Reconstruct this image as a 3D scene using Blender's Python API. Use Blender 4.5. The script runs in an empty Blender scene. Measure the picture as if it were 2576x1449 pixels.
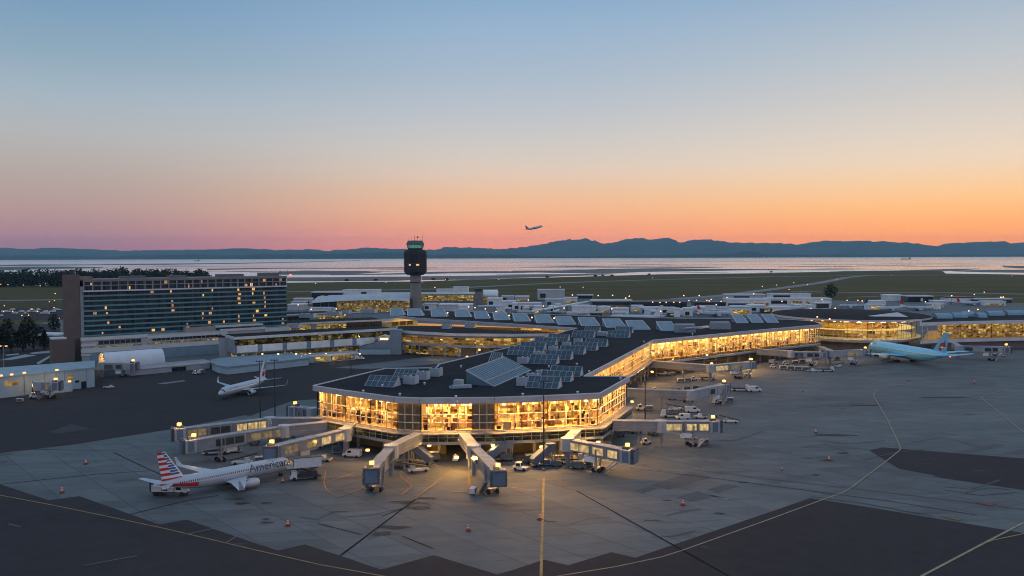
import bpy, bmesh, math, random
from mathutils import Vector, Matrix
random.seed(7)
sc = bpy.context.scene
COL = sc.collection
R = math.radians
# ---------------------------------------------------------------- camera
FPX, W0, H0, CAMZ = 2100.0, 2576.0, 1449.0, 60.0
cam_d = bpy.data.cameras.new('camera')
cam = bpy.data.objects.new('camera', cam_d); COL.objects.link(cam)
cam_d.sensor_width = 36.0; cam_d.lens = FPX / W0 * 36.0
cam_d.clip_start = 1.0; cam_d.clip_end = 200000.0
RM = Matrix.Rotation(R(90 - 2.195), 3, 'X') @ Matrix.Rotation(R(-0.18), 3, 'Z')
cam.location = (0, 0, CAMZ); cam.rotation_euler = RM.to_euler()
sc.camera = cam

def ray(px, py):
    return RM @ Vector(((px - W0 / 2) / FPX, -(py - H0 / 2) / FPX, -1))
def P(px, py, z=0.0):
    d = ray(px, py); t = (z - CAMZ) / d.z
    return Vector((d.x * t, d.y * t, z))
def PY(px, py, Y):
    d = ray(px, py); t = Y / d.y
    return Vector((d.x * t, Y, CAMZ + d.z * t))

# ---------------------------------------------------------------- sky
def lin(h):
    h = h.lstrip('#'); o = []
    for i in (0, 2, 4):
        c = int(h[i:i + 2], 16) / 255
        o.append(c / 12.92 if c < .04045 else ((c + .055) / 1.055) ** 2.4)
    return tuple(o)
world = bpy.data.worlds.new('World'); sc.world = world; world.use_nodes = True
wt = world.node_tree; wn = wt.nodes; wn.clear(); wl = wt.links
SKY_L = [(-1, '30323c'), (-.004, '8f6e78'), (.012, '987583'), (.03, 'a68488'), (.05, 'b0938f'), (.075, 'b29f98'), (.10, 'b3a9a4'), (.13, 'b2b3b4'), (.17, 'a3b3bf'), (.21, '8ea8ba'), (.26, '7a9cba'), (.30, '6f95b7'), (.5, '7ea6cc'), (1, '9ab4d0')]
SKY_C = [(-1, '30323c'), (-.004, 'd8847a'), (.012, 'e08a78'), (.03, 'ec9c7a'), (.05, 'efb086'), (.075, 'e8bd9a'), (.10, 'ddc7b5'), (.13, 'cdc7c1'), (.17, 'bac0c8'), (.21, 'a9b9c9'), (.26, '97b2cc'), (.30, '85a8c8'), (.5, '8fb0d0'), (1, '9ab4d0')]
SKY_R = [(-1, '30323c'), (-.004, 'ee8a58'), (.012, 'f69860'), (.03, 'fba868'), (.05, 'fcbb7a'), (.075, 'f5ca9b'), (.10, 'ead2b8'), (.13, 'ddd0c2'), (.17, 'cbc8c5'), (.21, 'b9c1c8'), (.26, 'a2b5c7'), (.30, '8eaac6'), (.5, '8fb0d0'), (1, '9ab4d0')]
SKY_B = [(-1, '30323c'), (0, 'a898a8'), (.1, 'b0a6b4'), (.3, '9fb0c8'), (1, '9ab4d0')]
tc = wn.new('ShaderNodeTexCoord'); sx = wn.new('ShaderNodeSeparateXYZ'); wl.new(tc.outputs['Generated'], sx.inputs[0])
def mapr(src, a, b):
    m = wn.new('ShaderNodeMapRange'); m.inputs[1].default_value = a; m.inputs[2].default_value = b; m.interpolation_type = 'SMOOTHSTEP'
    wl.new(src, m.inputs[0]); return m.outputs[0]
# air in front of the sky (the haze box below) takes part of its light: the dome itself is that much brighter
HZ_D, HZ_TOP, HZ_FAR, HZ_J = 3.0e-5, 760.0, 33500.0, (.075, .13, .16)
def outside(p, c):
    if p < -.005: return c
    T = math.exp(-HZ_D * min(HZ_FAR * 1.05, (HZ_TOP - CAMZ) / max(p, 1e-4)))
    return tuple(max(0.01, (c[i] - HZ_J[i] * (1 - T)) / T) for i in range(3))
def ramp(stops):
    stops = [stops[0]] + [(p, c) for p, c in stops[1:]]
    fine = [stops[0]]
    for (p0, c0), (p1, c1) in zip(stops[1:], stops[2:]):
        n_ = 3 if p1 < .06 and p0 >= 0 else 1
        for k_ in range(n_): fine.append((p0 + (p1 - p0) * k_ / n_, tuple(x + (y - x) * k_ / n_ for x, y in zip(lin(c0), lin(c1)))))
    fine.append((stops[-1][0], lin(stops[-1][1])))
    stops = fine
    mm = wn.new('ShaderNodeMath'); mm.operation = 'MULTIPLY_ADD'; mm.inputs[1].default_value = .5; mm.inputs[2].default_value = .5
    wl.new(sx.outputs[2], mm.inputs[0])
    r = wn.new('ShaderNodeValToRGB'); e = r.color_ramp.elements
    for i, (p, c) in enumerate(stops):
        el = e[i] if i < 2 else e.new(p * .5 + .5)
        el.position = p * .5 + .5; el.color = (*(outside(p, c) if i else lin(c)), 1)
    wl.new(mm.outputs[0], r.inputs[0]); return r.outputs[0]
def wmix(f, a, b):
    m = wn.new('ShaderNodeMix'); m.data_type = 'RGBA'; wl.new(f, m.inputs[0]); wl.new(a, m.inputs[6]); wl.new(b, m.inputs[7]); return m.outputs[2]
front = wmix(mapr(sx.outputs[0], -.02, .5), wmix(mapr(sx.outputs[0], -.5, .02), ramp(SKY_L), ramp(SKY_C)), ramp(SKY_R))
skycol = wmix(mapr(sx.outputs[1], .45, -.5), front, ramp(SKY_B))
# a little of the physical twilight sky on top of the graded dome
nish = wn.new('ShaderNodeTexSky'); nish.sky_type = 'NISHITA'; nish.sun_disc = False
nish.sun_elevation = R(.5); nish.sun_rotation = R(48)
ad = wn.new('ShaderNodeMix'); ad.data_type = 'RGBA'; ad.blend_type = 'ADD'; ad.inputs[0].default_value = 0.01
wl.new(skycol, ad.inputs[6]); wl.new(nish.outputs[0], ad.inputs[7])
bg = wn.new('ShaderNodeBackground'); wo = wn.new('ShaderNodeOutputWorld')
wl.new(ad.outputs[2], bg.inputs[0]); bg.inputs[1].default_value = 1.0; wl.new(bg.outputs[0], wo.inputs[0])
# afterglow of the sun that has just set to the right
sund = bpy.data.lights.new('sun', 'SUN'); sund.energy = 0.22; sund.angle = R(14); sund.color = (1, .62, .40)
sun = bpy.data.objects.new('sun', sund); COL.objects.link(sun)
_d = Vector((math.sin(R(48)), math.cos(R(48)), math.tan(R(5)))); sun.rotation_euler = _d.to_track_quat('Z', 'Y').to_euler()
sc.view_settings.view_transform = 'Standard'; sc.view_settings.look = 'None'; sc.view_settings.gamma = 1
sc.view_settings.exposure = 0.0
sc.render.engine = 'CYCLES'
cy = sc.cycles; cy.pixel_filter_type = 'BLACKMAN_HARRIS'; cy.filter_width = 1.05; cy.use_denoising = True; cy.max_bounces = 6; cy.diffuse_bounces = 3; cy.glossy_bounces = 3; cy.transparent_max_bounces = 10
cy.volume_bounces = 0; cy.caustics_reflective = False; cy.caustics_refractive = False; cy.sample_clamp_indirect = 3.0

# ---------------------------------------------------------------- helpers
class MB:
    def __init__(s): s.v = []; s.f = []; s.m = []
    def poly(s, pts, m=0):
        b = len(s.v); s.v += [tuple(p) for p in pts]; s.f.append(tuple(range(b, b + len(pts)))); s.m.append(m); return s
    def hexa(s, c, m=0, top=None):   # c: 4 bottom + 4 top corners
        b = len(s.v); s.v += [tuple(p) for p in c]
        for k, q in enumerate(((0, 3, 2, 1), (4, 5, 6, 7), (0, 1, 5, 4), (1, 2, 6, 5), (2, 3, 7, 6), (3, 0, 4, 7))):
            s.f.append(tuple(b + i for i in q)); s.m.append(top if (k == 1 and top is not None) else m)
        return s
    def box(s, x0, x1, y0, y1, z0, z1, m=0, top=None):
        return s.hexa([(x0, y0, z0), (x1, y0, z0), (x1, y1, z0), (x0, y1, z0), (x0, y0, z1), (x1, y0, z1), (x1, y1, z1), (x0, y1, z1)], m, top)
    def prism(s, poly, z0, z1, ms=0, mt=0, bottom=True):
        n = len(poly); b = len(s.v)
        s.v += [(p[0], p[1], z0) for p in poly] + [(p[0], p[1], z1) for p in poly]
        for i in range(n):
            j = (i + 1) % n; s.f.append((b + i, b + j, b + n + j, b + n + i)); s.m.append(ms)
        s.f.append(tuple(range(b + n, b + 2 * n))); s.m.append(mt)
        if bottom: s.f.append(tuple(range(b + n - 1, b - 1, -1))); s.m.append(ms)
        return s
    def beam(s, p, q, w, h, m=0, up=0.0):   # bar from p to q, width w (sideways), height h (centred + up)
        p, q = Vector(p), Vector(q); d = (q - p)
        if d.length < 1e-6: return s
        d.normalize(); sd = d.cross(Vector((0, 0, 1)))
        sd = Vector((1, 0, 0)) if sd.length < 1e-4 else sd.normalized()
        u = sd.cross(d).normalized(); a = sd * (w / 2); t = u * (h / 2 + up); bt = u * (-h / 2 + up)
        return s.hexa([p - a + bt, q - a + bt, q + a + bt, p + a + bt, p - a + t, q - a + t, q + a + t, p + a + t], m)
    def tube(s, p, q, r, n=8, m=0, r2=None, caps=True):
        p, q = Vector(p), Vector(q); d = (q - p).normalized(); a = d.orthogonal().normalized(); c = d.cross(a)
        r2 = r if r2 is None else r2
        rings = [[o + (a * math.cos(6.28318 * i / n) + c * math.sin(6.28318 * i / n)) * rr for i in range(n)] for o, rr in ((p, r), (q, r2))]
        return s.loft(rings, m, caps)
    def loft(s, rings, m=0, caps=True, closed=True):
        n = len(rings[0]); b = len(s.v)
        for r_ in rings: s.v += [tuple(p) for p in r_]
        for k in range(len(rings) - 1):
            for i in range(n if closed else n - 1):
                j = (i + 1) % n
                s.f.append((b + k * n + i, b + k * n + j, b + (k + 1) * n + j, b + (k + 1) * n + i)); s.m.append(m)
        if caps:
            s.f.append(tuple(range(b + n - 1, b - 1, -1))); s.m.append(m)
            e = b + (len(rings) - 1) * n; s.f.append(tuple(range(e, e + n))); s.m.append(m)
        return s
    def ball(s, c, r, m=0, n=8, sz=1.0):
        rings = []
        for k in range(1, 5):
            t = math.pi * k / 5
            rings.append([(c[0] + r * math.sin(t) * math.cos(6.28318 * i / n), c[1] + r * math.sin(t) * math.sin(6.28318 * i / n), c[2] - r * sz * math.cos(t)) for i in range(n)])
        return s.loft(rings, m)
    def build(s, name, mats, parent=None, smooth=False, off=None):
        me = bpy.data.meshes.new(name)
        v = s.v
        if off is not None: v = [(p[0] - off[0], p[1] - off[1], p[2] - off[2]) for p in v]
        me.from_pydata(v, [], s.f)
        if not isinstance(mats, (list, tuple)): mats = [mats]
        for m in mats: me.materials.append(m)
        me.polygons.foreach_set('material_index', s.m)
        if smooth: me.polygons.foreach_set('use_smooth', [True] * len(s.f))
        me.update()
        o = bpy.data.objects.new(name, me); COL.objects.link(o)
        if parent is not None: o.parent = parent
        return o
def tag(o, label=None, cat=None, group=None, kind=None):
    if label: o['label'] = label
    if cat: o['category'] = cat
    if group: o['group'] = group
    if kind: o['kind'] = kind
    return o
def thing(name, label, cat, loc=(0, 0, 0), rz=0.0, group=None):
    o = bpy.data.objects.new(name, None); COL.objects.link(o); o.empty_display_size = .5
    o.location = loc; o.rotation_euler = (0, 0, rz)
    return tag(o, label, cat, group)
def kids(o): return list(o.children)
def dup(o, loc, rz=None, label=None, group=None, scale=None):
    c = o.copy(); COL.objects.link(c); c.location = loc
    if rz is not None: c.rotation_euler = (0, 0, rz)
    if scale is not None: c.scale = (scale,) * 3 if not isinstance(scale, tuple) else scale
    tag(c, label, None, group)
    for ch in kids(o):
        d = ch.copy(); COL.objects.link(d); d.parent = c
        for g in kids(ch):
            e = g.copy(); COL.objects.link(e); e.parent = d
    return c
def structure(name, mb, mats, smooth=False):
    return tag(mb.build(name, mats, None, smooth), kind='structure')

# ---------------------------------------------------------------- materials
MT = {}
def nodes_of(name):
    m = bpy.data.materials.new(name); m.use_nodes = True
    return m, m.node_tree.nodes, m.node_tree.links, m.node_tree.nodes['Principled BSDF']
def mat(name, col, rough=.7, var=.18, scale=.25, metal=0.0, spec=.4, bump=0.0, stretch=(1, 1, 1), detail=5):
    if name in MT: return MT[name]
    if isinstance(col, str): col = lin(col)
    m, n, l, p = nodes_of(name)
    p.inputs['Roughness'].default_value = rough; p.inputs['Metallic'].default_value = metal
    p.inputs['Specular IOR Level'].default_value = spec
    tc = n.new('ShaderNodeTexCoord'); mp = n.new('ShaderNodeMapping'); mp.inputs['Scale'].default_value = stretch
    l.new(tc.outputs['Object'], mp.inputs[0])
    ns = n.new('ShaderNodeTexNoise'); ns.inputs['Scale'].default_value = scale; ns.inputs['Detail'].default_value = detail
    l.new(mp.outputs[0], ns.inputs[0])
    r = n.new('ShaderNodeValToRGB'); e = r.color_ramp.elements
    e[0].position = .3; e[1].position = .7
    e[0].color = tuple(max(0, c * (1 - var)) for c in col) + (1,); e[1].color = tuple(min(1, c * (1 + var)) for c in col) + (1,)
    l.new(ns.outputs[0], r.inputs[0]); l.new(r.outputs[0], p.inputs['Base Color'])
    if bump:
        b = n.new('ShaderNodeBump'); b.inputs['Strength'].default_value = bump; l.new(ns.outputs[0], b.inputs['Height']); l.new(b.outputs[0], p.inputs['Normal'])
    MT[name] = m; return m
def emit(name, col, strength):
    if name in MT: return MT[name]
    m, n, l, p = nodes_of(name)
    p.inputs['Base Color'].default_value = (.3, .3, .3, 1)
    p.inputs['Emission Color'].default_value = (*col, 1); p.inputs['Emission Strength'].default_value = strength
    MT[name] = m; return m
def glass(name, tint=(.9, .9, .85), refl=.12, rough=.06):
    if name in MT: return MT[name]
    m, n, l, p = nodes_of(name); n.remove(p); out = n['Material Output']
    t = n.new('ShaderNodeBsdfTransparent'); t.inputs[0].default_value = (*tint, 1)
    g = n.new('ShaderNodeBsdfGlossy'); g.inputs['Roughness'].default_value = rough; g.inputs[0].default_value = (.9, .95, 1, 1)
    lw = n.new('ShaderNodeLayerWeight'); lw.inputs[0].default_value = .25
    mr = n.new('ShaderNodeMapRange'); mr.inputs[3].default_value = refl * .5; mr.inputs[4].default_value = min(1, refl * 4)
    l.new(lw.outputs['Fresnel'], mr.inputs[0])
    mx = n.new('ShaderNodeMixShader'); l.new(mr.outputs[0], mx.inputs[0]); l.new(t.outputs[0], mx.inputs[1]); l.new(g.outputs[0], mx.inputs[2]); l.new(mx.outputs[0], out.inputs[0])
    MT[name] = m; return m

def ground_mat(name, c1, c2, scale=.02, rough=.85, slabs=None, slabvar=.1, rot=0.0, stains=0.0, stretch=(1, 1, 1), spec=.3):
    m, n, l, p = nodes_of(name)
    p.inputs['Roughness'].default_value = rough; p.inputs['Specular IOR Level'].default_value = spec
    g = n.new('ShaderNodeNewGeometry'); mp = n.new('ShaderNodeMapping'); mp.inputs['Rotation'].default_value = (0, 0, rot); mp.inputs['Scale'].default_value = stretch
    l.new(g.outputs['Position'], mp.inputs[0])
    def noise(sc_, det=6, rg=.6, dist=0):
        x = n.new('ShaderNodeTexNoise'); x.inputs['Scale'].default_value = sc_; x.inputs['Detail'].default_value = det; x.inputs['Roughness'].default_value = rg; x.inputs['Distortion'].default_value = dist
        l.new(mp.outputs[0], x.inputs[0]); return x.outputs[0]
    def mixc(f, a, b, blend='MIX', ff=None):
        x = n.new('ShaderNodeMix'); x.data_type = 'RGBA'; x.blend_type = blend
        if f is None: x.inputs[0].default_value = ff
        else: l.new(f, x.inputs[0])
        for s_, v in ((6, a), (7, b)):
            if isinstance(v, tuple): x.inputs[s_].default_value = (*v, 1)
            else: l.new(v, x.inputs[s_])
        return x.outputs[2]
    def rmap(v, a, b, c=0, d=1):
        x = n.new('ShaderNodeMapRange'); x.inputs[1].default_value = a; x.inputs[2].default_value = b; x.inputs[3].default_value = c; x.inputs[4].default_value = d; l.new(v, x.inputs[0]); return x.outputs[0]
    c = mixc(rmap(noise(scale), .3, .7), c1, c2)
    f2 = noise(scale * 14, 8, .7)
    c = mixc(rmap(f2, .25, .75, .78, 1.2), (0, 0, 0), c, 'MIX') if False else mixc(None, c, mixc(rmap(f2, .3, .7), tuple(x * .72 for x in c1), tuple(min(1, x * 1.3) for x in c2)), 'MIX', .35)
    if slabs:
        b = n.new('ShaderNodeTexBrick'); b.offset = 0; b.inputs['Scale'].default_value = 1; b.inputs['Brick Width'].default_value = slabs; b.inputs['Row Height'].default_value = slabs
        b.inputs['Mortar Size'].default_value = .11; b.inputs['Color1'].default_value = (1 - slabvar,) * 3 + (1,); b.inputs['Color2'].default_value = (1 + slabvar * .5,) * 3 + (1,); b.inputs['Mortar'].default_value = (.62, .62, .62, 1)
        l.new(mp.outputs[0], b.inputs[0]); c = mixc(None, c, b.outputs[0], 'MULTIPLY', 1.0)
    if stains:
        c = mixc(rmap(noise(.045, 7, .65, 1.5), .57, .70, 0, stains), c, tuple(x * .45 for x in c1))
    l.new(c, p.inputs['Base Color'])
    bp = n.new('ShaderNodeBump'); bp.inputs['Strength'].default_value = .15; l.new(f2, bp.inputs['Height']); l.new(bp.outputs[0], p.inputs['Normal'])
    return m

CONC = ground_mat('apron_concrete', (.088, .098, .104), (.152, .160, .166), .014, .8, 7.6, .16, R(-21), .6, (.55, 1.3, 1))
ASPH = ground_mat('dark_asphalt', (.033, .0275, .031), (.047, .040, .043), .015, .9, None, 0, 0, .3, (1, 1, 1), .15)
GRASS = ground_mat('airfield_grass', (.036, .034, .008), (.118, .092, .030), .008, .95, None, 0, R(6), .6, (.16, 1.6, 1), .1)
MUD = ground_mat('tidal_mud', (.045, .045, .05), (.085, .08, .085), .004, .6, None, 0, 0, 0, (.2, 1, 1))
TAXI = ground_mat('taxiway_asphalt', (.15, .14, .15), (.21, .20, .21), .01, .7, None, 0, 0, .2)

# ---------------------------------------------------------------- ground, water, mountains
g = MB()
shore = [(-900, 770), (-200, 742), (0, 722), (200, 716), (520, 713), (735, 711), (900, 709), (1050, 708), (1290, 700), (1420, 697), (1560, 693), (1660, 690), (1932, 687), (2080, 684), (2200, 681), (2370, 682), (2380, 688), (2576, 690.5), (2900, 694), (3600, 700)]
shp = [P(x, y, 0) for x, y in shore]
top = [Vector((-2600, -300, 0))] + [Vector((p.x, p.y, 0)) for p in shp] + [Vector((2600, -300, 0))]
g.prism([(p.x, p.y) for p in top], -6, 0)
structure('ground', g, GRASS)
# water
def water_mat():
    m, n, l, p = nodes_of('sea_water')
    p.inputs['Base Color'].default_value = (.03, .045, .06, 1); p.inputs['Roughness'].default_value = .2; p.inputs['IOR'].default_value = 1.33
    gg = n.new('ShaderNodeNewGeometry'); mp = n.new('ShaderNodeMapping'); mp.inputs['Scale'].default_value = (.00010, .0022, 1); l.new(gg.outputs['Position'], mp.inputs[0])
    ns = n.new('ShaderNodeTexNoise'); ns.inputs['Scale'].default_value = 1; ns.inputs['Detail'].default_value = 6; l.new(mp.outputs[0], ns.inputs[0])
    mr = n.new('ShaderNodeMapRange'); mr.inputs[1].default_value = .38; mr.inputs[2].default_value = .62; mr.inputs[3].default_value = .10; mr.inputs[4].default_value = .30
    l.new(ns.outputs[0], mr.inputs[0]); l.new(mr.outputs[0], p.inputs['Roughness'])
    gl = n.new('ShaderNodeBsdfGlossy'); gl.inputs[0].default_value = (1, 1, 1, 1); l.new(mr.outputs[0], gl.inputs['Roughness'])
    mx = n.new('ShaderNodeMixShader'); mx.inputs[0].default_value = .92
    l.new(p.outputs[0], mx.inputs[1]); l.new(gl.outputs[0], mx.inputs[2]); l.new(mx.outputs[0], n['Material Output'].inputs[0])
    return m
structure('water', MB().poly([(-29000, 400, -1.5), (29000, 400, -1.5), (29000, 33000, -1.5), (-29000, 33000, -1.5)]), water_mat())
# mudflats: long thin islands of mud left by the tide
def strip(pts_up, pts_dn, z):
    return [P(x, y, z) for x, y in pts_up] + [P(x, y, z) for x, y in reversed(pts_dn)]
MUDS = [
 ([(-80, 668), (60, 665), (220, 665), (380, 663), (520, 662), (700, 659.5), (860, 656), (905, 655)], [(-80, 670), (200, 667), (420, 665.4), (600, 663), (760, 659.8), (905, 655.6)]),
 ([(-200, 674), (60, 670), (170, 670), (260, 672)], [(-200, 690), (40, 678), (170, 675), (260, 673)]),
 ([(520, 676), (700, 673), (860, 673.5), (1020, 672), (1100, 673)], [(520, 678.5), (700, 675), (900, 675), (1100, 674.2)]),
 ([(700, 682), (780, 681), (900, 681), (960, 683)], [(700, 690), (830, 690), (900, 688), (960, 684)]),
 ([(830, 690), (940, 688), (1020, 686), (1090, 683), (1240, 681.5), (1400, 682)], [(830, 691), (960, 690), (1040, 689), (1130, 686.5), (1290, 686), (1400, 683)]),
 ([(722, 697), (830, 696.5), (950, 695), (1035, 695)], [(722, 706), (860, 706), (1000, 704.5), (1035, 703)]),
 ([(1060, 694), (1160, 693), (1288, 691), (1400, 689.5), (1470, 688), (1540, 690)], [(1060, 703), (1180, 702), (1288, 698), (1380, 695), (1470, 692), (1540, 691)]),
 ([(1288, 680.5), (1400, 680), (1520, 676), (1660, 674), (1790, 676), (1900, 676), (1980, 678)], [(1288, 683), (1420, 686), (1530, 686.5), (1620, 683), (1760, 681), (1900, 678.5), (1980, 678.6)]),
 ([(1310, 671.5), (1440, 669.6), (1600, 670), (1760, 671), (1820, 673)], [(1310, 672), (1450, 672), (1640, 672.4), (1820, 673.5)]),
 ([(1932, 678), (2060, 677), (2150, 678)], [(1932, 679), (2060, 678.6), (2150, 678.6)]),
 ([(2190, 681), (2260, 679.5), (2330, 677.5), (2400, 675.5), (2466, 675)], [(2190, 683), (2290, 683), (2370, 681.5), (2420, 679), (2466, 675.8)]),
 ([(2396, 680), (2480, 678), (2576, 678), (2800, 680)], [(2396, 681.5), (2480, 684), (2576, 685), (2800, 687)]),
 ([(2520, 667.5), (2545, 668.5), (2600, 669), (2800, 669)], [(2525, 671.5), (2560, 674), (2620, 674), (2800, 674)]),
]
_r = random.Random(19)
for _k in range(44):
    _x = _r.choice((_r.uniform(250, 1000), _r.uniform(1060, 1950), _r.uniform(1280, 1900), _r.uniform(1900, 2400))); _y = _r.uniform(664, 690) - max(0, _x - 1300) * .006; _l = _r.uniform(60, 230); _h = _r.uniform(.25, .9); _s = -.0035 * _l
    MUDS.append(([(_x, _y), (_x + _l * .3, _y - _h * .6 + _s * .3), (_x + _l * .65, _y - _h * .5 + _s * .65), (_x + _l, _y + _s)], [(_x, _y + .05), (_x + _l * .35, _y + _h * .5 + _s * .35), (_x + _l * .7, _y + _h * .4 + _s * .7), (_x + _l, _y + _s + .05)]))
for up, dn in MUDS:
    pts = strip(up, dn, 0)
    structure('mudflat', MB().prism([(p.x, p.y) for p in pts], -1.9, -1.15 + random.random() * .3), MUD)
# mountains: real ranges across the strait, ridge height read off the skyline, footprint with depth
HILL = mat('haze_paled_forest', (.06, .075, .075), .95, .4, .0008, 0, .1); HILLD = mat('darkened_hill_forest', (.008, .013, .013), .95, .4, .0008, 0, .1)  # same forest: far range paled, near hills darkened, haze depth put into the colours
def rng(name, pts, Y, depth, seed, rough, label=None, foot=None):
    rnd = random.Random(seed); xs = []
    for i in range(len(pts) - 1):
        (x0, y0), (x1, y1) = pts[i], pts[i + 1]; n = max(1, int(abs(x1 - x0) / 7))
        for k in range(n):
            t = k / n; s_ = t * t * (3 - 2 * t) * .5 + t * .5
            xs.append((x0 + (x1 - x0) * t, y0 + (y1 - y0) * s_ + rnd.uniform(-rough, rough) - rough * 1.1 * math.sin(x0 * .31 + k * 1.7) * math.sin(x0 * .07 + k)))
    xs.append(pts[-1]); rows = []
    NR = 9
    for r_ in range(NR):
        row = []; t = r_ / (NR - 1)
        prof = math.sin(t * math.pi) ** .8 if t <= .5 else math.sin(t * math.pi) ** 1.2
        for k, (x, y) in enumerate(xs):
            pk = PY(x, y, Y + depth * .5); h = max(5, pk.z)
            yy = Y + depth * t; xx = pk.x * (yy / (Y + depth * .5)) if False else pk.x
            j = rnd.uniform(-.10, .10) * h if 0 < t < 1 and abs(t - .5) > .01 else 0
            row.append((xx, yy + rnd.uniform(-.03, .03) * depth, -3 + max(0, h * prof + j)))
        rows.append(row)
    m = MB().loft(rows, 0, False, False)
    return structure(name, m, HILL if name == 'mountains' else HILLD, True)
RIDGE = [(-260, 622), (-100, 628), (0, 624), (40, 626), (75, 627), (105, 629), (130, 624), (160, 624), (200, 627), (250, 629), (300, 631.5), (380, 630.5), (450, 629), (500, 628), (560, 627), (620, 625), (644, 626), (700, 630), (735, 629), (780, 627), (830, 632), (870, 628), (900, 625), (935, 624), (1000, 626), (1060, 627.5), (1095, 629), (1112, 624), (1130, 621), (1190, 623), (1250, 626), (1288, 625), (1315, 622), (1340, 617), (1370, 613), (1400, 606), (1430, 603), (1475, 601.5), (1500, 608), (1515, 613), (1545, 611), (1580, 600), (1612, 599), (1620, 603), (1650, 602), (1672, 599), (1695, 608), (1715, 610), (1740, 603), (1770, 603), (1800, 607), (1850, 611), (1932, 611.5), (1975, 614), (2000, 617), (2040, 612), (2078, 604), (2100, 606), (2125, 608), (2152, 605), (2178, 610), (2216, 606), (2245, 611), (2285, 613), (2302, 620), (2320, 615), (2340, 620), (2370, 621), (2405, 612), (2430, 616), (2460, 609), (2490, 610), (2510, 615), (2540, 618), (2576, 611), (2640, 607), (2720, 618), (2860, 612)]
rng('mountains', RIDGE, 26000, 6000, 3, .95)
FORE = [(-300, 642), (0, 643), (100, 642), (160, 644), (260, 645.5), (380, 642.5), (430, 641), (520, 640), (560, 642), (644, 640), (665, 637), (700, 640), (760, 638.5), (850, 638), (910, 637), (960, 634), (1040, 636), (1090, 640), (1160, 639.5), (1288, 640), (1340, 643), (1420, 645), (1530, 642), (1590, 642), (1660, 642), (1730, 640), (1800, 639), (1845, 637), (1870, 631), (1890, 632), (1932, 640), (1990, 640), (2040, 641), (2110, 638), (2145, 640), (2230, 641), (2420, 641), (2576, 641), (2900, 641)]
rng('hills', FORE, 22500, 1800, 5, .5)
# pale air between the airport and the mountains
hz = MB().box(-30000, 30000, -400, HZ_FAR, -7.5, HZ_TOP)
ho = hz.build('haze', []); tag(ho, 'thin blue evening air over the whole bay', None, None, 'stuff')
hm, hn, hl, hp = nodes_of('haze_air'); hn.remove(hp)
pv = hn.new('ShaderNodeVolumePrincipled'); pv.inputs['Color'].default_value = (.38, .69, .85, 1); pv.inputs['Density'].default_value = HZ_D; pv.inputs['Anisotropy'].default_value = 0.0
hl.new(pv.outputs[0], hn['Material Output'].inputs['Volume']); ho.data.materials.append(hm)

# ---------------------------------------------------------------- apron, taxiways, markings
def flat(name, pts, z, m):
    return structure(name, MB().poly([(p[0], p[1], z) for p in pts]), m)
ap = [P(-1000, 900), P(-500, 860), P(-60, 860), P(150, 800), P(500, 790), P(740, 772), P(1000, 757), P(1400, 757), P(1600, 757), P(1860, 742), P(2000, 745), P(2130, 757), P(2230, 757), P(2470, 760), P(2700, 765), P(3300, 780)]
ap = [(p.x, p.y) for p in ap] + [(600, -260), (-600, -260)]
flat('apron', ap, .04, CONC)
def gz(pts, z=0): return [(P(x, y).x, P(x, y).y) for x, y in pts]
A1 = [(-420, 1100), (0, 1219), (122, 1259), (200, 1249), (400, 1320), (470, 1308), (644, 1368), (699, 1386), (766, 1370.5), (856, 1399), (959, 1434), (1091, 1397.5), (1251, 1446), (1288, 1435.5), (1368, 1409), (1430, 1423), (1538, 1390), (1598, 1404), (1932, 1290.5), (2037, 1254), (2157, 1272), (2576, 1342), (3000, 1412)]
flat('asphalt', gz(A1) + [(420, 60), (420, -250), (-420, -250), (-420, 60)], .09, ASPH)
A2 = [(-500, 1215), (0, 1140), (175, 1120), (425, 1081), (556, 1057), (613, 1045), (630, 1046), (675, 1030), (736, 1008.5), (790, 1005), (900, 1000), (1000, 960), (1105, 932), (1160, 905), (1290, 885), (1400, 880), (1180, 880), (1000, 884), (600, 905), (230, 930), (-60, 940), (-700, 1000)]
flat('asphalt', gz(A2), .08, ASPH)
A3 = [(2187, 1134), (2219.5, 1126), (2576, 1154), (3100, 1195), (3100, 1310), (2576, 1233), (2354.5, 1200.5), (2348, 1198), (2353, 1196), (2262, 1180)]
flat('asphalt', gz(A3), .085, ASPH)
flat('asphalt', gz([(840, 926), (1100, 895), (1180, 897), (1105, 916), (930, 929)]), .13, CONC)
def patch(pts, z, m): flat('pavement_patch', gz(pts), z, m)
PATCH = ground_mat('patched_concrete', (.075, .074, .078), (.098, .096, .10), .03, .8)
PATCHL = ground_mat('new_concrete', (.19, .20, .21), (.24, .25, .26), .03, .8)
for q in ([(1636, 1222), (1738, 1187), (1790, 1201), (1683, 1233)], [(1594, 1235), (1630, 1225), (1652, 1230), (1616, 1243)], [(1700, 1252), (1757, 1236), (1795, 1253), (1740, 1262)], [(1776, 1232), (1830, 1218), (1860, 1224), (1806, 1240)], [(283, 1211), (332, 1203), (349, 1207), (295, 1215)], [(0, 1142), (30, 1139), (39, 1142), (0, 1148)], [(0, 1161), (15, 1159), (21, 1163), (0, 1168)], [(2400, 1137), (2500, 1117), (2530, 1120), (2445, 1140)], [(2520, 1140), (2600, 1125), (2600, 1146)]):
    patch(q, .075, PATCH)
for q in ([(1795, 1250), (1838, 1255), (1830, 1260), (1778, 1245)], [(396, 965), (460, 957), (470, 959), (410, 967)]):
    patch(q, .10, TAXI)
patch([(120, 1088), (180, 1067), (228, 1080), (150, 1091)], .10, ground_mat('worn_asphalt', (.047, .043, .046), (.062, .056, .06), .04, .9))
YEL = mat('yellow_paint', (.24, .155, .05), .6, .3, .6)
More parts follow.
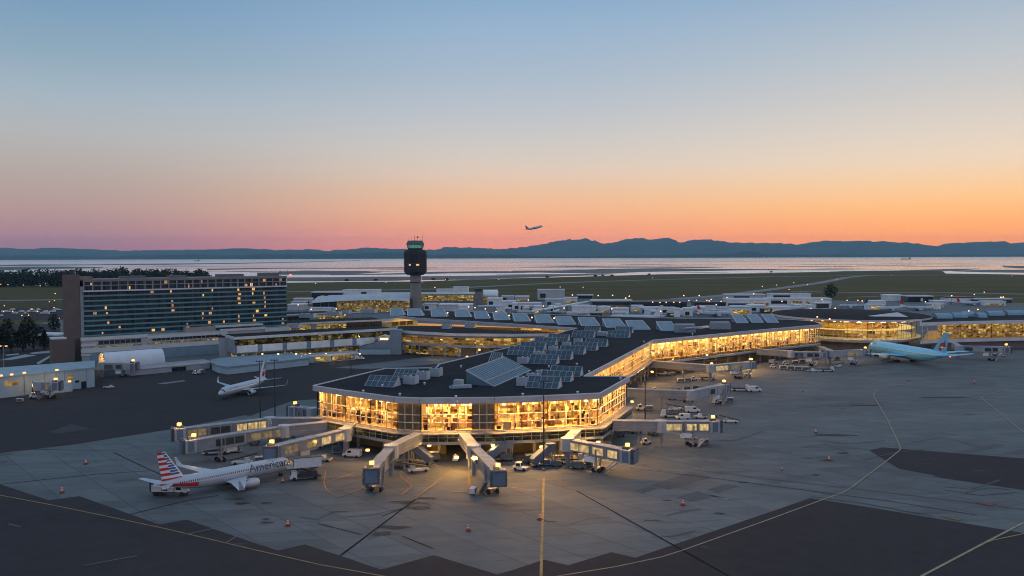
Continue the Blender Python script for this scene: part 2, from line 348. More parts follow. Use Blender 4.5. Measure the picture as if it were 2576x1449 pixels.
PALE = mat('pale_yellow_paint', (.29, .225, .13), .6, .25, .6)
ORG = mat('orange_paint', (.40, .17, .05), .6, .3, .6)
TAR = mat('tar_seal', (.014, .0135, .015), .95, .3, .4, 0, .05)
REDP = mat('red_paint', (.15, .055, .045), .7, .4, .5)
OILY = mat('worn_yellow_paint', (.13, .085, .035), .6, .4, .5)
def line(name, pts, w, m, z=.15):
    wp = [Vector((p[0], p[1], 0)) for p in gz(pts)]; b = MB(); L_, R_ = [], []
    for i, p in enumerate(wp):
        d = (wp[min(i + 1, len(wp) - 1)] - wp[max(i - 1, 0)]).normalized(); nrm = Vector((-d.y, d.x, 0)) * (w / 2)
        L_.append((p + nrm).to_tuple()[:2] + (z,)); R_.append((p - nrm).to_tuple()[:2] + (z,))
    b.loft([L_, R_], 0, False, False)
    return structure(name, b, m)
line('taxi_line', [(-200, 1205), (0, 1247), (125, 1270.5), (287, 1304), (412, 1330.5), (644, 1385.5), (804, 1422), (954, 1449), (1060, 1468), (1190, 1478)], .38, YEL)
line('taxi_line', [(1190, 1478), (1300, 1470), (1415, 1449), (1550, 1427), (1663, 1403), (1718, 1385.5), (1932, 1309), (2067, 1259), (2117, 1242), (2139.5, 1229), (2232, 1159), (2262, 1135), (2266, 1129), (2263, 1122), (2232, 1055), (2199.5, 1000), (2198, 990), (2209, 982), (2244, 972), (2300, 964)], .36, PALE)
line('taxi_line', [(2680, 1160), (2576, 1089), (2470, 1003), (2468, 1000), (2482, 995), (2557, 972), (2640, 950)], .4, PALE)
line('taxi_line', [(2270, 1480), (2322, 1449), (2477, 1367), (2576, 1315.5), (2700, 1255)], .55, PALE)
line('taxi_line', [(2470, 1370), (2500, 1360), (2576, 1344), (2800, 1300)], .4, YEL, .16)
line('stand_line', [(1368, 1204), (1362, 1409), (1360, 1500)], .55, YEL)
line('stand_line', [(1149, 1172), (1120, 1196), (1044, 1257)], .45, OILY)
line('pavement_joint', [(1090, 1221), (1044, 1258), (856, 1399)], .40, TAR, .14)
line('pavement_joint', [(1390, 1200), (1440, 1230), (1830, 1449), (1900, 1490)], .36, TAR, .14)
line('stand_line', [(1390, 1200), (1450, 1236)], .5, OILY, .16)
line('road_edge_line', [(1613, 1165), (1932, 1205.5), (2139, 1229), (2444, 1265), (2576, 1283), (2800, 1312)], .3, REDP)
line('pavement_joint', [(1583, 1179), (1700, 1192), (1932, 1222), (2240, 1262), (2457, 1297)], .25, TAR, .14)
line('pavement_joint', [(2040, 1250), (2160, 1266), (2350, 1300)], .22, TAR, .145)
for pts in ([(819, 1187), (815, 1217), (821, 1234), (850, 1254), (921, 1224)], [(1006, 1197), (1036, 1225.5), (1010, 1245.5)], [(1179, 1190), (1181, 1222)], [(820, 1214), (893, 1190)], [(1180, 1238), (1130, 1239)], [(812, 1170), (856, 1158)], [(1288, 1227), (1340, 1235), (1368, 1235)]):
    line('stand_line', pts, .34, ORG)
for pts in ([(0, 1219), (125, 1206), (240, 1194), (375, 1185)], [(287, 1139), (340, 1165), (410, 1197)], [(327, 1295), (400, 1277), (475, 1259), (550, 1247)], [(80, 1131), (180, 1133), (300, 1133)], [(1010, 1349), (1090, 1381)], [(800, 1318), (910, 1346)], [(1040, 1270), (960, 1300)]):
    line('pavement_joint', pts, .26, TAR, .12)
for pts in ([(470, 1345), (540, 1330)], [(570, 1366), (595, 1350)], [(210, 1424), (345, 1399)], [(20, 1319), (52, 1326)]):
    line('worn_mark', pts, .25, TAXI, .13)
OILM = mat('oil_stain', (.05, .046, .043), .8, .3, .3, 0, .2)
rr = random.Random(11)
def stain(px, py, rx, ry):
    c = P(px, py); pts = []
    for k in range(14):
        a = 6.283 * k / 14; q = rr.uniform(.6, 1.2); pts.append((c.x + math.cos(a) * rx * q, c.y + math.sin(a) * ry * q))
    flat('stain', pts, .11, OILM)
for s_ in ((1010, 1263, 3.5, .6), (1070, 1254, 3.5, .5), (1045, 1266, 4, .6), (1056, 1278, 3.5, 1.4), (590, 1256, 2.6, .7), (608, 1267, 2.2, .9), (960, 1344, 2.5, 1.6), (1000, 1328, 4, 1.0), (668, 1266, 1.6, .5), (1370, 1310, .6, .5), (1092, 1257, .6, .6), (1640, 1310, 2.2, .4), (1680, 1260, 1.2, .3), (1775, 1162, 1, .3), (1760, 1175, .7, .25), (1360, 1235, 1.5, .4), (550, 1210, 5, 1.2), (2180, 1020, 8, 1.5), (2380, 1000, 12, 2), (2100, 1095, 8, 1.6)):
    stain(*s_)
TYRE = mat('tyre_mark', (.075, .074, .078), .8, .3, .3)
for k in range(26):
    px, py = rr.uniform(200, 2500), rr.uniform(1090, 1380)
    if py > 1240 and (px < 500 or px > 1850): continue
    dx = rr.uniform(60, 190); line('tyre_mark', [(px, py), (px + dx * .5, py - dx * rr.uniform(-.1, .16)), (px + dx, py - dx * rr.uniform(-.1, .2))], rr.uniform(.25, .6), TYRE, .105 + k * .0005)
for k in range(34):
    px, py = rr.uniform(500, 2500), rr.uniform(1000 if k % 2 else 1180, 1380)
    if (py > 1240 and px > 1850) or (py < 1180 and px < 1900): continue
    stain(px, py, rr.uniform(.6, 3), rr.uniform(.2, .9))
YP = [(2364, 1300), (2375, 1297.5), (2424, 1306), (2412, 1311)]
flat('painted_panel', gz(YP), .14, OILY)
flat('painted_panel', gz([(2455, 1265), (2470, 1262), (2508, 1268), (2490, 1274)]), .14, REDP)
# taxiways and grass verges of the airfield beyond
for pts, w in (([(1700, 752), (1820, 743), (1932, 729), (2060, 712), (2130, 698), (2195, 692)], 26), ):
    line('taxiway', pts, w, TAXI, .06)
line('runway', [(722, 734), (1100, 727), (1290, 717), (1500, 708), (1932, 696), (2200, 693), (2900, 690)], 30, TAXI, .05)
line('taxiway', [(1990, 733), (2150, 736), (2350, 735), (2470, 738), (2700, 742)], 22, TAXI, .055)
line('taxiway', [(2130, 748), (2300, 742), (2576, 750), (2700, 752)], 10, TAXI, .05)
line('taxiway', [(-300, 760), (0, 756), (160, 754), (330, 750), (700, 735)], 26, TAXI, .05)
# ================================================================ buildings
ROOFD = ground_mat('roof_membrane', (.017, .0165, .020), (.030, .029, .034), .03, .95, 9.0, .14, R(-21), .5, (1, 1, 1), .12)
FASC = mat('pale_metal_fascia', (.40, .42, .47), .45, .12, .3, .2)
FASCW = mat('white_fascia', (.62, .62, .64), .55, .1, .2)
MULL = mat('glazing_bar', (.42, .40, .36), .5, .1, 1)
MULW = mat('hall_lit_glazing_bar', (.62, .55, .42), .5, .1, 1)  # paler, creamier copy of the bar colour: light of the halls painted in
MULD = mat('dark_glazing_bar', (.10, .11, .12), .5, .1, 1)
LEDGE = mat('ledge_metal', (.24, .215, .195), .5, .12, .5)
DARKM = mat('dark_steel', (.045, .05, .058), .5, .2, .8, .3)
GREYP = mat('grey_panel', (.26, .29, .33), .6, .12, .3)
BLUEP = mat('blue_grey_panel', (.20, .27, .33), .55, .12, .2)
LBLUE = mat('pale_blue_cladding', (.34, .46, .52), .55, .14, .15)
WHITEP = mat('white_panel', (.78, .79, .80), .5, .1, .2)
CONW = mat('concrete_wall', (.22, .20, .19), .8, .2, .2)
BROWN = mat('brown_render', (.135, .108, .098), .8, .12, .15)
TAN = mat('tan_floor', (.42, .27, .12), .5, .15, .3)
GLIT = glass('lit_glass', (.93, .92, .86), .07)
GBLD = glass('blind_glass', (.62, .62, .58), .08)
BLND = mat('roller_blind', (.42, .36, .27), .8, .15, .6)
GDRK = glass('grey_glass', (.30, .33, .33), .10)
GTEAL = glass('teal_glass', (.16, .26, .30), .16)
SKYG = mat('skylight_glass', (.035, .07, .095), .3, .3, .3, 0, .35)
LAMP = emit('sodium_lamp', (1, .42, .06), 2.6)
LAMPW = emit('warm_white_lamp', (1, .66, .28), 3.0)
LAMPR = emit('red_lamp', (1, .10, .04), 3)
LAMPC = emit('small_bulb', (1, .50, .22), 2.6)

def shop_mat(name, glow=1.0, dark=.35, cs=(.38, .55), hue=0):
    """interior partition of shops and seating: blocks of brown, cream and grey, many of them glowing, emission added to keep the halls bright"""
    m, n, l, p = nodes_of(name); p.inputs['Roughness'].default_value = .6
    tc = n.new('ShaderNodeTexCoord'); sp_ = n.new('ShaderNodeSeparateXYZ'); l.new(tc.outputs['Object'], sp_.inputs[0])
    al = n.new('ShaderNodeMath'); al.operation = 'MULTIPLY_ADD'; al.inputs[1].default_value = .7; l.new(sp_.outputs[1], al.inputs[0]); l.new(sp_.outputs[0], al.inputs[2])
    cb = n.new('ShaderNodeCombineXYZ'); l.new(al.outputs[0], cb.inputs[0]); l.new(sp_.outputs[2], cb.inputs[1])
    def cells(w, h):   # rectangular cells the size of rooms and shelves
        mp = n.new('ShaderNodeMapping'); mp.inputs['Scale'].default_value = (1 / w, 1 / h, 1); l.new(cb.outputs[0], mp.inputs[0])
        fl = n.new('ShaderNodeVectorMath'); fl.operation = 'FLOOR'; l.new(mp.outputs[0], fl.inputs[0])
        w_ = n.new('ShaderNodeTexWhiteNoise'); w_.noise_dimensions = '2D'; l.new(fl.outputs[0], w_.inputs['Vector']); return w_
    v1 = cells(1.15 / cs[0], 1.35 / cs[1]); v2 = cells(.42 / cs[0], .42 / cs[1])
    s1 = n.new('ShaderNodeSeparateColor'); l.new(v1.outputs['Color'], s1.inputs[0]); s2 = n.new('ShaderNodeSeparateColor'); l.new(v2.outputs['Color'], s2.inputs[0])
    r = n.new('ShaderNodeValToRGB'); e = r.color_ramp.elements; r.color_ramp.interpolation = 'CONSTANT'
    for i, (ps, c) in enumerate(((0, (.03, .016, .006)), (.20, (.22, .10, .025)), (.40, (.42, .22, .06)), (.62, (.60, .38, .13)), (.85, (.75, .62, .36)))):
        el = e[i] if i < 2 else e.new(ps); el.position = ps; el.color = (*c, 1)
    ad = n.new('ShaderNodeMath'); ad.operation = 'MULTIPLY_ADD'; l.new(s1.outputs[0], ad.inputs[0]); ad.inputs[1].default_value = .55
    mm = n.new('ShaderNodeMath'); mm.operation = 'MULTIPLY'; l.new(s2.outputs[1], mm.inputs[0]); mm.inputs[1].default_value = .45; l.new(mm.outputs[0], ad.inputs[2])
    l.new(ad.outputs[0], r.inputs[0]); l.new(r.outputs[0], p.inputs['Base Color'])
    g2 = n.new('ShaderNodeValToRGB'); q = g2.color_ramp.elements; g2.color_ramp.interpolation = 'CONSTANT'
    q[0].position = 0; q[0].color = (.035, .014 + .008 * hue, .002, 1); q[1].position = dark; q[1].color = (.36, .18 + .07 * hue, .024, 1)
    el = q.new(dark + .28); el.color = (1.0, .62 + .12 * hue, .14 + .06 * hue, 1); el = q.new(.86); el.color = (1.9, 1.2, .42, 1)
    m3 = n.new('ShaderNodeMath'); m3.operation = 'MULTIPLY_ADD'; l.new(s2.outputs[0], m3.inputs[0]); m3.inputs[1].default_value = .6
    m4 = n.new('ShaderNodeMath'); m4.operation = 'MULTIPLY'; l.new(s1.outputs[2], m4.inputs[0]); m4.inputs[1].default_value = .4; l.new(m4.outputs[0], m3.inputs[2])
    l.new(m3.outputs[0], g2.inputs[0]); l.new(g2.outputs[0], p.inputs['Emission Color']); p.inputs['Emission Strength'].default_value = glow
    return m
SHOP = shop_mat('lit_concourse_interior', 1.25, .38)
SHOP2 = shop_mat('dim_concourse_interior', .24, .5, (.38, .55), .8)
SHOP3 = shop_mat('gold_concourse_interior', .40, .48, (.22, .42), 1.0)
SHOP4 = shop_mat('cream_concourse_interior', 1.2, .22, (.16, .38), .6)
def ceil_mat(name, s, col=(1, .66, .26)):
    m, n, l, p = nodes_of(name); p.inputs['Base Color'].default_value = (.6, .55, .45, 1)
    tc = n.new('ShaderNodeTexCoord'); w = n.new('ShaderNodeTexWave'); w.inputs['Scale'].default_value = .35; w.inputs['Distortion'].default_value = .4; l.new(tc.outputs['Object'], w.inputs[0])
    r = n.new('ShaderNodeValToRGB'); r.color_ramp.interpolation = 'CONSTANT'; e = r.color_ramp.elements; e[0].color = (.05, .03, .01, 1); e[1].position = .62; e[1].color = (*col, 1)
    l.new(w.outputs[0], r.inputs[0]); l.new(r.outputs[0], p.inputs['Emission Color']); p.inputs['Emission Strength'].default_value = s
    return m
CEIL = ceil_mat('lit_ceiling', 3.6, (1, .62, .18)); CEIL2 = ceil_mat('dim_lit_ceiling', 1.8, (1, .74, .26))

def seg_int(p1, d1, p2, d2):
    det = d1[0] * -d2[1] + d2[0] * d1[1]
    if abs(det) < 1e-6: return None
    rx, ry = p2[0] - p1[0], p2[1] - p1[1]
    t = (rx * -d2[1] + d2[0] * ry) / det
    return (p1[0] + d1[0] * t, p1[1] + d1[1] * t)
def area2(poly): return sum(poly[i][0] * poly[(i + 1) % len(poly)][1] - poly[(i + 1) % len(poly)][0] * poly[i][1] for i in range(len(poly)))
def offset(poly, d):
    """move every edge outward by d (list or number)"""
    n = len(poly); sg = 1 if area2(poly) > 0 else -1; L_ = []
    for i in range(n):
        a, b = poly[i], poly[(i + 1) % n]; dx, dy = b[0] - a[0], b[1] - a[1]; q = math.hypot(dx, dy)
        di = d[i] if isinstance(d, (list, tuple)) else d
        L_.append(((a[0] + dy / q * sg * di, a[1] - dx / q * sg * di), (dx / q, dy / q)))
    out = []
    for i in range(n):
        (p1, d1), (p2, d2) = L_[i - 1], L_[i]
        x = seg_int(p1, d1, p2, d2); out.append(x if x else p2)
    return out
def lerp2(a, b, t): return (a[0] + (b[0] - a[0]) * t, a[1] + (b[1] - a[1]) * t)

def curtain(root, off, a, b, z0, z1, nc, rows, gm, fm=None, name='glass_wall', w=.16, jit=0.0):
    """one glazed bay from a to b: the pane is the part, its glazing bars the sub-part"""
    gp = MB().poly([(a[0], a[1], z0), (b[0], b[1], z0), (b[0], b[1], z1), (a[0], a[1], z1)]).build(name, gm, root, off=off)
    f = MB()
    for i in range(nc + 1):
        t = i / nc; p = lerp2(a, b, t); f.beam((p[0], p[1], z0), (p[0], p[1], z1), w, w * 1.6)
    for z in rows:
        f.beam((a[0], a[1], z), (b[0], b[1], z), w * 1.3, w)
    f.build('glazing_frame', fm or MULL, gp, off=off)
    return gp
def wall(root, off, a, b, z0, z1, m, name='wall', th=.3):
    d = Vector((b[0] - a[0], b[1] - a[1])).normalized(); nx, ny = -d.y * th / 2, d.x * th / 2
    return MB().prism([(a[0] + nx, a[1] + ny), (b[0] + nx, b[1] + ny), (b[0] - nx, b[1] - ny), (a[0] - nx, a[1] - ny)], z0, z1).build(name, m, root, off=off)
def parapet(poly, z, h=.5, w=.5, closed=True, edges=None):
    b = MB(); n = len(poly)
    for i in (edges if edges is not None else range(n)):
        p, q = poly[i], poly[(i + 1) % n]; b.beam((p[0], p[1], z), (q[0], q[1], z), w, h, 0, h / 2)
    return b

# ---------------------------------------------------------------- near concourse pier and the terminal behind it
ZR, ZF, ZG, ZB = 18.5, 17.0, 8.7, 5.4
front_px = [(788, 971), (863, 982.5), (994, 1000), (1056, 1002.5), (1244, 1001), (1380, 996), (1510, 990), (1583, 948), (1469, 947), (1643, 856), (1793, 842), (1932, 828.5), (2068, 817)]
back_px = [(2050, 809), (1990, 804), (1900, 802), (1700, 801), (1400, 792), (1050, 780), (985, 783), (1000, 795), (1049, 800.5), (1288, 815), (1452, 826), (1428, 832), (1290, 872), (1104, 917), (1098, 926), (969, 927.5)]
pier = gz(front_px, ZR) if False else [tuple(P(x, y, ZR)[:2]) for x, y in front_px + back_px]
T = thing('terminal_building', 'long terminal with a dark flat roof and a glowing glass pier reaching towards the viewer', 'building', (10, 270, 0))
TO = T.location
n_p = len(pier)
roof = MB().prism(pier, 17.9, 18.42, 0, 0).build('roof', ROOFD, T, off=TO)
fas = MB()
fp = pier
for i in range(n_p):
    a, b = fp[i], fp[(i + 1) % n_p]
    L_ = math.hypot(b[0] - a[0], b[1] - a[1]); k = max(1, round(L_ / 11))
    for q in range(k):
        p0, p1 = lerp2(a, b, q / k), lerp2(a, b, (q + 1 - .06 / L_ * k) / k if L_ > 2 else 1)
        fas.beam((p0[0], p0[1], ZF), (p1[0], p1[1], ZF), .5, 1.55, 0, .775)
fas.build('fascia', FASC, T, off=TO)
gl = offset(pier, -1.0); ctr = offset(pier, -8.5)
# floor and ceiling of the passenger level
MB().prism(offset(pier, -1.3), ZG - .5, ZG, 0, 0).build('floor_slab', TAN, T, off=TO)
MB().poly([(p[0], p[1], ZF - .06) for p in offset(pier, -1.2)]).build('ceiling', CEIL, T, off=TO)
ROWS = [ZG + .1, ZG + 2.4, ZG + 4.7, ZF - .2]
glz = [  # edge, splits (t0, t1, lit)
 (0, [(0, 1, 1)]), (1, [(0, .5, 1), (.5, 1, 1)]), (2, [(0, 1, 0)]), (3, [(0, .70, 1), (.70, 1, 0)]),
 (4, [(0, .5, 1), (.5, 1, 1)]), (5, [(0, .5, 1), (.5, 1, 1)]), (6, [(0, .5, 1), (.5, 1, 1)]), (7, [(0, 1, 0)]), (8, [(0, .34, 1), (.34, .67, 1), (.67, 1, 1)]),
 (9, [(0, .5, 1), (.5, 1, 1)]), (10, [(0, .5, 1), (.5, 1, 1)]), (11, [(0, .6, 1), (.6, 1, 1)]),
 (22, [(0, .5, 1), (.5, 1, 1)]), (23, [(0, .5, 1), (.5, 1, 1)]), (24, [(0, 1, 1)]), (25, [(0, .33, 1), (.33, .67, 1), (.67, 1, 1)]), (26, [(0, .5, 1), (.5, 1, 1)]), (27, [(0, 1, 0)]), (28, [(0, 1, 0)])]
for e, sp in glz:
    a, b = gl[e], gl[(e + 1) % n_p]; ia, ib = ctr[e], ctr[(e + 1) % n_p]
    if e in (7, 27): continue
    L_ = math.hypot(b[0] - a[0], b[1] - a[1])
    for t0, t1, lit in sp:
        p, q = lerp2(a, b, t0), lerp2(a, b, t1); nc = max(2, round(L_ * (t1 - t0) / 2.3))
        zg = 7.2 if e in (9, 10, 11) else ZG
        curtain(T, TO, p, q, zg, ZF, nc, ROWS if zg == ZG else [7.3] + ROWS[1:], GLIT if lit else GBLD, MULW, w=.2)
        if not lit:    # drawn blinds behind the unlit bays
            d = Vector((q[0] - p[0], q[1] - p[1])).normalized(); sg = -.9
            MB().poly([(p[0] + d.y * sg, p[1] - d.x * sg, ZG + .1), (q[0] + d.y * sg, q[1] - d.x * sg, ZG + .1), (q[0] + d.y * sg, q[1] - d.x * sg, ZF - .1), (p[0] + d.y * sg, p[1] - d.x * sg, ZF - .1)]).build('blind', BLND, T, off=TO)
    # shops, desks and seating inside
    if e in (2,): continue
    wall(T, TO, ia, ib, ZG + .02 if e not in (9, 10, 11) else 7.2, ZF - .1, SHOP if e < 8 else (SHOP4 if e < 12 else SHOP3), 'shop_front', .4)
# desks, benches and columns on the floor just inside the glass
WOOD = mat('counter_wood', (.26, .12, .035), .5, .3, .6); CREAM = mat('cream_counter', (.75, .55, .28), .5, .15, .6); DKSEAT = mat('dark_seat', (.03, .02, .014), .6, .3, .6)
rr = random.Random(5); c0 = (('wooden_counter', WOOD), ('cream_counter', CREAM), ('seat_row', DKSEAT))
for e, dn in ((0, 1), (1, 1), (3, 1), (4, 1), (5, 1), (6, 1), (8, .6), (9, .7), (10, .7), (11, .5)):
    a, b = gl[e], gl[e + 1]; L_ = math.hypot(b[0] - a[0], b[1] - a[1]); d = ((b[0] - a[0]) / L_, (b[1] - a[1]) / L_); nin = (-d[1], d[0])
    for k in range(int(L_ * .9 * dn)):
        t = rr.uniform(1, L_ - 1); q = rr.uniform(1.2, 6.2); w = rr.uniform(.5, 2.2); h = rr.choice((.9, 1.1, 1.6, 2.4, 3.2)); th = rr.uniform(.3, .9); nm_, mt_ = rr.choice(c0); mb = MB()
        zz = ZG if rr.random() < .75 else ZG + rr.uniform(2.6, 4.6)
        x, y = a[0] + d[0] * t + nin[0] * q, a[1] + d[1] * t + nin[1] * q
        mb.beam((x - d[0] * w / 2, y - d[1] * w / 2, zz), (x + d[0] * w / 2, y + d[1] * w / 2, zz), th, h if zz == ZG else .5, 0, h / 2 if zz == ZG else .3)
        mb.build(nm_ if zz == ZG else 'hanging_sign', mt_, T, off=TO)
    for k in range(int(L_ / 4.2)):   # slender columns and hanging lamps behind the glass
        t = (k + rr.random()) * 4.2; x, y = a[0] + d[0] * t + nin[0] * 3.4, a[1] + d[1] * t + nin[1] * 3.4
        MB().box(x - .28, x + .28, y - .28, y + .28, ZG, ZF - .1).build('hall_column', CREAM, T, off=TO)
        MB().box(x + 1.2, x + 2.0, y - 1.9, y - 1.3, ZF - 1.3, ZF - .9).build('hanging_lamp', LAMPW, T, off=TO)
# ledge, lower glazed gallery, skirt and undercroft of the pier head
hd = pier[0:9] + [pier[28], pier[27]] if False else pier
lo = offset(pier, [1.6 if i < 7 else (.2 if i < 12 else 0) for i in range(n_p)])
lg = offset(pier, [1.0 if i < 7 else (-.6 if i < 12 else -.8) for i in range(n_p)])
led = MB(); gal = MB(); skt = MB()
for i in list(range(0, 12)):
    a, b, a2, b2 = gl[i], gl[i + 1], lo[i], lo[i + 1]
    if i == 7 or i > 8: continue
    led.hexa([(a2[0], a2[1], ZG - .75), (b2[0], b2[1], ZG - .75), (b[0], b[1], ZG - .75), (a[0], a[1], ZG - .75), (a2[0], a2[1], ZG - .45), (b2[0], b2[1], ZG - .45), (b[0], b[1], ZG - .02), (a[0], a[1], ZG - .02)])
led.build('ledge', LEDGE, T, off=TO)
for i in range(0, 7):
    a, b = lg[i], lg[i + 1]; L_ = math.hypot(b[0] - a[0], b[1] - a[1])
    curtain(T, TO, a, b, ZB + .35, ZG - .75, max(3, round(L_ / 2.6)), [ZB + .4, ZB + 1.7, ZG - .8], GDRK, MULL, 'gallery_glazing', .12)
    skt.beam((a[0], a[1], ZB), (b[0], b[1], ZB), .35, .7)
    wall(T, TO, gl[i], gl[i + 1], ZB, ZG - .8, SHOP2, 'gallery_wall', .2) if i != 2 else None
for i in (8, 9, 10, 11):
    a, b = lg[i], lg[i + 1]; skt.beam((a[0], a[1], ZG - 1.2 if i == 8 else 6.7), (b[0], b[1], ZG - 1.2 if i == 8 else 6.7), .3, 1.0)
    if i > 8: fl0 = MB().poly([(*gl[i], 7.15), (*gl[i + 1], 7.15), (*ctr[i + 1], 7.15), (*ctr[i], 7.15)]).build('floor_slab', TAN, T, off=TO)
skt.build('skirt', GREYP, T, off=TO)
MB().poly([(p[0], p[1], ZB - .2) for p in offset(pier, [.9 if i < 7 else -.7 for i in range(n_p)])]).build('undercroft_soffit', GREYP, T, off=TO)
und = offset(pier, [-9 if i < 7 else (-6 if i < 12 else -1.2) for i in range(n_p)])
um = MB()
OCH = mat('undercroft_wall', (.16, .115, .05), .8, .25, .25)
for i in range(n_p):
    a, b = und[i], und[(i + 1) % n_p]
    if i == 3:   # the open bay where trains of carts drive through
        um.beam((*lerp2(a, b, 0), ZB / 2), (*lerp2(a, b, .30), ZB / 2), .4, ZB); um.beam((*lerp2(a, b, .8), ZB / 2), (*lerp2(a, b, 1), ZB / 2), .4, ZB)
    else: um.beam((a[0], a[1], ZB / 2 - .1), (b[0], b[1], ZB / 2 - .1), .4, ZB)
um.build('undercroft_wall', OCH, T, off=TO)
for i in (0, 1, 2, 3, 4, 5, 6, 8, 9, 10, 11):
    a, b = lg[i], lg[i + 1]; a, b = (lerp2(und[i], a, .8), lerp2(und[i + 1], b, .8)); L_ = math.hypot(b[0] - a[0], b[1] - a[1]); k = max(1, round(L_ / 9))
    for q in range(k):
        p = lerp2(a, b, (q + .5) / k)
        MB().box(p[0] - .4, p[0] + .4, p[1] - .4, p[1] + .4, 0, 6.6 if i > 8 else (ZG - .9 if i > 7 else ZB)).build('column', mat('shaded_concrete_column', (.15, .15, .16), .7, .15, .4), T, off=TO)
def lamp_light(parent, loc, power, col=(1, .50, .10), size=.4, off=(0, 0, 0)):
    ld = bpy.data.lights.new('lamp_light', 'POINT'); ld.energy = power; ld.color = col; ld.shadow_soft_size = size
    lo_ = bpy.data.objects.new('lamp_light', ld); COL.objects.link(lo_); lo_.location = Vector(loc) - Vector(off); lo_.parent = parent
for (px, py, z, pw) in ((1149, 1150, 4.3, 2600), (925, 1132, 4.4, 900), (1362, 1124, 4.4, 1300), (1505, 1112, 4.4, 2200), (1080, 1120, 4.6, 1500), (1240, 1120, 4.6, 1500), (1440, 1118, 4.6, 1300), (1640, 935, 5.8, 3200), (1705, 925, 5.8, 3200), (1790, 914, 5.8, 3200), (1890, 903, 5.8, 3200), (2010, 894, 5.8, 3200), (1590, 1010, 5.0, 1000)):
    p = P(px, py, z); hl_ = MB().box(p.x - .5, p.x + .5, p.y - .35, p.y + .35, z - .25, z + .25).build('soffit_lamp', LAMP, T, off=TO)
    lamp_light(T, (p.x, p.y - .8, z - .5), pw, off=TO)
# lights of the halls shining out over the apron through the glass
def hall_light(parent, p, tgt, sx_, sy_, power, off, col=(1, .50, .13)):
    ld = bpy.data.lights.new('hall_light', 'AREA'); ld.shape = 'RECTANGLE'; ld.size = sx_; ld.size_y = sy_; ld.energy = power; ld.color = col
    o = bpy.data.objects.new('hall_light', ld); COL.objects.link(o); o.location = Vector(p) - Vector(off); o.rotation_euler = (Vector(tgt) - Vector(p)).to_track_quat('-Z', 'Y').to_euler(); o.parent = parent
for e, pw in ((0, 3200), (1, 6500), (3, 17000), (4, 14000), (5, 14000), (6, 11000), (8, 15000), (9, 8500), (10, 8500), (11, 7000)):
    a, b = gl[e], gl[e + 1]; m_ = lerp2(a, b, .5); d = Vector((b[0] - a[0], b[1] - a[1], 0)); L_ = d.length; d.normalize(); o_ = Vector((d.y, -d.x, 0))
    pp = Vector((m_[0], m_[1], ZF - .5)) - o_ * 2.2
    hall_light(T, pp, pp + o_ * 12 + Vector((0, 0, -9)), L_ * .8, 1.2, pw, TO)
parapet(pier, ZR + .05, .22, .35).build('parapet', FASCW, T, off=TO)

HV = mat('machine_casing', (.30, .37, .43), .5, .12, .5); HVW = mat('machine_end', (.60, .57, .54), .5, .12, .5)
# the two saw-tooth rows of roof lights on the pier: triangular glazed prisms
def skylight(px, py, wpx, h=2.8, dep=4.6, ang=R(-19), n=5):
    h *= 1.15; dep *= 1.15; wpx *= .96
    c = P(px, py, ZR - .1); s = (c.y) / FPX; L_ = wpx * s
    rt = Matrix.Rotation(ang, 3, 'Z')
    def X(x, y, z): return tuple(c + rt @ Vector((x, y, z)))
    b = MB()
    b.poly([X(-L_ / 2, -dep / 2, 0.05), X(L_ / 2, -dep / 2, 0.05), X(L_ / 2, dep * .25, h), X(-L_ / 2, dep * .25, h)])
    b.poly([X(-L_ / 2, dep * .25, h), X(L_ / 2, dep * .25, h), X(L_ / 2, dep / 2, 0.05), X(-L_ / 2, dep / 2, 0.05)])
    for s_ in (-1, 1): b.poly([X(s_ * L_ / 2, -dep / 2, 0.05), X(s_ * L_ / 2, dep / 2, 0.05), X(s_ * L_ / 2, dep * .25, h)], 1)
    o = b.build('skylight', [SKYG, HVW], roof, off=TO)
    f = MB()
    for i in range(n + 1):
        x = -L_ / 2 + L_ * i / n; f.beam(X(x, -dep / 2, .1), X(x, dep * .25, h + .05), .10 if 0 < i < n else .2, .10)
    for y, z in ((-dep / 2, .1), (dep * .25, h + .05), (-dep * .125, h * .52)): f.beam(X(-L_ / 2, y, z), X(L_ / 2, y, z), .10 if z > .5 and z < h else .18, .10)
    for s_ in (-1, 1): f.beam(X(s_ * L_ / 2, dep * .25, h), X(s_ * L_ / 2, dep / 2, .1), .2, .14); f.beam(X(s_ * L_ / 2, -dep / 2, .1), X(s_ * L_ / 2, dep / 2, .1), .2, .14)
    f2 = f.build('skylight_frame', FASC, o, off=TO)
for s_ in ((963, 970, 84, 2.6, 4.6), (1022, 948, 62, 2.2, 3.8), (1368, 974, 88, 2.8, 4.6), (1400, 957, 84, 2.6, 4), (1424, 944, 84, 2.6, 4),
           (1368, 914, 76), (1405, 903, 72), (1440, 889.5, 66), (1473, 880, 62), (1500, 870.5, 58), (1248, 909, 30), (1312, 892, 70), (1340, 880, 68), (1372, 867, 60), (1405, 857.5, 56), (1468, 848, 58), (1556, 848, 58), (1570, 837, 46), (1490, 838, 40)):
    skylight(*s_)
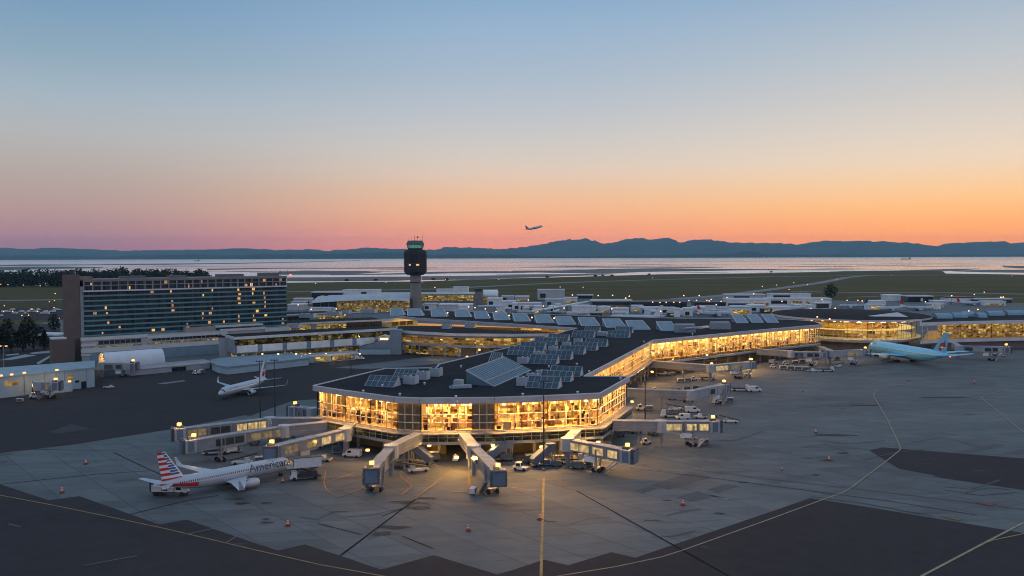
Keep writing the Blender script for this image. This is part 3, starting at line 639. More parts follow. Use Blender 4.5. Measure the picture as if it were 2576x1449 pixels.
# big ribbed monitor roof in the middle of the pier head
def monitor():
    A_, B_, C_ = P(1173, 967, 18.4), P(1244, 972.5, 18.4), P(1335, 932, 18.4); ax = C_ - B_; D_ = A_ + ax
    t0 = A_ + Vector((0, 0, 4.5)); t1 = t0 + ax * .97
    b = MB(); b.poly([B_, C_, t1, t0]); b.poly([A_, B_, t0]); b.poly([C_, D_, t1]); b.poly([D_, A_, t0, t1])
    o = b.build('roof_monitor', mat('blue_standing_seam', (.085, .16, .21), .5, .1, .4, 0), roof, off=TO)
    f = MB()
    for k in range(17):
        t = k / 16; f.beam(B_.lerp(C_, t) + Vector((0, 0, .05)), t0.lerp(t1, t) + Vector((0, 0, .05)), .14, .3)
    f.beam(B_, C_, .5, .5); f.beam(t0, t1, .4, .4); f.beam(B_, t0, .3, .4); f.beam(C_, t1, .3, .4); f.beam(B_.lerp(t0, .3) + Vector((0, 0, .15)), C_.lerp(t1, .3) + Vector((0, 0, .15)), .25, .3)
    f.build('standing_seam', FASC, roof, off=TO)
monitor()
# wedge roof lights along the main hall
for (px, py, w) in ((1000, 788, 40), (1045, 789, 46), (1105, 791, 46), (1165, 792, 46), (1213, 796, 44), (1262, 799.5, 46), (1313, 803, 48), (1370, 807, 52), (1424, 811, 54), (1483, 814, 56), (1547, 818, 60), (1606, 823, 60), (1680, 826, 52), (1862, 807, 34), (1900, 806, 34), (1938, 806, 34)):
    c = P(px, py + 4, ZR); s = c.y / FPX; L_ = w * s
    b = MB(); h = 4.4
    x0, x1, y0, y1 = c.x - L_ / 2, c.x + L_ / 2, c.y - 4.5, c.y + 4.5
    b.poly([(x0 + L_ * .12, y0, ZR - .1), (x1 - L_ * .05, y0, ZR - .1), (x1 - L_ * .28, y1, ZR + h), (x0, y1, ZR + h)])
    b.poly([(x0 + L_ * .12, y0, ZR - .1), (x0, y1, ZR + h), (x0, y1, ZR - .1)]); b.poly([(x1 - L_ * .05, y0, ZR - .1), (x1, y1, ZR - .1), (x1 - L_ * .28, y1, ZR + h)])
    b.poly([(x0, y1, ZR - .1), (x0, y1, ZR + h), (x1 - L_ * .28, y1, ZR + h), (x1, y1, ZR - .1)])
    ff = MB(); ff.beam((x0, y1, ZR + h), (x1 - L_ * .28, y1, ZR + h), .35, .3); ff.beam((x1 - L_ * .05, y0, ZR), (x1 - L_ * .28, y1, ZR + h), .35, .3); ff.beam((x0 + L_ * .12, y0, ZR), (x0, y1, ZR + h), .35, .3); ff.beam((x0 + L_ * .12, y0, ZR), (x1 - L_ * .05, y0, ZR), .35, .3)
    rlt = b.build('roof_light', mat('roof_light_panel', (.20, .27, .33), .45, .12, .3, .0), roof, off=TO); ff.build('roof_light_frame', FASCW, rlt, off=TO)
# two faceted plant rooms and a curved duct on the main roof
for (px, py, w, h) in ((1727, 836, 58, 4.2), (1816, 828, 56, 3.8)):
    c = P(px, py, ZR); s = c.y / FPX; L_ = w * s
    MB().hexa([(c.x - L_ / 2, c.y, ZR - .1), (c.x + L_ * .4, c.y - 1, ZR - .1), (c.x + L_ * .5, c.y + 8, ZR - .1), (c.x - L_ * .45, c.y + 8, ZR - .1), (c.x - L_ * .5, c.y, ZR + h), (c.x + L_ * .36, c.y - 1, ZR + h), (c.x + L_ * .44, c.y + 7, ZR + h), (c.x - L_ * .4, c.y + 7, ZR + h)]).build('plant_room', GREYP, roof, off=TO)
b = MB(); prev = None
for k in range(9):
    t = k / 8; q = P(1715 + 66 * t, 828 - 6 * t, ZR + 1.2 + 3.2 * math.sin(t * 2.2)); 
    if prev is not None: b.tube(prev, q, .7, 6)
    prev = q
b.build('curved_duct', FASC, roof, off=TO)

# ---------------------------------------------------------------- rooftop machines (each could be lifted off)
def rooftop_unit(label, px, py, w, d, h, z=ZR - .07, group='air handling units on the pier roof', wpx=None):
    c = P(px, py, z); t = thing('rooftop_unit', label, 'rooftop unit', c, R(-19), group)
    MB().box(-w / 2, w / 2, 0, d, .15, h, 0).build('casing', HV, t)
    MB().box(w / 2, w / 2 + .06, .15, d - .15, .3, h - .15).build('grille', HVW, t)  # right end paler and warmer than the casing: sky glow put into its colour
    MB().box(-w / 2 - .1, w / 2 + .15, -.1, d + .1, 0, .15).build('base', DARKM, t)
    if h > 2.2:
        for i in range(2): MB().tube((-w / 4 + i * w / 2, d / 2, h), (-w / 4 + i * w / 2, d / 2, h + .3), min(w, d) * .18, 8).build('fan_cowl', DARKM, t)
    return t
for a in (('pale box beside the foremost left roof light', 1028, 968, 4.2, 3.4, 2.8), ('middle pale box in the row on the left of the pier roof', 1060, 957, 3.6, 3.2, 2.9), ('pale box farthest back of the row near the left roof edge', 1092, 948.5, 3.6, 3.4, 3.0),
          ('pale box at the left end of the foremost right roof light', 1313, 972, 3.9, 3.2, 2.9), ('pale box behind the foremost box of the right row', 1337, 960, 3.7, 3, 2.6), ('third pale box of the right row, touching the rear roof light', 1360, 950, 3.6, 3, 2.4),
          ('box beside the nearest left prism of the middle roof lights', 1312, 916, 3.8, 3.4, 2.6), ('box between the second pair of prism roof lights', 1353, 902, 3.8, 3.2, 2.8), ('box between the third pair of prism roof lights', 1389, 887.5, 3.6, 3.2, 2.8), ('box between the fourth pair of prism roof lights', 1423, 876, 3.6, 3.2, 2.6), ('box between the farthest pair of prism roof lights', 1452, 866.5, 3.6, 3.2, 2.6), ('flat box between the two rear roof lights near the main hall', 1513, 846, 5, 4, 2.2),
          ('small chiller standing before the big ribbed monitor', 1150, 973, 2.6, 2.6, 2.1)):
    rooftop_unit(*a)
ch = thing('rooftop_chiller', 'long low silver chiller with pipes in front of the ribbed roof monitor', 'chiller', P(1163, 979, ZR - .07), R(12))
MB().box(-3, 3, 0, 1.8, .3, 1.2).build('casing', HV, ch); b = MB()
for k in range(3): b.tube((-3.8 + k * .35, .2, .2), (-3.8 + k * .35, 1.9, .9), .09, 6)
b.build('pipe', FASC, ch); MB().box(-3.2, 3.2, -.2, 2, 0, .3).build('base', DARKM, ch)
# small domed vents on the roof
rr = random.Random(3); v0 = None
VL = ['left of the curtained bay', 'over the left curtained bay', 'over the middle lit bay', 'over the right curtained bay', 'over the right lit bays', 'before the foremost left roof light', 'before the foremost left box', 'left of the rear right prisms', 'beside the monitor tip', 'by the third right prism', 'behind the right front box', 'between the monitor and right prisms', 'at the right rear corner of the pier head', 'at the bend of the pier edge', 'on the edge above the right concourse', 'left of the ribbed monitor at the back', 'in the middle of the pier neck', 'by the right concourse edge, next to its twin']
for i, (px, py) in enumerate(((914, 988), (1006, 996), (1147, 1002), (1315, 996), (1453, 991), (962, 974), (1068, 968), (1454, 940), (1412, 930), (1482, 938), (1381, 925), (1413, 930.5), (1561, 956), (1620, 862), (1742, 842), (1160, 925), (1451, 919), (1742, 844))):
    p = P(px, py, ZR - .08)
    if v0 is None:
        v0 = thing('roof_vent', 'small pale roof vent ' + VL[i], 'vent', p, 0, 'roof vents on the pier')
        MB().tube((0, 0, 0), (0, 0, .5), .28, 8).build('pipe', FASC, v0); MB().ball((0, 0, .65), .42, 0, 8, .7).build('cap', WHITEP, v0)
    else: dup(v0, p, None, 'small pale roof vent ' + VL[i])

# ---------------------------------------------------------------- oval hall and right wing
OV = thing('oval_hall', 'glowing oval glass hall under a broad disc roof at the far right', 'building', tuple(P(2135, 800, 0)[:2]) + (0,))
c = P(2135, 794, 19.6); OVO = Vector((c.x, 566.0, 0)); OVO.x = PY(2135, 794, 566.0).x; OV.location = OVO
ea, eb = 50.0, 56.0; ex = Vector((1, -.14, 0)).normalized(); ey = Vector((.14, 1, 0)).normalized()
def ell(t, k=1.0, z=0): q = OVO + ex * (ea * k * math.cos(t)) + ey * (eb * k * math.sin(t)); return (q.x, q.y, z)
N = 48; E = [ell(6.28318 * i / N) for i in range(N)]
MB().loft([[ell(6.28318 * i / N, k, z) for i in range(N)] for k, z in ((.93, 18.6), (1.0, 18.9), (1.0, 19.8), (.97, 20.1), (.6, 20.9), (.1, 21.2))], 0).build('roof', ROOFD, OV, off=OVO)
MB().loft([[ell(6.28318 * i / N, k, z) for i in range(N)] for k, z in ((1.003, 18.8), (1.006, 20.0))], 0, False).build('roof_edge', FASCW, OV, off=OVO)
MB().poly([ell(6.28318 * i / N, .93, 18.55) for i in range(N)]).build('eaves_soffit', mat('timber_soffit', (.45, .28, .13), .6, .2, .4), OV, off=OVO)
lt = MB()
for k in range(11):
    t = -2.35 + k * .16; q = ell(t, .90, 18.3); lt.box(q[0] - (1.4 if 2 < k < 9 else .6), q[0] + (1.4 if 2 < k < 9 else .6), q[1] - .4, q[1] + .4, 18.1, 18.5)
lt.build('eaves_lamp', LAMPW, OV, off=OVO)
for k in (-2.0, -1.7, -1.4, -1.1): q = ell(k, .92, 17.8); lamp_light(OV, q, 2600, (1, .6, .22), .5, OVO)
for k in range(10):
    t0 = math.pi + .15 + k * (math.pi - .3) / 10; t1 = t0 + (math.pi - .3) / 10
    curtain(OV, OVO, ell(t0, .82)[:2], ell(t1, .82)[:2], 7.0, 18.5, 4, [7.1, 9.5, 12.5, 15.5, 18.4], GLIT, MULL, 'glass_wall', .18)
MB().loft([[ell(math.pi + .1 + (math.pi - .2) * i / 16, .62, z) for i in range(17)] for z in (7, 18.5)], 0, False, False).build('hall_interior', SHOP3, OV, off=OVO)
MB().poly([ell(6.28318 * i / N, .81, 7.0) for i in range(N)]).build('floor_slab', TAN, OV, off=OVO)
MB().poly([ell(6.28318 * i / N, .80, 12.4) for i in range(N)]).build('mezzanine', CEIL2, OV, off=OVO)
MB().loft([[ell(6.28318 * i / N, k, z) for i in range(N)] for k, z in ((.86, 5.2), (.88, 6.9), (.80, 7.02))], 0).build('skirt', FASCW, OV, off=OVO)
MB().loft([[ell(6.28318 * i / N, .74, z) for i in range(N)] for z in (0, 5.3)], 0).build('ground_storey', CONW, OV, off=OVO)
b = MB(); q = P(2224, 797, 20.4); b.hexa([(q.x - 13, q.y - 3, 19.8), (q.x + 16, q.y - 3, 19.6), (q.x + 16, q.y + 2, 19.6), (q.x - 13, q.y + 2, 19.8), (q.x - 11, q.y, 20.8), (q.x + 9, q.y, 23.2), (q.x + 9, q.y + 1, 23.2), (q.x - 11, q.y + 1, 20.8)]); b.build('roof_fin', FASCW, OV, off=OVO)

RW = thing('right_wing', 'glass fronted wing with blue roof lights right of the oval hall', 'building', tuple(P(2450, 812, 0)[:2]) + (0,)); RWO = RW.location.copy()
rw = [tuple(P(x, y, 18.5)[:2]) for x, y in ((2315, 812), (2420, 808.5), (2576, 805.5), (2800, 800), (2800, 786), (2420, 789), (2330, 792))]
MB().prism(rw, 17.6, 18.4).build('roof', ROOFD, RW, off=RWO)
b = MB()
for i in (0, 1, 2, 6): b.beam((*rw[i], 17.6), (*rw[(i + 1) % 7], 17.6), .6, 2.0)
b.build('fascia', FASCW, RW, off=RWO)
rg = offset(rw, -1.2); ri = offset(rw, -9)
for i, sp in ((0, (0, .5, 1)), (1, (0, .5, 1)), (2, (0, .35, .7, 1))):
    for t0, t1 in zip(sp, sp[1:]):
        curtain(RW, RWO, lerp2(rg[i], rg[i + 1], t0), lerp2(rg[i], rg[i + 1], t1), 7.5, 16.7, 4, [7.6, 10.5, 13.5, 16.6], GLIT if (i, t0) != (2, .35) else GDRK)
    wall(RW, RWO, ri[i], ri[i + 1], 7.5, 16.7, SHOP3, 'hall_interior')
    wall(RW, RWO, lg[0] if False else lerp2(rg[i], ri[i], -.12), lerp2(rg[i + 1], ri[i + 1], -.12), 5.6, 7.5, FASCW, 'skirt')
    wall(RW, RWO, lerp2(rg[i], ri[i], .6), lerp2(rg[i + 1], ri[i + 1], .6), 0, 5.8, CONW, 'ground_storey')
MB().poly([(p[0], p[1], 7.45) for p in rg]).build('floor_slab', TAN, RW, off=RWO); MB().poly([(p[0], p[1], 16.75) for p in rg]).build('ceiling', CEIL2, RW, off=RWO)
for (px, py, w) in ((2370, 800, 40), (2410, 798, 34), (2432, 795, 30), (2500, 793, 40), (2550, 792, 44), (2600, 791, 44), (2465, 798, 22)):
    q = P(px, py, 18.4); L_ = w * q.y / FPX
    MB().loft([[(q.x + x, q.y + math.cos(a) * 4, 18.3 + math.sin(a) * 3.2) for a in [math.pi * k / 6 for k in range(7)]] for x in (-L_ / 2, L_ / 2)], 0, True).build('roof_light', mat('blue_roof_vault', (.20, .32, .40), .35, .1, .3, .2), RW, off=RWO)
# ---------------------------------------------------------------- annexes of the left concourse
AN = thing('glazed_annex', 'low lit annex with a curved pale roof edge left of the pier', 'building', tuple(P(1160, 870, 0)[:2]) + (0,)); ANO = AN.location.copy()
an = [tuple(P(x, y, 14.6)[:2]) for x, y in ((996, 829), (1050, 833), (1150, 838), (1290, 839), (1400, 838), (1400, 826), (1060, 818), (1000, 820))]
MB().prism(an, 13.6, 14.4).build('roof', ROOFD, AN, off=ANO)
b = MB()
for i in (0, 1, 2, 3, 7): b.beam((*an[i], 13.6), (*an[(i + 1) % 8], 13.6), .5, 1.6)
b.build('fascia', FASCW, AN, off=ANO)
ag = offset(an, -1); ai = offset(an, -5)
for i in range(4):
    curtain(AN, ANO, ag[i], ag[i + 1], 7.2, 11.8, 7, [7.3, 9.4, 11.7], GLIT)
    wall(AN, ANO, ai[i], ai[i + 1], 7.2, 12.8, SHOP3, 'hall_interior'); wall(AN, ANO, ag[i], ag[i + 1], 11.8, 13.0, BLUEP, 'upper_band'); wall(AN, ANO, lerp2(ag[i], ai[i], -.1), lerp2(ag[i + 1], ai[i + 1], -.1), 5.9, 7.2, GREYP, 'skirt')
    wall(AN, ANO, lerp2(ag[i], ai[i], 1.2), lerp2(ag[i + 1], ai[i + 1], 1.2), 0, 6, SHOP2 if i < 2 else CONW, 'ground_storey')
    for t in (.02, .35, .68):
        p = lerp2(ag[i], ag[i + 1], t); MB().box(p[0] - .4, p[0] + .4, p[1] - .4, p[1] + .4, 0, 6).build('column', GREYP, AN, off=ANO)
MB().poly([(p[0], p[1], 7.15) for p in ag]).build('floor_slab', TAN, AN, off=ANO); MB().poly([(p[0], p[1], 12.9) for p in ag]).build('ceiling', CEIL2, AN, off=ANO)
for px in (1206, 1100): p = P(px, 880, 5); lamp_light(AN, (p.x, p.y - 6, 5), 900, off=ANO)

LB = thing('left_concourse', 'long concourse with white and blue-grey panels below a lit window strip', 'building', tuple(P(800, 880, 0)[:2]) + (0,)); LBO = LB.location.copy()
lb0, lb1 = P(590, 849, 14.5), P(1000, 825.5, 14.5); dl = (lb1 - lb0); LBL = dl.length; dl.normalize(); nl = Vector((-dl.y, dl.x, 0))
def LP(t, dpt, z): q = lb0 + dl * t + nl * dpt; return (q.x, q.y, z)
lbp = [LP(0, 0, 0)[:2], LP(LBL, 0, 0)[:2], LP(LBL, 26, 0)[:2], LP(0, 26, 0)[:2]]
MB().prism(lbp, 13.4, 14.2).build('roof', ROOFD, LB, off=LBO)
b = MB(); b.beam(LP(0, 0, 14), LP(LBL, 0, 14), .5, 1.5); b.beam(LP(0, 0, 14), LP(0, 26, 14), .5, 1.5); b.build('fascia', FASCW, LB, off=LBO)
nb = 7
for k in range(nb):
    t0, t1 = LBL * k / nb, LBL * (k + 1) / nb
    curtain(LB, LBO, LP(t0, .8, 0)[:2], LP(t1, .8, 0)[:2], 9.6, 13.3, 5, [9.7, 13.2], GDRK, MULD, 'window_strip', .12)
    wall(LB, LBO, LP(t0 + 1.4, .6, 0)[:2], LP(t1 - 1.4, .6, 0)[:2], 5.6, 9.6, WHITEP, 'white_panel', .4)
    wall(LB, LBO, LP(t0 - 1.4 if k else t0, .9, 0)[:2], LP(t0 + 1.4, .9, 0)[:2], 5.6, 9.6, BLUEP, 'blue_panel', .3)
    MB().box(-.5, .5, -.5, .5, 0, 5.6).build('column', GREYP, LB, off=LBO - Vector(LP(t0 + 3, 1.5, 0)))
wall(LB, LBO, LP(0, 4, 0)[:2], LP(LBL, 4, 0)[:2], 9.0, 13.4, SHOP3, 'hall_interior'); wall(LB, LBO, LP(0, 7, 0)[:2], LP(LBL, 7, 0)[:2], 0, 5.6, SHOP2, 'ground_storey')
MB().prism(lbp, 5.2, 5.6).build('floor_slab', GREYP, LB, off=LBO)
wall(LB, LBO, LP(0, .3, 0)[:2], LP(0, 26, 0)[:2], 5.6, 13.4, GREYP, 'end_wall')
MB().prism([LP(-.5, -.6, 0)[:2], LP(LBL * .96, -.6, 0)[:2], LP(LBL * .96, -4, 0)[:2], LP(-.5, -4, 0)[:2]], 4.9, 5.2).build('canopy', DARKM, LB, off=LBO)
for px in (660, 700, 745, 780, 820, 905): p = P(px, 890, 4.6); MB().box(p.x - .4, p.x + .4, p.y - .3, p.y + .3, 4.3, 4.8).build('canopy_lamp', LAMPW, LB, off=LBO)
for px in (680, 760, 850): p = P(px, 894, 4.2); lamp_light(LB, (p.x, p.y, 4.0), 700, (1, .66, .3), .4, LBO)
# stair tower and sloping stair roof between the concourse and the annex
ST = thing('stair_block', 'blue-grey stair block with a sloped covered stair beside the annex', 'building', P(985, 892, 0)); STO = ST.location.copy()
MB().box(-1, 6, 0, 7, 0, 15.2).build('tower', BLUEP, ST)
MB().prism([(-20, 0), (-1, 0), (-1, 6), (-20, 6)], 0, 3.2).build('base', LBLUE, ST)
MB().hexa([(-19, .3, 3.6), (-1, .3, 3.6), (-1, 5.5, 3.6), (-19, 5.5, 3.6), (-19, .3, 5.0), (-1, .3, 9.6), (-1, 5.5, 9.6), (-19, 5.5, 5.0)]).build('stair_wall', BLUEP, ST)
b = MB(); prev = None
for x, z in ((-20, 5.2), (-14, 7.2), (-8, 10.6), (-5, 11.6), (-1, 10.8)):
    if prev: b.beam((prev[0], 3, prev[1]), (x, 3, z), 6.4, .5)
    prev = (x, z)
b.build('stair_roof', FASCW, ST); MB().box(-7, -2, -.1, .3, 9.0, 10.2).build('window', LAMPC, ST)
# roofs stacked behind the left concourse
def block(name, label, x0, x1, yb, z, dep, wm=GREYP, rm=ROOFD, strip=None, cat='building', base=0, edge=None, group=None):
    a, b_ = P(x0, yb[0] if isinstance(yb, tuple) else yb, z), P(x1, yb[1] if isinstance(yb, tuple) else yb, z)
    t = thing(name, label, cat, (a.x, a.y, 0), 0, group); of = t.location.copy(); d = (b_ - a).normalized(); nn = Vector((-d.y, d.x, 0))
    po = [(a.x, a.y), (b_.x, b_.y), (b_.x + nn.x * dep, b_.y + nn.y * dep), (a.x + nn.x * dep, a.y + nn.y * dep)]
    MB().prism(po, base, z - 1.2).build('wall', wm, t, off=of)
    MB().prism(offset(po, .5), z - 1.2, z - .1).build('roof_edge', edge or FASCW, t, off=of); MB().prism(offset(po, .1), z - .1, z).build('roof', rm, t, off=of)
    if strip:
        L_ = (b_ - a).length
        for (t0, t1, z0, z1, gm) in strip:
            q0, q1 = lerp2(po[0], po[1], t0), lerp2(po[0], po[1], t1); o_ = (-nn.x * .15, -nn.y * .15)
            f = MB(); f.poly([(q0[0] + o_[0], q0[1] + o_[1], z0), (q1[0] + o_[0], q1[1] + o_[1], z0), (q1[0] + o_[0], q1[1] + o_[1], z1), (q0[0] + o_[0], q0[1] + o_[1], z1)]); w_ = f.build('window_strip', gm, t, off=of)
            f = MB(); k = max(2, int(L_ * (t1 - t0) / 4))
            for i in range(k + 1):
                q = lerp2(q0, q1, i / k); f.beam((q[0] + o_[0] * 1.4, q[1] + o_[1] * 1.4, z0), (q[0] + o_[0] * 1.4, q[1] + o_[1] * 1.4, z1), .18, .1)
            f.beam((q0[0] + o_[0] * 1.4, q0[1] + o_[1] * 1.4, z0), (q1[0] + o_[0] * 1.4, q1[1] + o_[1] * 1.4, z0), .1, .2)
            f.build('glazing_frame', MULD, w_, off=of)
    return t, of, po
DGL = mat('dark_window', (.02, .026, .03), .12, .3, .5, 0, .6)
block('link_building', 'flat roofed link with scattered lit windows right of the hotel foot', 720, 960, (813, 803), 15.5, 22, GREYP, ROOFD, [(0, .25, 10.5, 14, SHOP3), (.3, .62, 10.5, 14, SHOP3), (.62, .8, 10, 14, DGL), (.8, 1, 10.5, 14, DGL)])
block('link_building', 'pale framed link building joining the concourse and main hall', 960, 1050, (808, 801), 13.5, 14, BLUEP, GREYP, [(.28, .45, 9.5, 12.2, DGL), (.5, .66, 9.5, 12.2, DGL), (.7, .86, 9.5, 12.2, DGL)])
block('link_building', 'low grey hall with dark roof right behind the hotel end', 722, 905, (790, 783), 16, 20, GREYP, ROOFD, [(0, .3, 11, 14, DGL), (.4, .8, 11, 14, SHOP3)])
for i, (px, py, w, lb_) in enumerate(((836, 794, 11, 'long pale unit on the roof right of the hotel'), (868, 790, 6, 'boxy pale unit left of the main hall roof lights'), (770, 800, 12, 'flat unit beside the hotel end wall'), (925, 788, 12, 'long unit just left of the main hall roof lights'), (740, 826, 6, 'white box on the concourse roof beside the hotel'), (1180, 826, 6, 'grey box on the lit annex roof'), (1120, 828, 5, 'small unit on the left half of the annex roof'))):
    rooftop_unit(lb_, px, py, w, 5, 3.0, 16 if i < 4 else 14.4, 'machines on the rear roofs')

# ---------------------------------------------------------------- hotel
HO = thing('hotel', 'twelve storey hotel with teal glass bands, scattered lit rooms and a brown end tower', 'hotel')
h0 = P(213, 845, 15); h1 = P(722, 820.5, 14.0); h0 = Vector((h0.x, h0.y, 0)); h1 = Vector((h1.x, h1.y, 0))
HD = (h1 - h0); HL = HD.length; HD.normalize(); HN = Vector((-HD.y, HD.x, 0)); HO.location = h0; HO.rotation_euler = (0, 0, math.atan2(HD.y, HD.x))
# local frame: x along the facade, y into the building
HT = 47.3; HB = 14.4
TEALP = mat('teal_spandrel', (.09, .225, .26), .3, .2, .12, 0, .6); TEALD = mat('teal_window', (.009, .036, .045), .35, .9, .45, 0, .3, 0, (1, 1, .25), 2)
CORE = MB().box(0, HL, .5, 24, HB - .5, HT - 1.4).build('wall', TEALD, HO)
MB().box(-.2, HL + .2, -.3, 24.3, HT - 1.4, HT).build('roof', mat('hotel_roof_edge', (.21, .19, .185), .7, .15, .2), HO)
TEALF = mat('teal_frame', (.04, .10, .12), .4, .2, .3)
NF = 9; fh = (40.2 - HB) / NF
for k in range(NF):
    z = HB + k * fh
    MB().box(0, HL, 0, .5, z, z + .95).build('spandrel', TEALP, HO)
    b = MB(); nwin = 22
    for i in range(nwin + 1): b.box(HL * i / nwin - .06, HL * i / nwin + .06, .34, .5, z + 1.05, z + fh)
    b.box(0, HL, .36, .5, z + fh - .1, z + fh); b.build('window_frame', TEALF, HO)
MB().box(-.4, HL + .3, -.5, .5, 40.2, 41.0).build('cornice', FASCW, HO)
for k in range(2):
    z = 41.0 + k * 2.9; b = MB()
    for i in range(27):
        x = HL * i / 26; b.box(x - .11, x + .11, -.1, .5, z, z + 2.7); 
        if i < 26: b.box(x + .7, x + .82, .1, .5, z, z + 2.7)
    b.box(0, HL, -.05, .5, z + 2.55, z + 2.66); b.build('window_frame', FASC, HO); MB().box(0, HL, -.15, .5, z + 2.6, z + 2.9).build('spandrel', mat('pale_grey_spandrel', (.34, .35, .35), .6, .1, .3), HO)
RL = [emit('lit_room', (1, .42, .05), .62), emit('bright_room', (1, .52, .09), .95), emit('dim_room', (1, .40, .08), .32)]
rr = random.Random(21)
rooms = [(.03, 10.4, 0), (.2, 9.4, 1), (.365, 10.4, 2), (.48, 9.6, 2)]
for cx in (.30, .345, .395, .47, .55, .58, .60, .655, .71, .735, .81, .83, .875, .93, .975):
    for k in range(9):
        if rr.random() < (.40 if cx in (.81, .875, .735, .58, .345) else .2): rooms.append((cx + rr.uniform(-.004, .004), k, rr.choice((0, 0, 1, 2))))
for q in ((.09, 5, 1), (.095, 4, 0), (.04, 4, 2), (.10, 2, 0), (.075, 0, 0), (.15, 1, 0), (.77, 9.5, 0), (.8, 9.5, 1), (.81, 8, 1), (.81, 7, 1), (.94, 9.6, 2), (.96, 10.5, 2), (.87, 10.4, 0), (.545, 10.4, 2)): rooms.append(q)
for x, k, kk in rooms:
    if k < 9: z0 = HB + int(k) * fh + 1.08; z1 = z0 + fh - 1.15
    else: z0 = 41.1 + (0 if k < 10 else 2.9); z1 = z0 + 2.2
    w = rr.choice((.8, 1.1, 1.8)); ph = rr.uniform(.6, 1)
    MB().poly([(x * HL, .46, z0), (x * HL + w, .46, z0), (x * HL + w, .46, z0 + (z1 - z0) * ph), (x * HL, .46, z0 + (z1 - z0) * ph)]).build('lit_window', RL[kk], HO)
# brown end tower, its base and roof gear
def HQ(px, py, z): # point of the photo at height z in the hotel's own frame
    q = P(px, py, z) if abs(z - CAMZ) > 15 else None
    return Matrix.Rotation(-HO.rotation_euler.z, 3, 'Z') @ (q - h0)
def hx(px, ly):   # local x of the vertical line through pixel column px on the plane local y = ly
    d = ray(px, 800); d = Matrix.Rotation(-HO.rotation_euler.z, 3, 'Z') @ Vector((d.x, d.y, 0)); o_ = Matrix.Rotation(-HO.rotation_euler.z, 3, 'Z') @ (-h0); return o_.x + d.x * (ly - o_.y) / d.y
tw1 = hx(203, 1.0); 
MB().prism([(tw1 - 9.0, 1.0), (tw1, 1.0), (tw1 + 1.5, 23.0), (hx(163, 14.0), 14.0)], 0, HT + 2.6).build('end_tower', BROWN, HO); MB().box(tw1 - 3, 5, 1.2, 10, HT - .5, HT + 1.6).build('tower_shoulder', mat('brown_parapet', (.22, .175, .155), .8, .15, .2), HO)
MB().box(tw1, 0, .6, 6.2, 0, HT - 4).build('corner_pier', GREYP, HO)
tb0, tb1 = hx(130, -3.0), hx(186, -6.0)
MB().prism([(tb0, -3), (tb1, -6), (tb1 + 1, 6), (tb0, 6)], 0, 14.2).build('tower_base', mat('brown_base', (.125, .098, .088), .8, .15, .15), HO); MB().prism([(tb0 - .3, -3.3), (tb0 + 7, -4.6), (tb0 + 7, 4), (tb0 - .3, 4)], 14.2, 15.0).build('base_coping', FASCW, HO)
for x in (-10, -8.8, -6): MB().tube((x + tw1 + 4, 12, HT + 2.6), (x + tw1 + 4, 12, HT + 2.6 + (2 if x < -7 else 3)), .5 if x < -7 else 1.6, 6).build('roof_tank', DARKM, HO)
for x, w, h in ((22, 14, 1.4), (50, 10, 1.2), (80, 16, 1.6), (108, 12, 2.0)): MB().box(x, x + w, 8, 16, HT, HT + h).build('roof_plant', mat('plant_screen', (.14, .14, .14), .7, .15, .4), HO)
for x in (74, 118, 121, 126): MB().tube((x, 9, HT), (x, 9, HT + 4), .12, 5).build('mast', DARKM, HO)
MB().box(125, 126, 2, 3, HT + .1, HT + 1.1).build('roof_beacon', LAMPR, HO)
# podium: stepped white bands with dark window strips
PW = mat('podium_white', (.60, .60, .60), .6, .1, .15); PG = mat('podium_grey', (.40, .40, .41), .6, .1, .2)
MB().box(-2.5, HL * .99, -5, .2, 0, HB - .2).build('podium', PG, HO)
for z0, z1, x0, x1 in ((12.6, 14.4, -3, HL * .27), (11.7, 13.3, HL * .27, HL * .66), (9.4, 10.7, -3, 5), (5.6, 8.0, -3, HL * .8), (4.0, 5.0, -3, 6), (13.4, 14.9, HL * .62, HL * .86), (11.6, 13.6, HL * .86, HL)): MB().box(x0, x1, -5.5, -4.9, z0, z1).build('white_band', PW, HO)
for z0, z1, x0, x1, mm in ((10.2, 11.7, HL * .29, HL * .72, DGL), (9.9, 12.2, 6, HL * .24, DGL), (8.2, 9.0, HL * .02, HL * .24, SHOP2), (8.4, 9.6, HL * .27, HL * .84, SHOP2), (9.8, 11.4, HL * .74, HL * .97, SHOP3)):
    o = MB().poly([(x0, -5.12, z0), (x1, -5.12, z0), (x1, -5.12, z1), (x0, -5.12, z1)]).build('window_strip', mm, HO); b = MB(); k = int((x1 - x0) / 2.6)
    for i in range(k + 1): b.box(x0 + (x1 - x0) * i / k - .1, x0 + (x1 - x0) * i / k + .1, -5.3, -5.12, z0, z1)
    b.box(x0, x1, -5.25, -5.12, z1 - .15, z1); b.build('window_frame', PG, o)
MB().box(2, HL * .62, -6.2, -5, 0, 5.4).build('lower_wall', BLUEP, HO); MB().box(HL * .62, HL * .8, -5.3, -5.05, 0, 5.2).build('loading_bay', DGL, HO)
MB().box(HL * .45, HL * .6, -4.8, .1, HB - .2, HB + 2.4).build('terrace_house', mat('terrace_wall', (.33, .30, .28), .7, .1, .3), HO); MB().box(HL * .6, HL * .85, -5.2, .1, HB + 1.6, HB + 2.6).build('terrace_roof', PW, HO)
# concrete lift tower beside the podium
LT = thing('lift_tower', 'plain grey concrete lift tower at the left end of the concourse', 'tower', P(572, 905, 0), R(15))
MB().box(-4.6, 4.6, 0, 8, 0, 13.2).build('shaft', mat('pale_concrete', (.33, .36, .40), .7, .1, .2), LT); MB().box(-4.9, 4.9, -.3, 8.3, 13.2, 13.9).build('cap', ROOFD, LT)
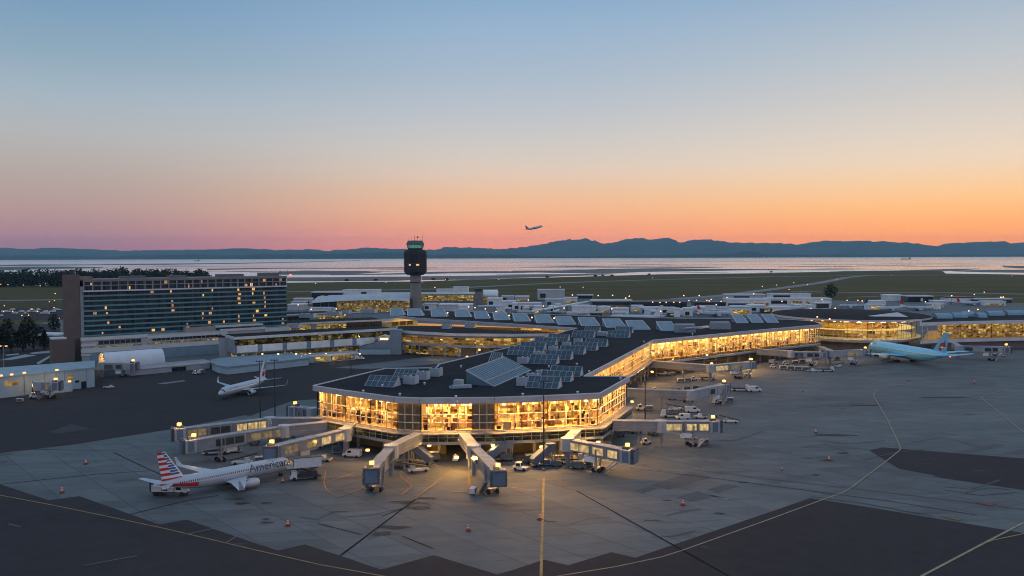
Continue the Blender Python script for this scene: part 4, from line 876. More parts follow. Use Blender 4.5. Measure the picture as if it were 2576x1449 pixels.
# entrance canopy left of the hotel
CN = thing('entrance_canopy', 'pale flat canopy projecting left from the hotel foot', 'canopy', P(118, 880, 0), R(0))
MB().prism([(-9, 0), (10, -6), (10, 8), (-9, 14)], 9.4, 10.4).build('roof', FASCW, CN)
for x, y in ((-7, 3), (8, -2), (8, 6)): MB().tube((x, y, 0), (x, y, 9.4), .35, 8).build('column', GREYP, CN)

# ---------------------------------------------------------------- low buildings on the left apron
SV = thing('service_building', 'long pale blue service building at the left edge', 'building', P(120, 985, 0)); SVO = SV.location.copy()
s0, s1, s2, s3 = P(-140, 962, 9.3), P(237, 925, 9.0), P(237, 908, 9.0), P(-140, 935, 9.3)
sp = [tuple(q[:2]) for q in (s0, s1, s2, s3)]
MB().prism(sp, 0, 8.6).build('wall', LBLUE, SV, off=SVO); MB().prism(offset(sp, .3), 8.6, 9.2).build('roof', mat('pale_blue_roof', (.27, .34, .39), .6, .15, .2), SV, off=SVO)
def on_s(t, o, z): a = lerp2(sp[0], sp[1], t); d = Vector((sp[1][0] - sp[0][0], sp[1][1] - sp[0][1])).normalized(); return (a[0] + d.y * o, a[1] - d.x * o, z)
for t0, t1, z0, z1, mm, nm in ((.37, .46, 5, 7, SHOP3, 'window'), (.80, .84, 4.5, 7, SHOP2, 'window'), (.55, .59, 0, 4, DGL, 'door'), (.90, .94, 0, 3.2, DGL, 'door'), (.855, .885, 3, 4, DGL, 'window')):
    MB().poly([on_s(t0, .06, z0), on_s(t1, .06, z0), on_s(t1, .06, z1), on_s(t0, .06, z1)]).build(nm, mm, SV, off=SVO)
for t in (.5, .64, .72, .78, .94): MB().beam(on_s(t, .1, 0), on_s(t, .1, 8.6), .2, .2).build('wall_joint', GREYP, SV, off=SVO)
MB().prism([on_s(.66, 0, 0)[:2], on_s(.80, 0, 0)[:2], on_s(.80, 5, 0)[:2], on_s(.66, 5, 0)[:2]], 0, 4.0).build('lean_to', LBLUE, SV, off=SVO)
for t, z in ((.43, 9.8), (.515, 10), (.36, 9.8), (.74, 9.8), (.80, 4.6)): q = on_s(t, -2 if z > 9 else 2.2, z); MB().box(q[0] - .5, q[0] + .5, q[1] - .4, q[1] + .4, z - .6, z).build('roof_lamp', LAMP, SV, off=SVO)
for t in (.50, .66): q = on_s(t, 7, 5); lamp_light(SV, q, 420, off=SVO)
TN = thing('fabric_shelter', 'white barrel vaulted fabric shelter with a glowing open end', 'shelter', P(262, 930, 0)); TNO = TN.location.copy()
t0, t1 = P(265, 930, 0), P(416, 917, 0); td = (t1 - t0).normalized(); tn = Vector((-td.y, td.x, 0))
def arch(t, rr_=1.0): q = t0.lerp(t1, t); return [tuple(q + tn * (6.2 - 6.2 * math.cos(a) * rr_) + Vector((0, 0, 8.6 * math.sin(a) * rr_))) for a in [math.pi * k / 12 for k in range(13)]]
WFAB = mat('white_fabric', (.66, .68, .72), .7, .06, .3)
MB().loft([arch(0), arch(.33), arch(.34), arch(.66), arch(1)], 0, False, False).build('vault', WFAB, TN, True, off=TNO)
MB().poly(arch(.995)).build('rear_wall', WFAB, TN, off=TNO); MB().poly(arch(.12, .97)).build('inner_partition', mat('shelter_lining', (.5, .4, .25), .7, .2, .4), TN, off=TNO)
b = MB(); q = t0 + tn * 6 + Vector((0, 0, 5.4)) + td * .6; b.box(q.x - .8, q.x + .8, q.y - .4, q.y + .4, 5.1, 5.5); b.build('lamp', LAMP, TN, off=TNO); lamp_light(TN, q + td * 1.0 - Vector((0, 0, .8)), 1500, off=TNO)
b = MB()
for i in range(12): a_, b_ = arch(.0, 1.01)[i], arch(.0, 1.01)[i + 1]; b.beam(a_, b_, .3, .3)
b.build('arch_frame', FASC, TN, off=TNO)
block('low_shed', 'long low pale shed in front of the white fabric shelter', 330, 528, (925, 907.5), 4.2, 9, FASC, GREYP, [(.5, .68, .2, 2.4, DGL)])
LC = thing('low_canopy', 'low blue-grey flat roofed building with a curved end beside the apron', 'building', P(650, 925, 0)); LCO = LC.location.copy()
lc = [tuple(P(x, y, 4.2)[:2]) for x, y in ((533, 911), (548, 918), (573, 922), (777, 900), (772, 891), (700, 886), (560, 900), (533, 904))]
MB().prism(lc, 0, 3.4).build('wall', LBLUE, LC, off=LCO); MB().prism(offset(lc, .4), 3.4, 4.2).build('roof', mat('blue_grey_roof', (.22, .28, .33), .6, .12, .2), LC, off=LCO)
block('gate_shed', 'low shed with lit windows between the blue-grey roof and the stair block', 778, 900, (893, 885), 4.6, 8, LBLUE, GREYP, [(.12, .38, .8, 3, SHOP3), (.45, .9, .8, 3, SHOP2)])

# ---------------------------------------------------------------- control tower
CT = thing('control_tower', 'concrete airport control tower with a dark glazed cab and aerials', 'control tower', P(1046, 782, 0)); k = CT.location.y / FPX
def oct_(r, z, n=8, ph=.39): return [(r * math.cos(ph + 6.28318 * i / n), r * math.sin(ph + 6.28318 * i / n), z) for i in range(n)]
def zt(py): return PY(1046, py, CT.location.y).z
sh = mat('tower_concrete', (.24, .215, .20), .8, .12, .1)
MB().loft([oct_(14.5 * k, 0), oct_(14 * k, zt(692))], 0).build('shaft', sh, CT); MB().loft([oct_(14.8 * k, zt(712)), oct_(14.8 * k, zt(709))], 0).build('shaft_ring', DARKM, CT)
MB().box(13 * k, 19 * k, -3, 0, zt(711), zt(708)).build('shaft_light_bracket', FASC, CT)
dk = mat('dark_cladding', (.018, .021, .028), .5, .3, .15, 0, .3)
MB().loft([oct_(20 * k, zt(692)), oct_(26.5 * k, zt(688)), oct_(28.5 * k, zt(684)), oct_(28.5 * k, zt(634)), oct_(26 * k, zt(628.5))], 0).build('cab_base', dk, CT)
b = MB()
for py in (676, 663, 650, 639): b.loft([oct_(29.3 * k, zt(py)), oct_(29.3 * k, zt(py - 1.2))], 0)
for i in range(8):
    a_ = .39 + 6.28318 * i / 8
    for z0, z1 in ((684, 632),): b.beam((29.2 * k * math.cos(a_), 29.2 * k * math.sin(a_), zt(z0)), (29.2 * k * math.cos(a_), 29.2 * k * math.sin(a_), zt(z1)), .4, .4)
b.build('balcony_rail', DARKM, CT)
MB().loft([oct_(19 * k, zt(628.5)), oct_(19.5 * k, zt(624.5))], 0).build('cab_sill', dk, CT)
cg = MB().loft([oct_(20 * k, zt(624.5)), oct_(22 * k, zt(615.5))], 0, False).build('cab_glazing', glass('cab_glass', (.45, .75, .70), .1), CT); b = MB()
for i in range(8):
    for h_ in (0, .5):
        a_ = .39 + 6.28318 * (i + h_) / 8; q = 1 if h_ == 0 else .93
        b.beam((20 * k * q * math.cos(a_), 20 * k * q * math.sin(a_), zt(624.5)), (22 * k * q * math.cos(a_), 22 * k * q * math.sin(a_), zt(615.5)), .25, .25)
b.build('glazing_frame', DARKM, cg)
MB().loft([oct_(15 * k, zt(624)), oct_(15 * k, zt(617))], 0).build('cab_interior', emit('cab_interior', (.30, .85, .66), .34), CT)
MB().loft([oct_(23 * k, zt(615.5)), oct_(23.5 * k, zt(613)), oct_(21 * k, zt(609.5)), oct_(19.5 * k, zt(605.5)), oct_(10 * k, zt(605))], 0).build('cab_roof', mat('cab_roof_metal', (.10, .12, .13), .5, .15, .3), CT)
for x, t_, r_ in ((-16, 599, .12), (-9, 597, .1), (-2, 592, .18), (6, 596, .12), (18, 587.5, .14), (14, 600, .1)): MB().tube((x * k, 0, zt(606)), (x * k, 0, zt(t_)), r_, 5).build('aerial', DARKM, CT)
MB().ball((6 * k, 0, zt(596.5)), 1.1).build('beacon', mat('red_beacon_housing', (.12, .05, .05), .5, .2), CT)
MB().tube((17 * k, -2, zt(606)), (17 * k, -2, zt(611)), .5, 6).build('roof_box', DARKM, CT)
for x, w in ((-13, 2.6), (5, 4.5)): MB().box(x * k, (x + w * 1.6) * k, -28 * k, -26.6 * k, zt(668), zt(664)).build('lit_window', RL[1], CT)
# ================================================================ aircraft
def plane_paint(name, col, zw, x0, x1, win=(.02, .025, .03), pitch=.53, metal=.15, rough=.28):
    """painted skin with a row of cabin windows (a pattern of the skin)"""
    if name in MT: return MT[name]
    m, n, l, p = nodes_of(name); p.inputs['Roughness'].default_value = rough; p.inputs['Metallic'].default_value = metal; p.inputs['Specular IOR Level'].default_value = .6
    tc = n.new('ShaderNodeTexCoord'); s = n.new('ShaderNodeSeparateXYZ'); l.new(tc.outputs['Object'], s.inputs[0])
    def mth(op, a, b=None, c=None):
        x = n.new('ShaderNodeMath'); x.operation = op
        for i, v in enumerate((a, b, c)):
            if v is None: continue
            if isinstance(v, (int, float)): x.inputs[i].default_value = v
            else: l.new(v, x.inputs[i])
        return x.outputs[0]
    fx = mth('FRACT', mth('DIVIDE', s.outputs[0], pitch))
    k = mth('MULTIPLY', mth('LESS_THAN', fx, .5), mth('LESS_THAN', mth('ABSOLUTE', mth('SUBTRACT', s.outputs[2], zw)), .2))
    k = mth('MULTIPLY', k, mth('MULTIPLY', mth('GREATER_THAN', s.outputs[0], x0), mth('LESS_THAN', s.outputs[0], x1)))
    ns = n.new('ShaderNodeTexNoise'); ns.inputs['Scale'].default_value = .5; l.new(tc.outputs['Object'], ns.inputs[0])
    a = n.new('ShaderNodeMix'); a.data_type = 'RGBA'; l.new(ns.outputs[0], a.inputs[0]); a.inputs[6].default_value = (*[c * .9 for c in col], 1); a.inputs[7].default_value = (*[min(1, c * 1.06) for c in col], 1)
    b = n.new('ShaderNodeMix'); b.data_type = 'RGBA'; l.new(k, b.inputs[0]); l.new(a.outputs[2], b.inputs[6]); b.inputs[7].default_value = (*win, 1)
    l.new(b.outputs[2], p.inputs['Base Color']); MT[name] = m; return m
SILV = plane_paint('silver_paint', (.44, .48, .54), 4.05, -15.5, 13.0)
PWHT = plane_paint('white_aircraft_paint', (.48, .54, .60), 4.05, -14, 11.5, (.06, .07, .08))
AQUA = plane_paint('pale_turquoise_paint', (.24, .62, .84), 6.4, -36, 21, (.02, .04, .055), .7)
WINGM = mat('wing_grey', (.42, .47, .53), .35, .08, .3, .2)
WINGA = mat('turquoise_wing', (.20, .58, .80), .35, .08, .3, .1)
ENGW = mat('engine_white', (.46, .49, .54), .3, .06, .4, .2); RED = mat('livery_red', (.52, .035, .03), .4, .06, .5); BLU = mat('livery_blue', (.035, .13, .30), .4, .06, .5); WHT = mat('livery_white', (.72, .72, .74), .4, .05, .5); NAVY = mat('livery_navy', (.03, .04, .10), .4, .1, .5)
RUB = mat('rubber', (.018, .018, .02), .8, .2, 1); STEEL = mat('strut_steel', (.35, .35, .37), .4, .1, 1, .5); BLK = mat('engine_inlet', (.012, .012, .014), .5, .1, 1); AQF = mat('turquoise_fin', (.09, .44, .68), .35, .1, .3)
TXT = mat('grey_lettering', (.045, .06, .08), .5, .1, 1); TXB = mat('blue_lettering', (.05, .12, .35), .5, .1, 1)
PROF = [(0, .03, -.32), (.006, .20, -.30), (.018, .40, -.26), (.036, .60, -.18), (.06, .80, -.09), (.09, .93, -.03), (.13, 1, 0), (.20, 1, 0), (.30, 1, 0), (.40, 1, 0), (.50, 1, 0), (.58, 1, 0), (.64, .985, .01), (.70, .94, .05), (.75, .87, .12), (.80, .76, .20), (.85, .62, .30), (.90, .46, .40), (.95, .29, .50), (.985, .15, .56), (1, .05, .58)]
def airliner(name, label, loc, head, L, Rf, span, axis, tailz, skin, wing, fin_mats, fin_fn, body_extra=None, body_fn=None, eng=(1.05, 4.4, .34, .02), gear=True, winglet=True, group=None, parts=True, xn=.45, tip=None):
    t = thing(name, label, 'airplane', loc, head, group)
    nose = L * xn; rings = []; NS = 20; fb = MB(); prev = None
    fine = []
    for i in range(len(PROF) - 1):
        k = 3 if body_fn and PROF[i][0] >= .58 else 1
        for j in range(k): fine.append(tuple(PROF[i][q] + (PROF[i + 1][q] - PROF[i][q]) * j / k for q in range(3)))
    fine.append(PROF[-1])
    for s_, r_, dz in fine:
        x = nose - L * s_; rings.append([(x, -Rf * r_ * math.cos(6.28318 * i / NS), axis + Rf * dz + Rf * r_ * math.sin(6.28318 * i / NS) * 1.04) for i in range(NS)])
    fb.loft(rings, 0)
    if body_fn:
        q = 0
        for k in range(len(rings) - 1):
            for i in range(NS):
                fb.m[q] = body_fn(fine[k][0], 360.0 * (i + .5) / NS); q += 1
    fb.build('fuselage', [skin] + (body_extra or []), t, True)
    # wings
    for sd in (-1, 1):
        b = MB(); cr, ct = L * .175, L * .042; xr = L * .075; sw = span * .27; hz_ = span / 2; z0 = axis - Rf * .55; di = span * .045
        st = [(Rf * .6, xr, cr, .62, 0), (hz_ * .36, xr - sw * .34, cr * .62, .42, di * .34), (hz_, xr - sw, ct, .16, di)]
        if winglet: st += [(hz_ + .35, xr - sw - ct * .45, ct * .6, .12, di + 1.0), (hz_ + .5, xr - sw - ct * .9, ct * .38, .08, di + 2.3)]
        rg = [[(x, sd * y, z0 + dz + th * .1), (x - c_ * .12, sd * y, z0 + dz + th * .6), (x - c_ * .5, sd * y, z0 + dz + th * .5), (x - c_, sd * y, z0 + dz), (x - c_ * .5, sd * y, z0 + dz - th * .4), (x - c_ * .12, sd * y, z0 + dz - th * .4)] for y, x, c_, th, dz in st]
        b.loft(rg, 0); b.build('wing', wing, t)
        # tailplane
        b = MB(); xt = nose - L * .885; hs = span * .205; b.loft([[(x, sd * y, axis + Rf * .35 + dz), (x - c_ * .3, sd * y, axis + Rf * .35 + dz + th), (x - c_, sd * y, axis + Rf * .35 + dz), (x - c_ * .3, sd * y, axis + Rf * .35 + dz - th)] for y, x, c_, th, dz in ((Rf * .25, xt, L * .085, .22, 0), (hs, xt - hs * .62, L * .034, .09, hs * .12))], 0); b.build('tailplane', wing, t)
        # engine
        er, el, fy, fz = eng; ye = sd * span * fy / 2; xe = xr - sw * fy * 1.0 + el * .82; ze = z0 + di * fy - er * 1.12
        b = MB(); pr = [(0, .86), (.06, .98), (.25, 1.06), (.55, 1.0), (.8, .80), (1, .55)]
        b.loft([[(xe - el * s_, ye + er * r_ * math.cos(6.283 * i / 14), ze + er * r_ * math.sin(6.283 * i / 14)) for i in range(14)] for s_, r_ in pr], 0, False)
        b.loft([[(xe - el * s_, ye + er * r_ * math.cos(6.283 * i / 14), ze + er * r_ * math.sin(6.283 * i / 14)) for i in range(14)] for s_, r_ in ((0, .86), (.03, .78), (.2, .76))], 0, False)
        b.box(xe - el * .85, xe - el * .2, ye - .18, ye + .18, ze + er * .8, z0 + di * fy + .1)
        e_ = b.build('engine', ENGW, t, True)
        if parts:
            MB().tube((xe - el * .2, ye, ze), (xe - el * .21, ye, ze), er * .78, 14).build('fan', BLK, e_); MB().tube((xe - el, ye, ze), (xe - el * 1.16, ye, ze), er * .5, 10, 0, er * .12).build('exhaust_cone', STEEL, e_)
    # fin
    fh = tailz - axis - Rf * .62; x0 = nose - L * .80; c0_, c1 = L * .155, L * .055; swf = L * .135; b = MB(); NR, NC = 44, 12
    for sd in (-1, 1):
        for r_ in range(NR):
            for q in range(NC):
                pts = []
                for rr_, qq in ((r_, q), (r_, q + 1), (r_ + 1, q + 1), (r_ + 1, q)):
                    v = rr_ / NR; u = qq / NC; c_ = c0_ + (c1 - c0_) * v; th = .30 * (1 - .7 * v) * math.sin(math.pi * min(1, .1 + .9 * u)) * (1 if 0 < qq < NC else .12)
                    pts.append((x0 - swf * v - c_ * u, sd * th, axis + Rf * .62 + fh * v))
                b.poly(pts, fin_fn((q + .5) / NC, (r_ + .5) / NR))
    b.poly([(x0 - swf, .03, axis + Rf * .62 + fh), (x0 - swf - c1, .03, axis + Rf * .62 + fh), (x0 - swf - c1, -.03, axis + Rf * .62 + fh), (x0 - swf, -.03, axis + Rf * .62 + fh)], fin_fn(.5, .99))
    b.poly([(x0 + L * .075, .04, axis + Rf * .95), (x0 - .6, .14, axis + Rf * .95), (x0 - .8, .05, axis + Rf * .62 + fh * .13)], 0); b.poly([(x0 + L * .075, -.04, axis + Rf * .95), (x0 - .6, -.14, axis + Rf * .95), (x0 - .8, -.05, axis + Rf * .62 + fh * .13)], 0)
    b.build('tail_fin', fin_mats, t)
    # cockpit glazing
    b = MB()
    def nz(s_, a_, k=1.012):
        for i in range(len(PROF) - 1):
            if PROF[i][0] <= s_ <= PROF[i + 1][0]: w = (s_ - PROF[i][0]) / (PROF[i + 1][0] - PROF[i][0]); r_ = PROF[i][1] + (PROF[i + 1][1] - PROF[i][1]) * w; dz = PROF[i][2] + (PROF[i + 1][2] - PROF[i][2]) * w
        return (nose - L * s_ + .02, Rf * r_ * k * math.sin(a_), axis + Rf * dz + Rf * r_ * 1.04 * k * math.cos(a_))
    for a0, a1 in ((-1.25, -.95), (-.9, -.5), (-.45, -.04), (.04, .45), (.5, .9), (.95, 1.25)):
        b.poly([nz(.034 + .012 * abs(a0 + a1) / 2, a0), nz(.034 + .012 * abs(a0 + a1) / 2, a1), nz(.05 + .012 * abs(a0 + a1) / 2, a1), nz(.05 + .012 * abs(a0 + a1) / 2, a0)])
    b.build('cockpit_window', BLK, t)
    if gear:
        s_ = L / 39.5; wr = .45 * s_ ** .6
        for nm, x, ys, dbl in (('nose_gear', nose - L * .105, (0,), 1), ('main_gear', -L * .03, (-2.9 * s_,), 2 if L > 50 else 1), ('main_gear', -L * .03, (2.9 * s_,), 2 if L > 50 else 1)):
            for y in ys:
                gp = MB().tube((x, y, wr), (x, y, axis - Rf * .7), .16 * s_, 8).build(nm, STEEL, t)
                for kx in range(dbl):
                    for dy in (-.38 * s_, .38 * s_):
                        xx = x + (kx - (dbl - 1) / 2) * wr * 2.2; MB().tube((xx, y + dy - .16 * s_, wr), (xx, y + dy + .16 * s_, wr), wr, 12).build('wheel', RUB, gp)
    return t
def fuselage_text(t, s, x0, size, Rf, axis, side, phi0, m, ext=1.012):
    cu = bpy.data.curves.new('lettering', 'FONT'); cu.body = s; cu.size = size; cu.resolution_u = 3
    o = bpy.data.objects.new('lettering', cu); COL.objects.link(o); dg = bpy.context.evaluated_depsgraph_get(); me = bpy.data.meshes.new_from_object(o.evaluated_get(dg)); bpy.data.objects.remove(o)
    bm = bmesh.new(); bm.from_mesh(me); bmesh.ops.triangulate(bm, faces=bm.faces); bmesh.ops.subdivide_edges(bm, edges=bm.edges, cuts=3, use_grid_fill=True); bm.to_mesh(me); bm.free()
    for v in me.vertices:
        a = phi0 + v.co.y / Rf; xx = x0 + v.co.x * (1 if side < 0 else -1)
        v.co = Vector((xx, side * Rf * ext * math.cos(a), axis + Rf * 1.04 * ext * math.sin(a)))
    me.materials.clear(); me.materials.append(m); q = bpy.data.objects.new('lettering', me); COL.objects.link(q); q.parent = t
    return q
# --- striped airliner at the stand in front
n0, n1 = P(738, 1164, 3.0), P(410, 1216, 4.4); dv = (n0 - n1); hd_ = math.atan2(dv.y, dv.x); LA = 38.0
def am_fin(u, v):   # 0 white, 1 red, 2 blue
    if u < .07: return 0
    r = v * 11
    if r < 1.15: return 1
    if r < 2.3: return 0
    q = (r - 2.3) / 8.7 * 9; f = q % 1
    if u < .50 - .08 * v: return 2 if f < .70 else 0
    return 1 if int(q) % 2 == 0 else 0
def am_body(s_, a):
    if .80 < s_ < .97 and (a > 318 or 180 < a < 222): return 1
    if .70 < s_ <= .80 and (a > 318 + (0.80 - s_) * 60 or 180 < a < 222 - (0.80 - s_) * 60) and s_ > .725: return 1
    return 0
o_ = n0 - Vector((math.cos(hd_), math.sin(hd_), 0)) * (LA * .45); o_.z = 0
AM = airliner('parked_airliner', 'silver airliner with red white and blue striped tail parked nose in at the front', o_, hd_, LA, 2.0, 34.5, 3.3, 12.2, SILV, WINGM, [WHT, RED, BLU], am_fin, [RED], am_body)
fuselage_text(AM, 'American', 2.9, 2.95, 2.0, 3.3, -1, -.02, TXT)
fuselage_text(AM, 'American', 14.4, 2.75, 2.0, 3.3, 1, -.02, TXT)
# --- white airliner taxiing on the dark apron
n0, n1 = P(551, 990, 3.0), P(664, 951, 4.8); dv = (n0 - n1); hd_ = math.atan2(dv.y, dv.x); LB_ = 35.5
def tx_fin(u, v):
    if math.hypot((u - .62) * 1.3, (v - .30) * 2.2) < .34: return 1 if math.hypot((u - .62) * 1.3, (v - .30) * 2.2) > .12 else 2
    if v > .52 and u > .38: return 2 if (v * 23 + u * 9) % 1 < .7 else 0
    return 0
o_ = n0 - Vector((math.cos(hd_), math.sin(hd_), 0)) * (LB_ * .45); o_.z = 0
TXP = airliner('taxiing_airliner', 'white airliner with red and navy tail taxiing on the dark apron', o_, hd_, LB_, 1.98, 34.5, 3.25, 12.6, PWHT, WINGM, [WHT, RED, NAVY], tx_fin)
fuselage_text(TXP, 'Executive', 10.5, 1.5, 1.98, 3.25, 1, .45, mat('faded_lettering', (.30, .36, .42), .5, .1, 1))
# --- pale turquoise wide body at the right gate
n0, n1 = P(2186, 872, 5.0), P(2409, 904, 6.4); dv = (n0 - n1); hd_ = math.atan2(dv.y, dv.x); LC_ = 69.0
def ac_fin(u, v):
    d = math.hypot((u - .60) * 1.2, (v - .36) * 1.5)
    if d < .34 and v < .52: return 2 if (abs(v - .30) < .018 and u > .45) or (abs(u - .62 + (v - .3) * .8) < .04 and v < .36) else 1
    if v < .62 and math.hypot((u - .68) * 1.2, (v - .54) * 1.6) < .13: return 3
    return 0
o_ = n0 - Vector((math.cos(hd_), math.sin(hd_), 0)) * (LC_ * .45); o_.z = 0
AC = airliner('wide_body_airliner', 'pale turquoise wide body airliner with red emblem on its tail at the right gate', o_, hd_, LC_, 3.65, 62, 5.7, 19.2, AQUA, WINGA, [AQF, mat('dark_red_emblem', (.22, .018, .022), .4, .06, .5), WHT, BLU], ac_fin, eng=(1.75, 7.0, .30, 0), winglet=False)
fuselage_text(AC, 'Jet', 22.5, 2.6, 3.65, 5.7, 1, .50, TXB)
b = MB(); b.ball((-LC_ * .55 - .2, 0, 7.1), .35); b.build('tail_light', LAMPR, AC)
# --- airliner climbing away over the strait
o_ = PY(1346, 573, 1500)
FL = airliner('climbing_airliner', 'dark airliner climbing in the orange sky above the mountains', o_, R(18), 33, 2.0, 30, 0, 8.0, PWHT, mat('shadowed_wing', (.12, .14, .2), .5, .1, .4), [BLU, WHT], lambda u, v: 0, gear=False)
FL.rotation_euler = (0, R(-13), R(18))
# --- aircraft far behind the terminal
def far_plane(label, px, py, head, L, fn=lambda u, v: 0, z=0, fm=None):
    q = P(px, py, z); return airliner('distant_airliner', label, q, head, L, L * .052, L * .9, L * .085, L * .31, PWHT, WINGM, fm or [WHT, RED, NAVY], fn, eng=(1.1, 4.2, .34, 0), parts=False, group='airliners parked behind the terminal')
far_plane('white airliner side on behind the saw tooth roof lights', 1592, 811, R(170), 50)
far_plane('white airliner with raised red tail on the far right apron', 2310, 781, R(-15), 34, lambda u, v: 1 if v > .3 else 0)
far_plane('white airliner left of the oval hall roof, near the long white building', 1978, 784, R(185), 40)
far_plane('white airliner in the middle of the apron behind the oval hall', 2142, 775, R(165), 32, lambda u, v: 2)
far_plane('white airliner nearest the far right hangar', 2440, 768, R(10), 34, lambda u, v: 1)

# ================================================================ jet bridges
JB = mat('bridge_panel', (.205, .22, .25), .55, .12, .4); JBL = mat('bridge_pale_panel', (.36, .385, .42), .5, .1, .4); JBR = mat('bridge_roof', (.29, .295, .315), .6, .15, .5); ACC = mat('dark_bellows', (.10, .11, .125), .8, .3, 1.2); CABP = mat('cab_blue_grey', (.13, .17, .23), .5, .12, .5)
def lit_panel(name, s):
    m, n, l, p = nodes_of(name); tc = n.new('ShaderNodeTexCoord'); mp = n.new('ShaderNodeMapping'); mp.inputs['Scale'].default_value = (.9, .9, .7); l.new(tc.outputs['Object'], mp.inputs[0])
    ns = n.new('ShaderNodeTexVoronoi'); ns.inputs['Scale'].default_value = 1.1; l.new(mp.outputs[0], ns.inputs[0]); r = n.new('ShaderNodeValToRGB'); e = r.color_ramp.elements
    e[0].position = .05; e[0].color = (1, .72, .30, 1); e[1].position = .85; e[1].color = (.38, .22, .06, 1); l.new(ns.outputs['Distance'], r.inputs[0]); l.new(r.outputs[0], p.inputs['Emission Color']); p.inputs['Emission Strength'].default_value = s; p.inputs['Roughness'].default_value = .15; p.inputs['Base Color'].default_value = (.1, .1, .1, 1); return m
JLIT = lit_panel('lit_bridge_window', .85); JDIM = lit_panel('dim_bridge_window', .22); JDK = mat('dark_bridge_window', (.05, .06, .06), .12, .3, .4, 0, .6)
def jet_bridge(label, pts, zs, panels, lamp=True, cab_turn=0.0, w=2.9, h=3.0, pale=False, bogie=.72, stair=True, power=420, box=True, lampside=0, group='boarding bridges around the terminal', fixed_win=None):
    """pts: pixels of the tunnel roof centre line (terminal, rotunda, cab); zs: their roof heights"""
    A, B_, C_ = [P(p[0], p[1], z) for p, z in zip(pts, zs)]
    t = thing('boarding_bridge', label, 'boarding bridge', (B_.x, B_.y, 0), 0, group); of = t.location.copy()
    body = JBL if pale else JB
    if (A - B_).length > 3:
        wk = MB().beam(A, B_, w * .95, h, 0, -h / 2).build('walkway', JB, t, off=of); b = MB(); b.beam(A + Vector((0, 0, .12)), B_ + Vector((0, 0, .12)), w * 1.05, .2); b.beam(A - Vector((0, 0, h * .55)), B_ - Vector((0, 0, h * .55)), w * 1.02, .16); b.build('walkway_rail', JBR, wk, off=of)
        m_ = A.lerp(B_, .55); MB().tube((m_.x, m_.y, 0), (m_.x, m_.y, m_.z - h), .35, 8).build('support_column', JB, t, off=of)
    MB().loft([[(B_.x + 2.0 * math.cos(6.283 * i / 12), B_.y + 2.0 * math.sin(6.283 * i / 12), z) for i in range(12)] for z in (B_.z - h - .3, B_.z + .35)], 0).build('rotunda', JBL, t, off=of)
    MB().tube((B_.x, B_.y, 0), (B_.x, B_.y, B_.z - h), .6, 10, 0, .75).build('rotunda_column', JB, t, off=of)
    d = (C_ - B_).normalized(); L_ = (C_ - B_).length; fl = Vector((d.x, d.y, 0)).normalized(); sd = Vector((-fl.y, fl.x, 0))
    i0, i1 = B_ + d * 1.2, B_.lerp(C_, .55); o0 = B_.lerp(C_, .45)
    tn_ = MB().beam(i0, i1, w * .88, h * .9, 0, -h / 2).build('inner_tunnel', body, t, off=of)
    ot = MB().beam(o0, C_, w, h, 0, -h / 2).build('outer_tunnel', body, t, off=of)
    b = MB(); b.beam(i0 + Vector((0, 0, .04)), i1 + Vector((0, 0, .04)), w * .95, .2); b.beam(o0 + Vector((0, 0, .14)), C_ + Vector((0, 0, .14)), w * 1.06, .22); b.beam(o0 - Vector((0, 0, h + .1)), C_ - Vector((0, 0, h + .1)), w * 1.04, .3)
    for f in [.05 + .035 * k for k in range(11)]: q = B_.lerp(C_, f); [b.beam(q + sd * s_ * (w * .44 + .03) - Vector((0, 0, .1)), q + sd * s_ * (w * .44 + .03) - Vector((0, 0, h * .85)), .07, .07) for s_ in (-1, 1)]
    for f in (.46, .72, .97): q = B_.lerp(C_, f); b.beam(q + sd * (w / 2 + .06) + Vector((0, 0, .1)), q + sd * (w / 2 + .06) - Vector((0, 0, h + .2)), .3, .22); b.beam(q - sd * (w / 2 + .06) + Vector((0, 0, .1)), q - sd * (w / 2 + .06) - Vector((0, 0, h + .2)), .3, .22)
    b.build('roof_and_ribs', JBR, ot, off=of)
    for f0, f1, m_ in panels:
        for s_ in (-1, 1):
            outer = f0 >= .45; off_ = sd * s_ * ((w if outer else w * .88) / 2 + .05); n_ = max(1, round((f1 - f0) * L_ / 3.2)); b = MB()
            for k in range(n_):
                q0, q1 = B_.lerp(C_, f0 + (f1 - f0) * (k + .05) / n_) + off_, B_.lerp(C_, f0 + (f1 - f0) * (k + .95) / n_) + off_
                b.poly([q0 - Vector((0, 0, h * .86)), q1 - Vector((0, 0, h * .86)), q1 - Vector((0, 0, h * .18)), q0 - Vector((0, 0, h * .18))])
            b.build('tunnel_window', m_, ot if outer else tn_, off=of)
    # cab with folding canopy
    ca = math.atan2(fl.y, fl.x) + cab_turn; cf = Vector((math.cos(ca), math.sin(ca), 0)); cs = Vector((-cf.y, cf.x, 0)); z1 = C_.z + .3; z0 = C_.z - h - .3
    def X(x, y, z): q = C_ + fl * 1.0 + cf * x + cs * y; return (q.x, q.y, z)
    cab = MB().hexa([X(-1.6, -1.9, z0), X(1.6, -1.9, z0), X(1.6, 1.9, z0), X(-1.6, 1.9, z0), X(-1.6, -1.9, z1), X(1.6, -1.9, z1), X(1.6, 1.9, z1), X(-1.6, 1.9, z1)]).build('cab', JBL, t, off=of)
    for s_ in (-1, 1): MB().poly([X(-.9, s_ * 1.95, z0 + .2), X(.9, s_ * 1.95, z0 + .2), X(.9, s_ * 1.95, z1 - .3), X(-.9, s_ * 1.95, z1 - .3)]).build('cab_panel', CABP, cab, off=of)
    b = MB()
    b.poly([X(2.46, -1.5, z0 + .25), X(2.46, 1.5, z0 + .25), X(2.46, 1.5, z1 - .35), X(2.46, -1.5, z1 - .35)])
    b.build('cab_panel', CABP, cab, off=of)
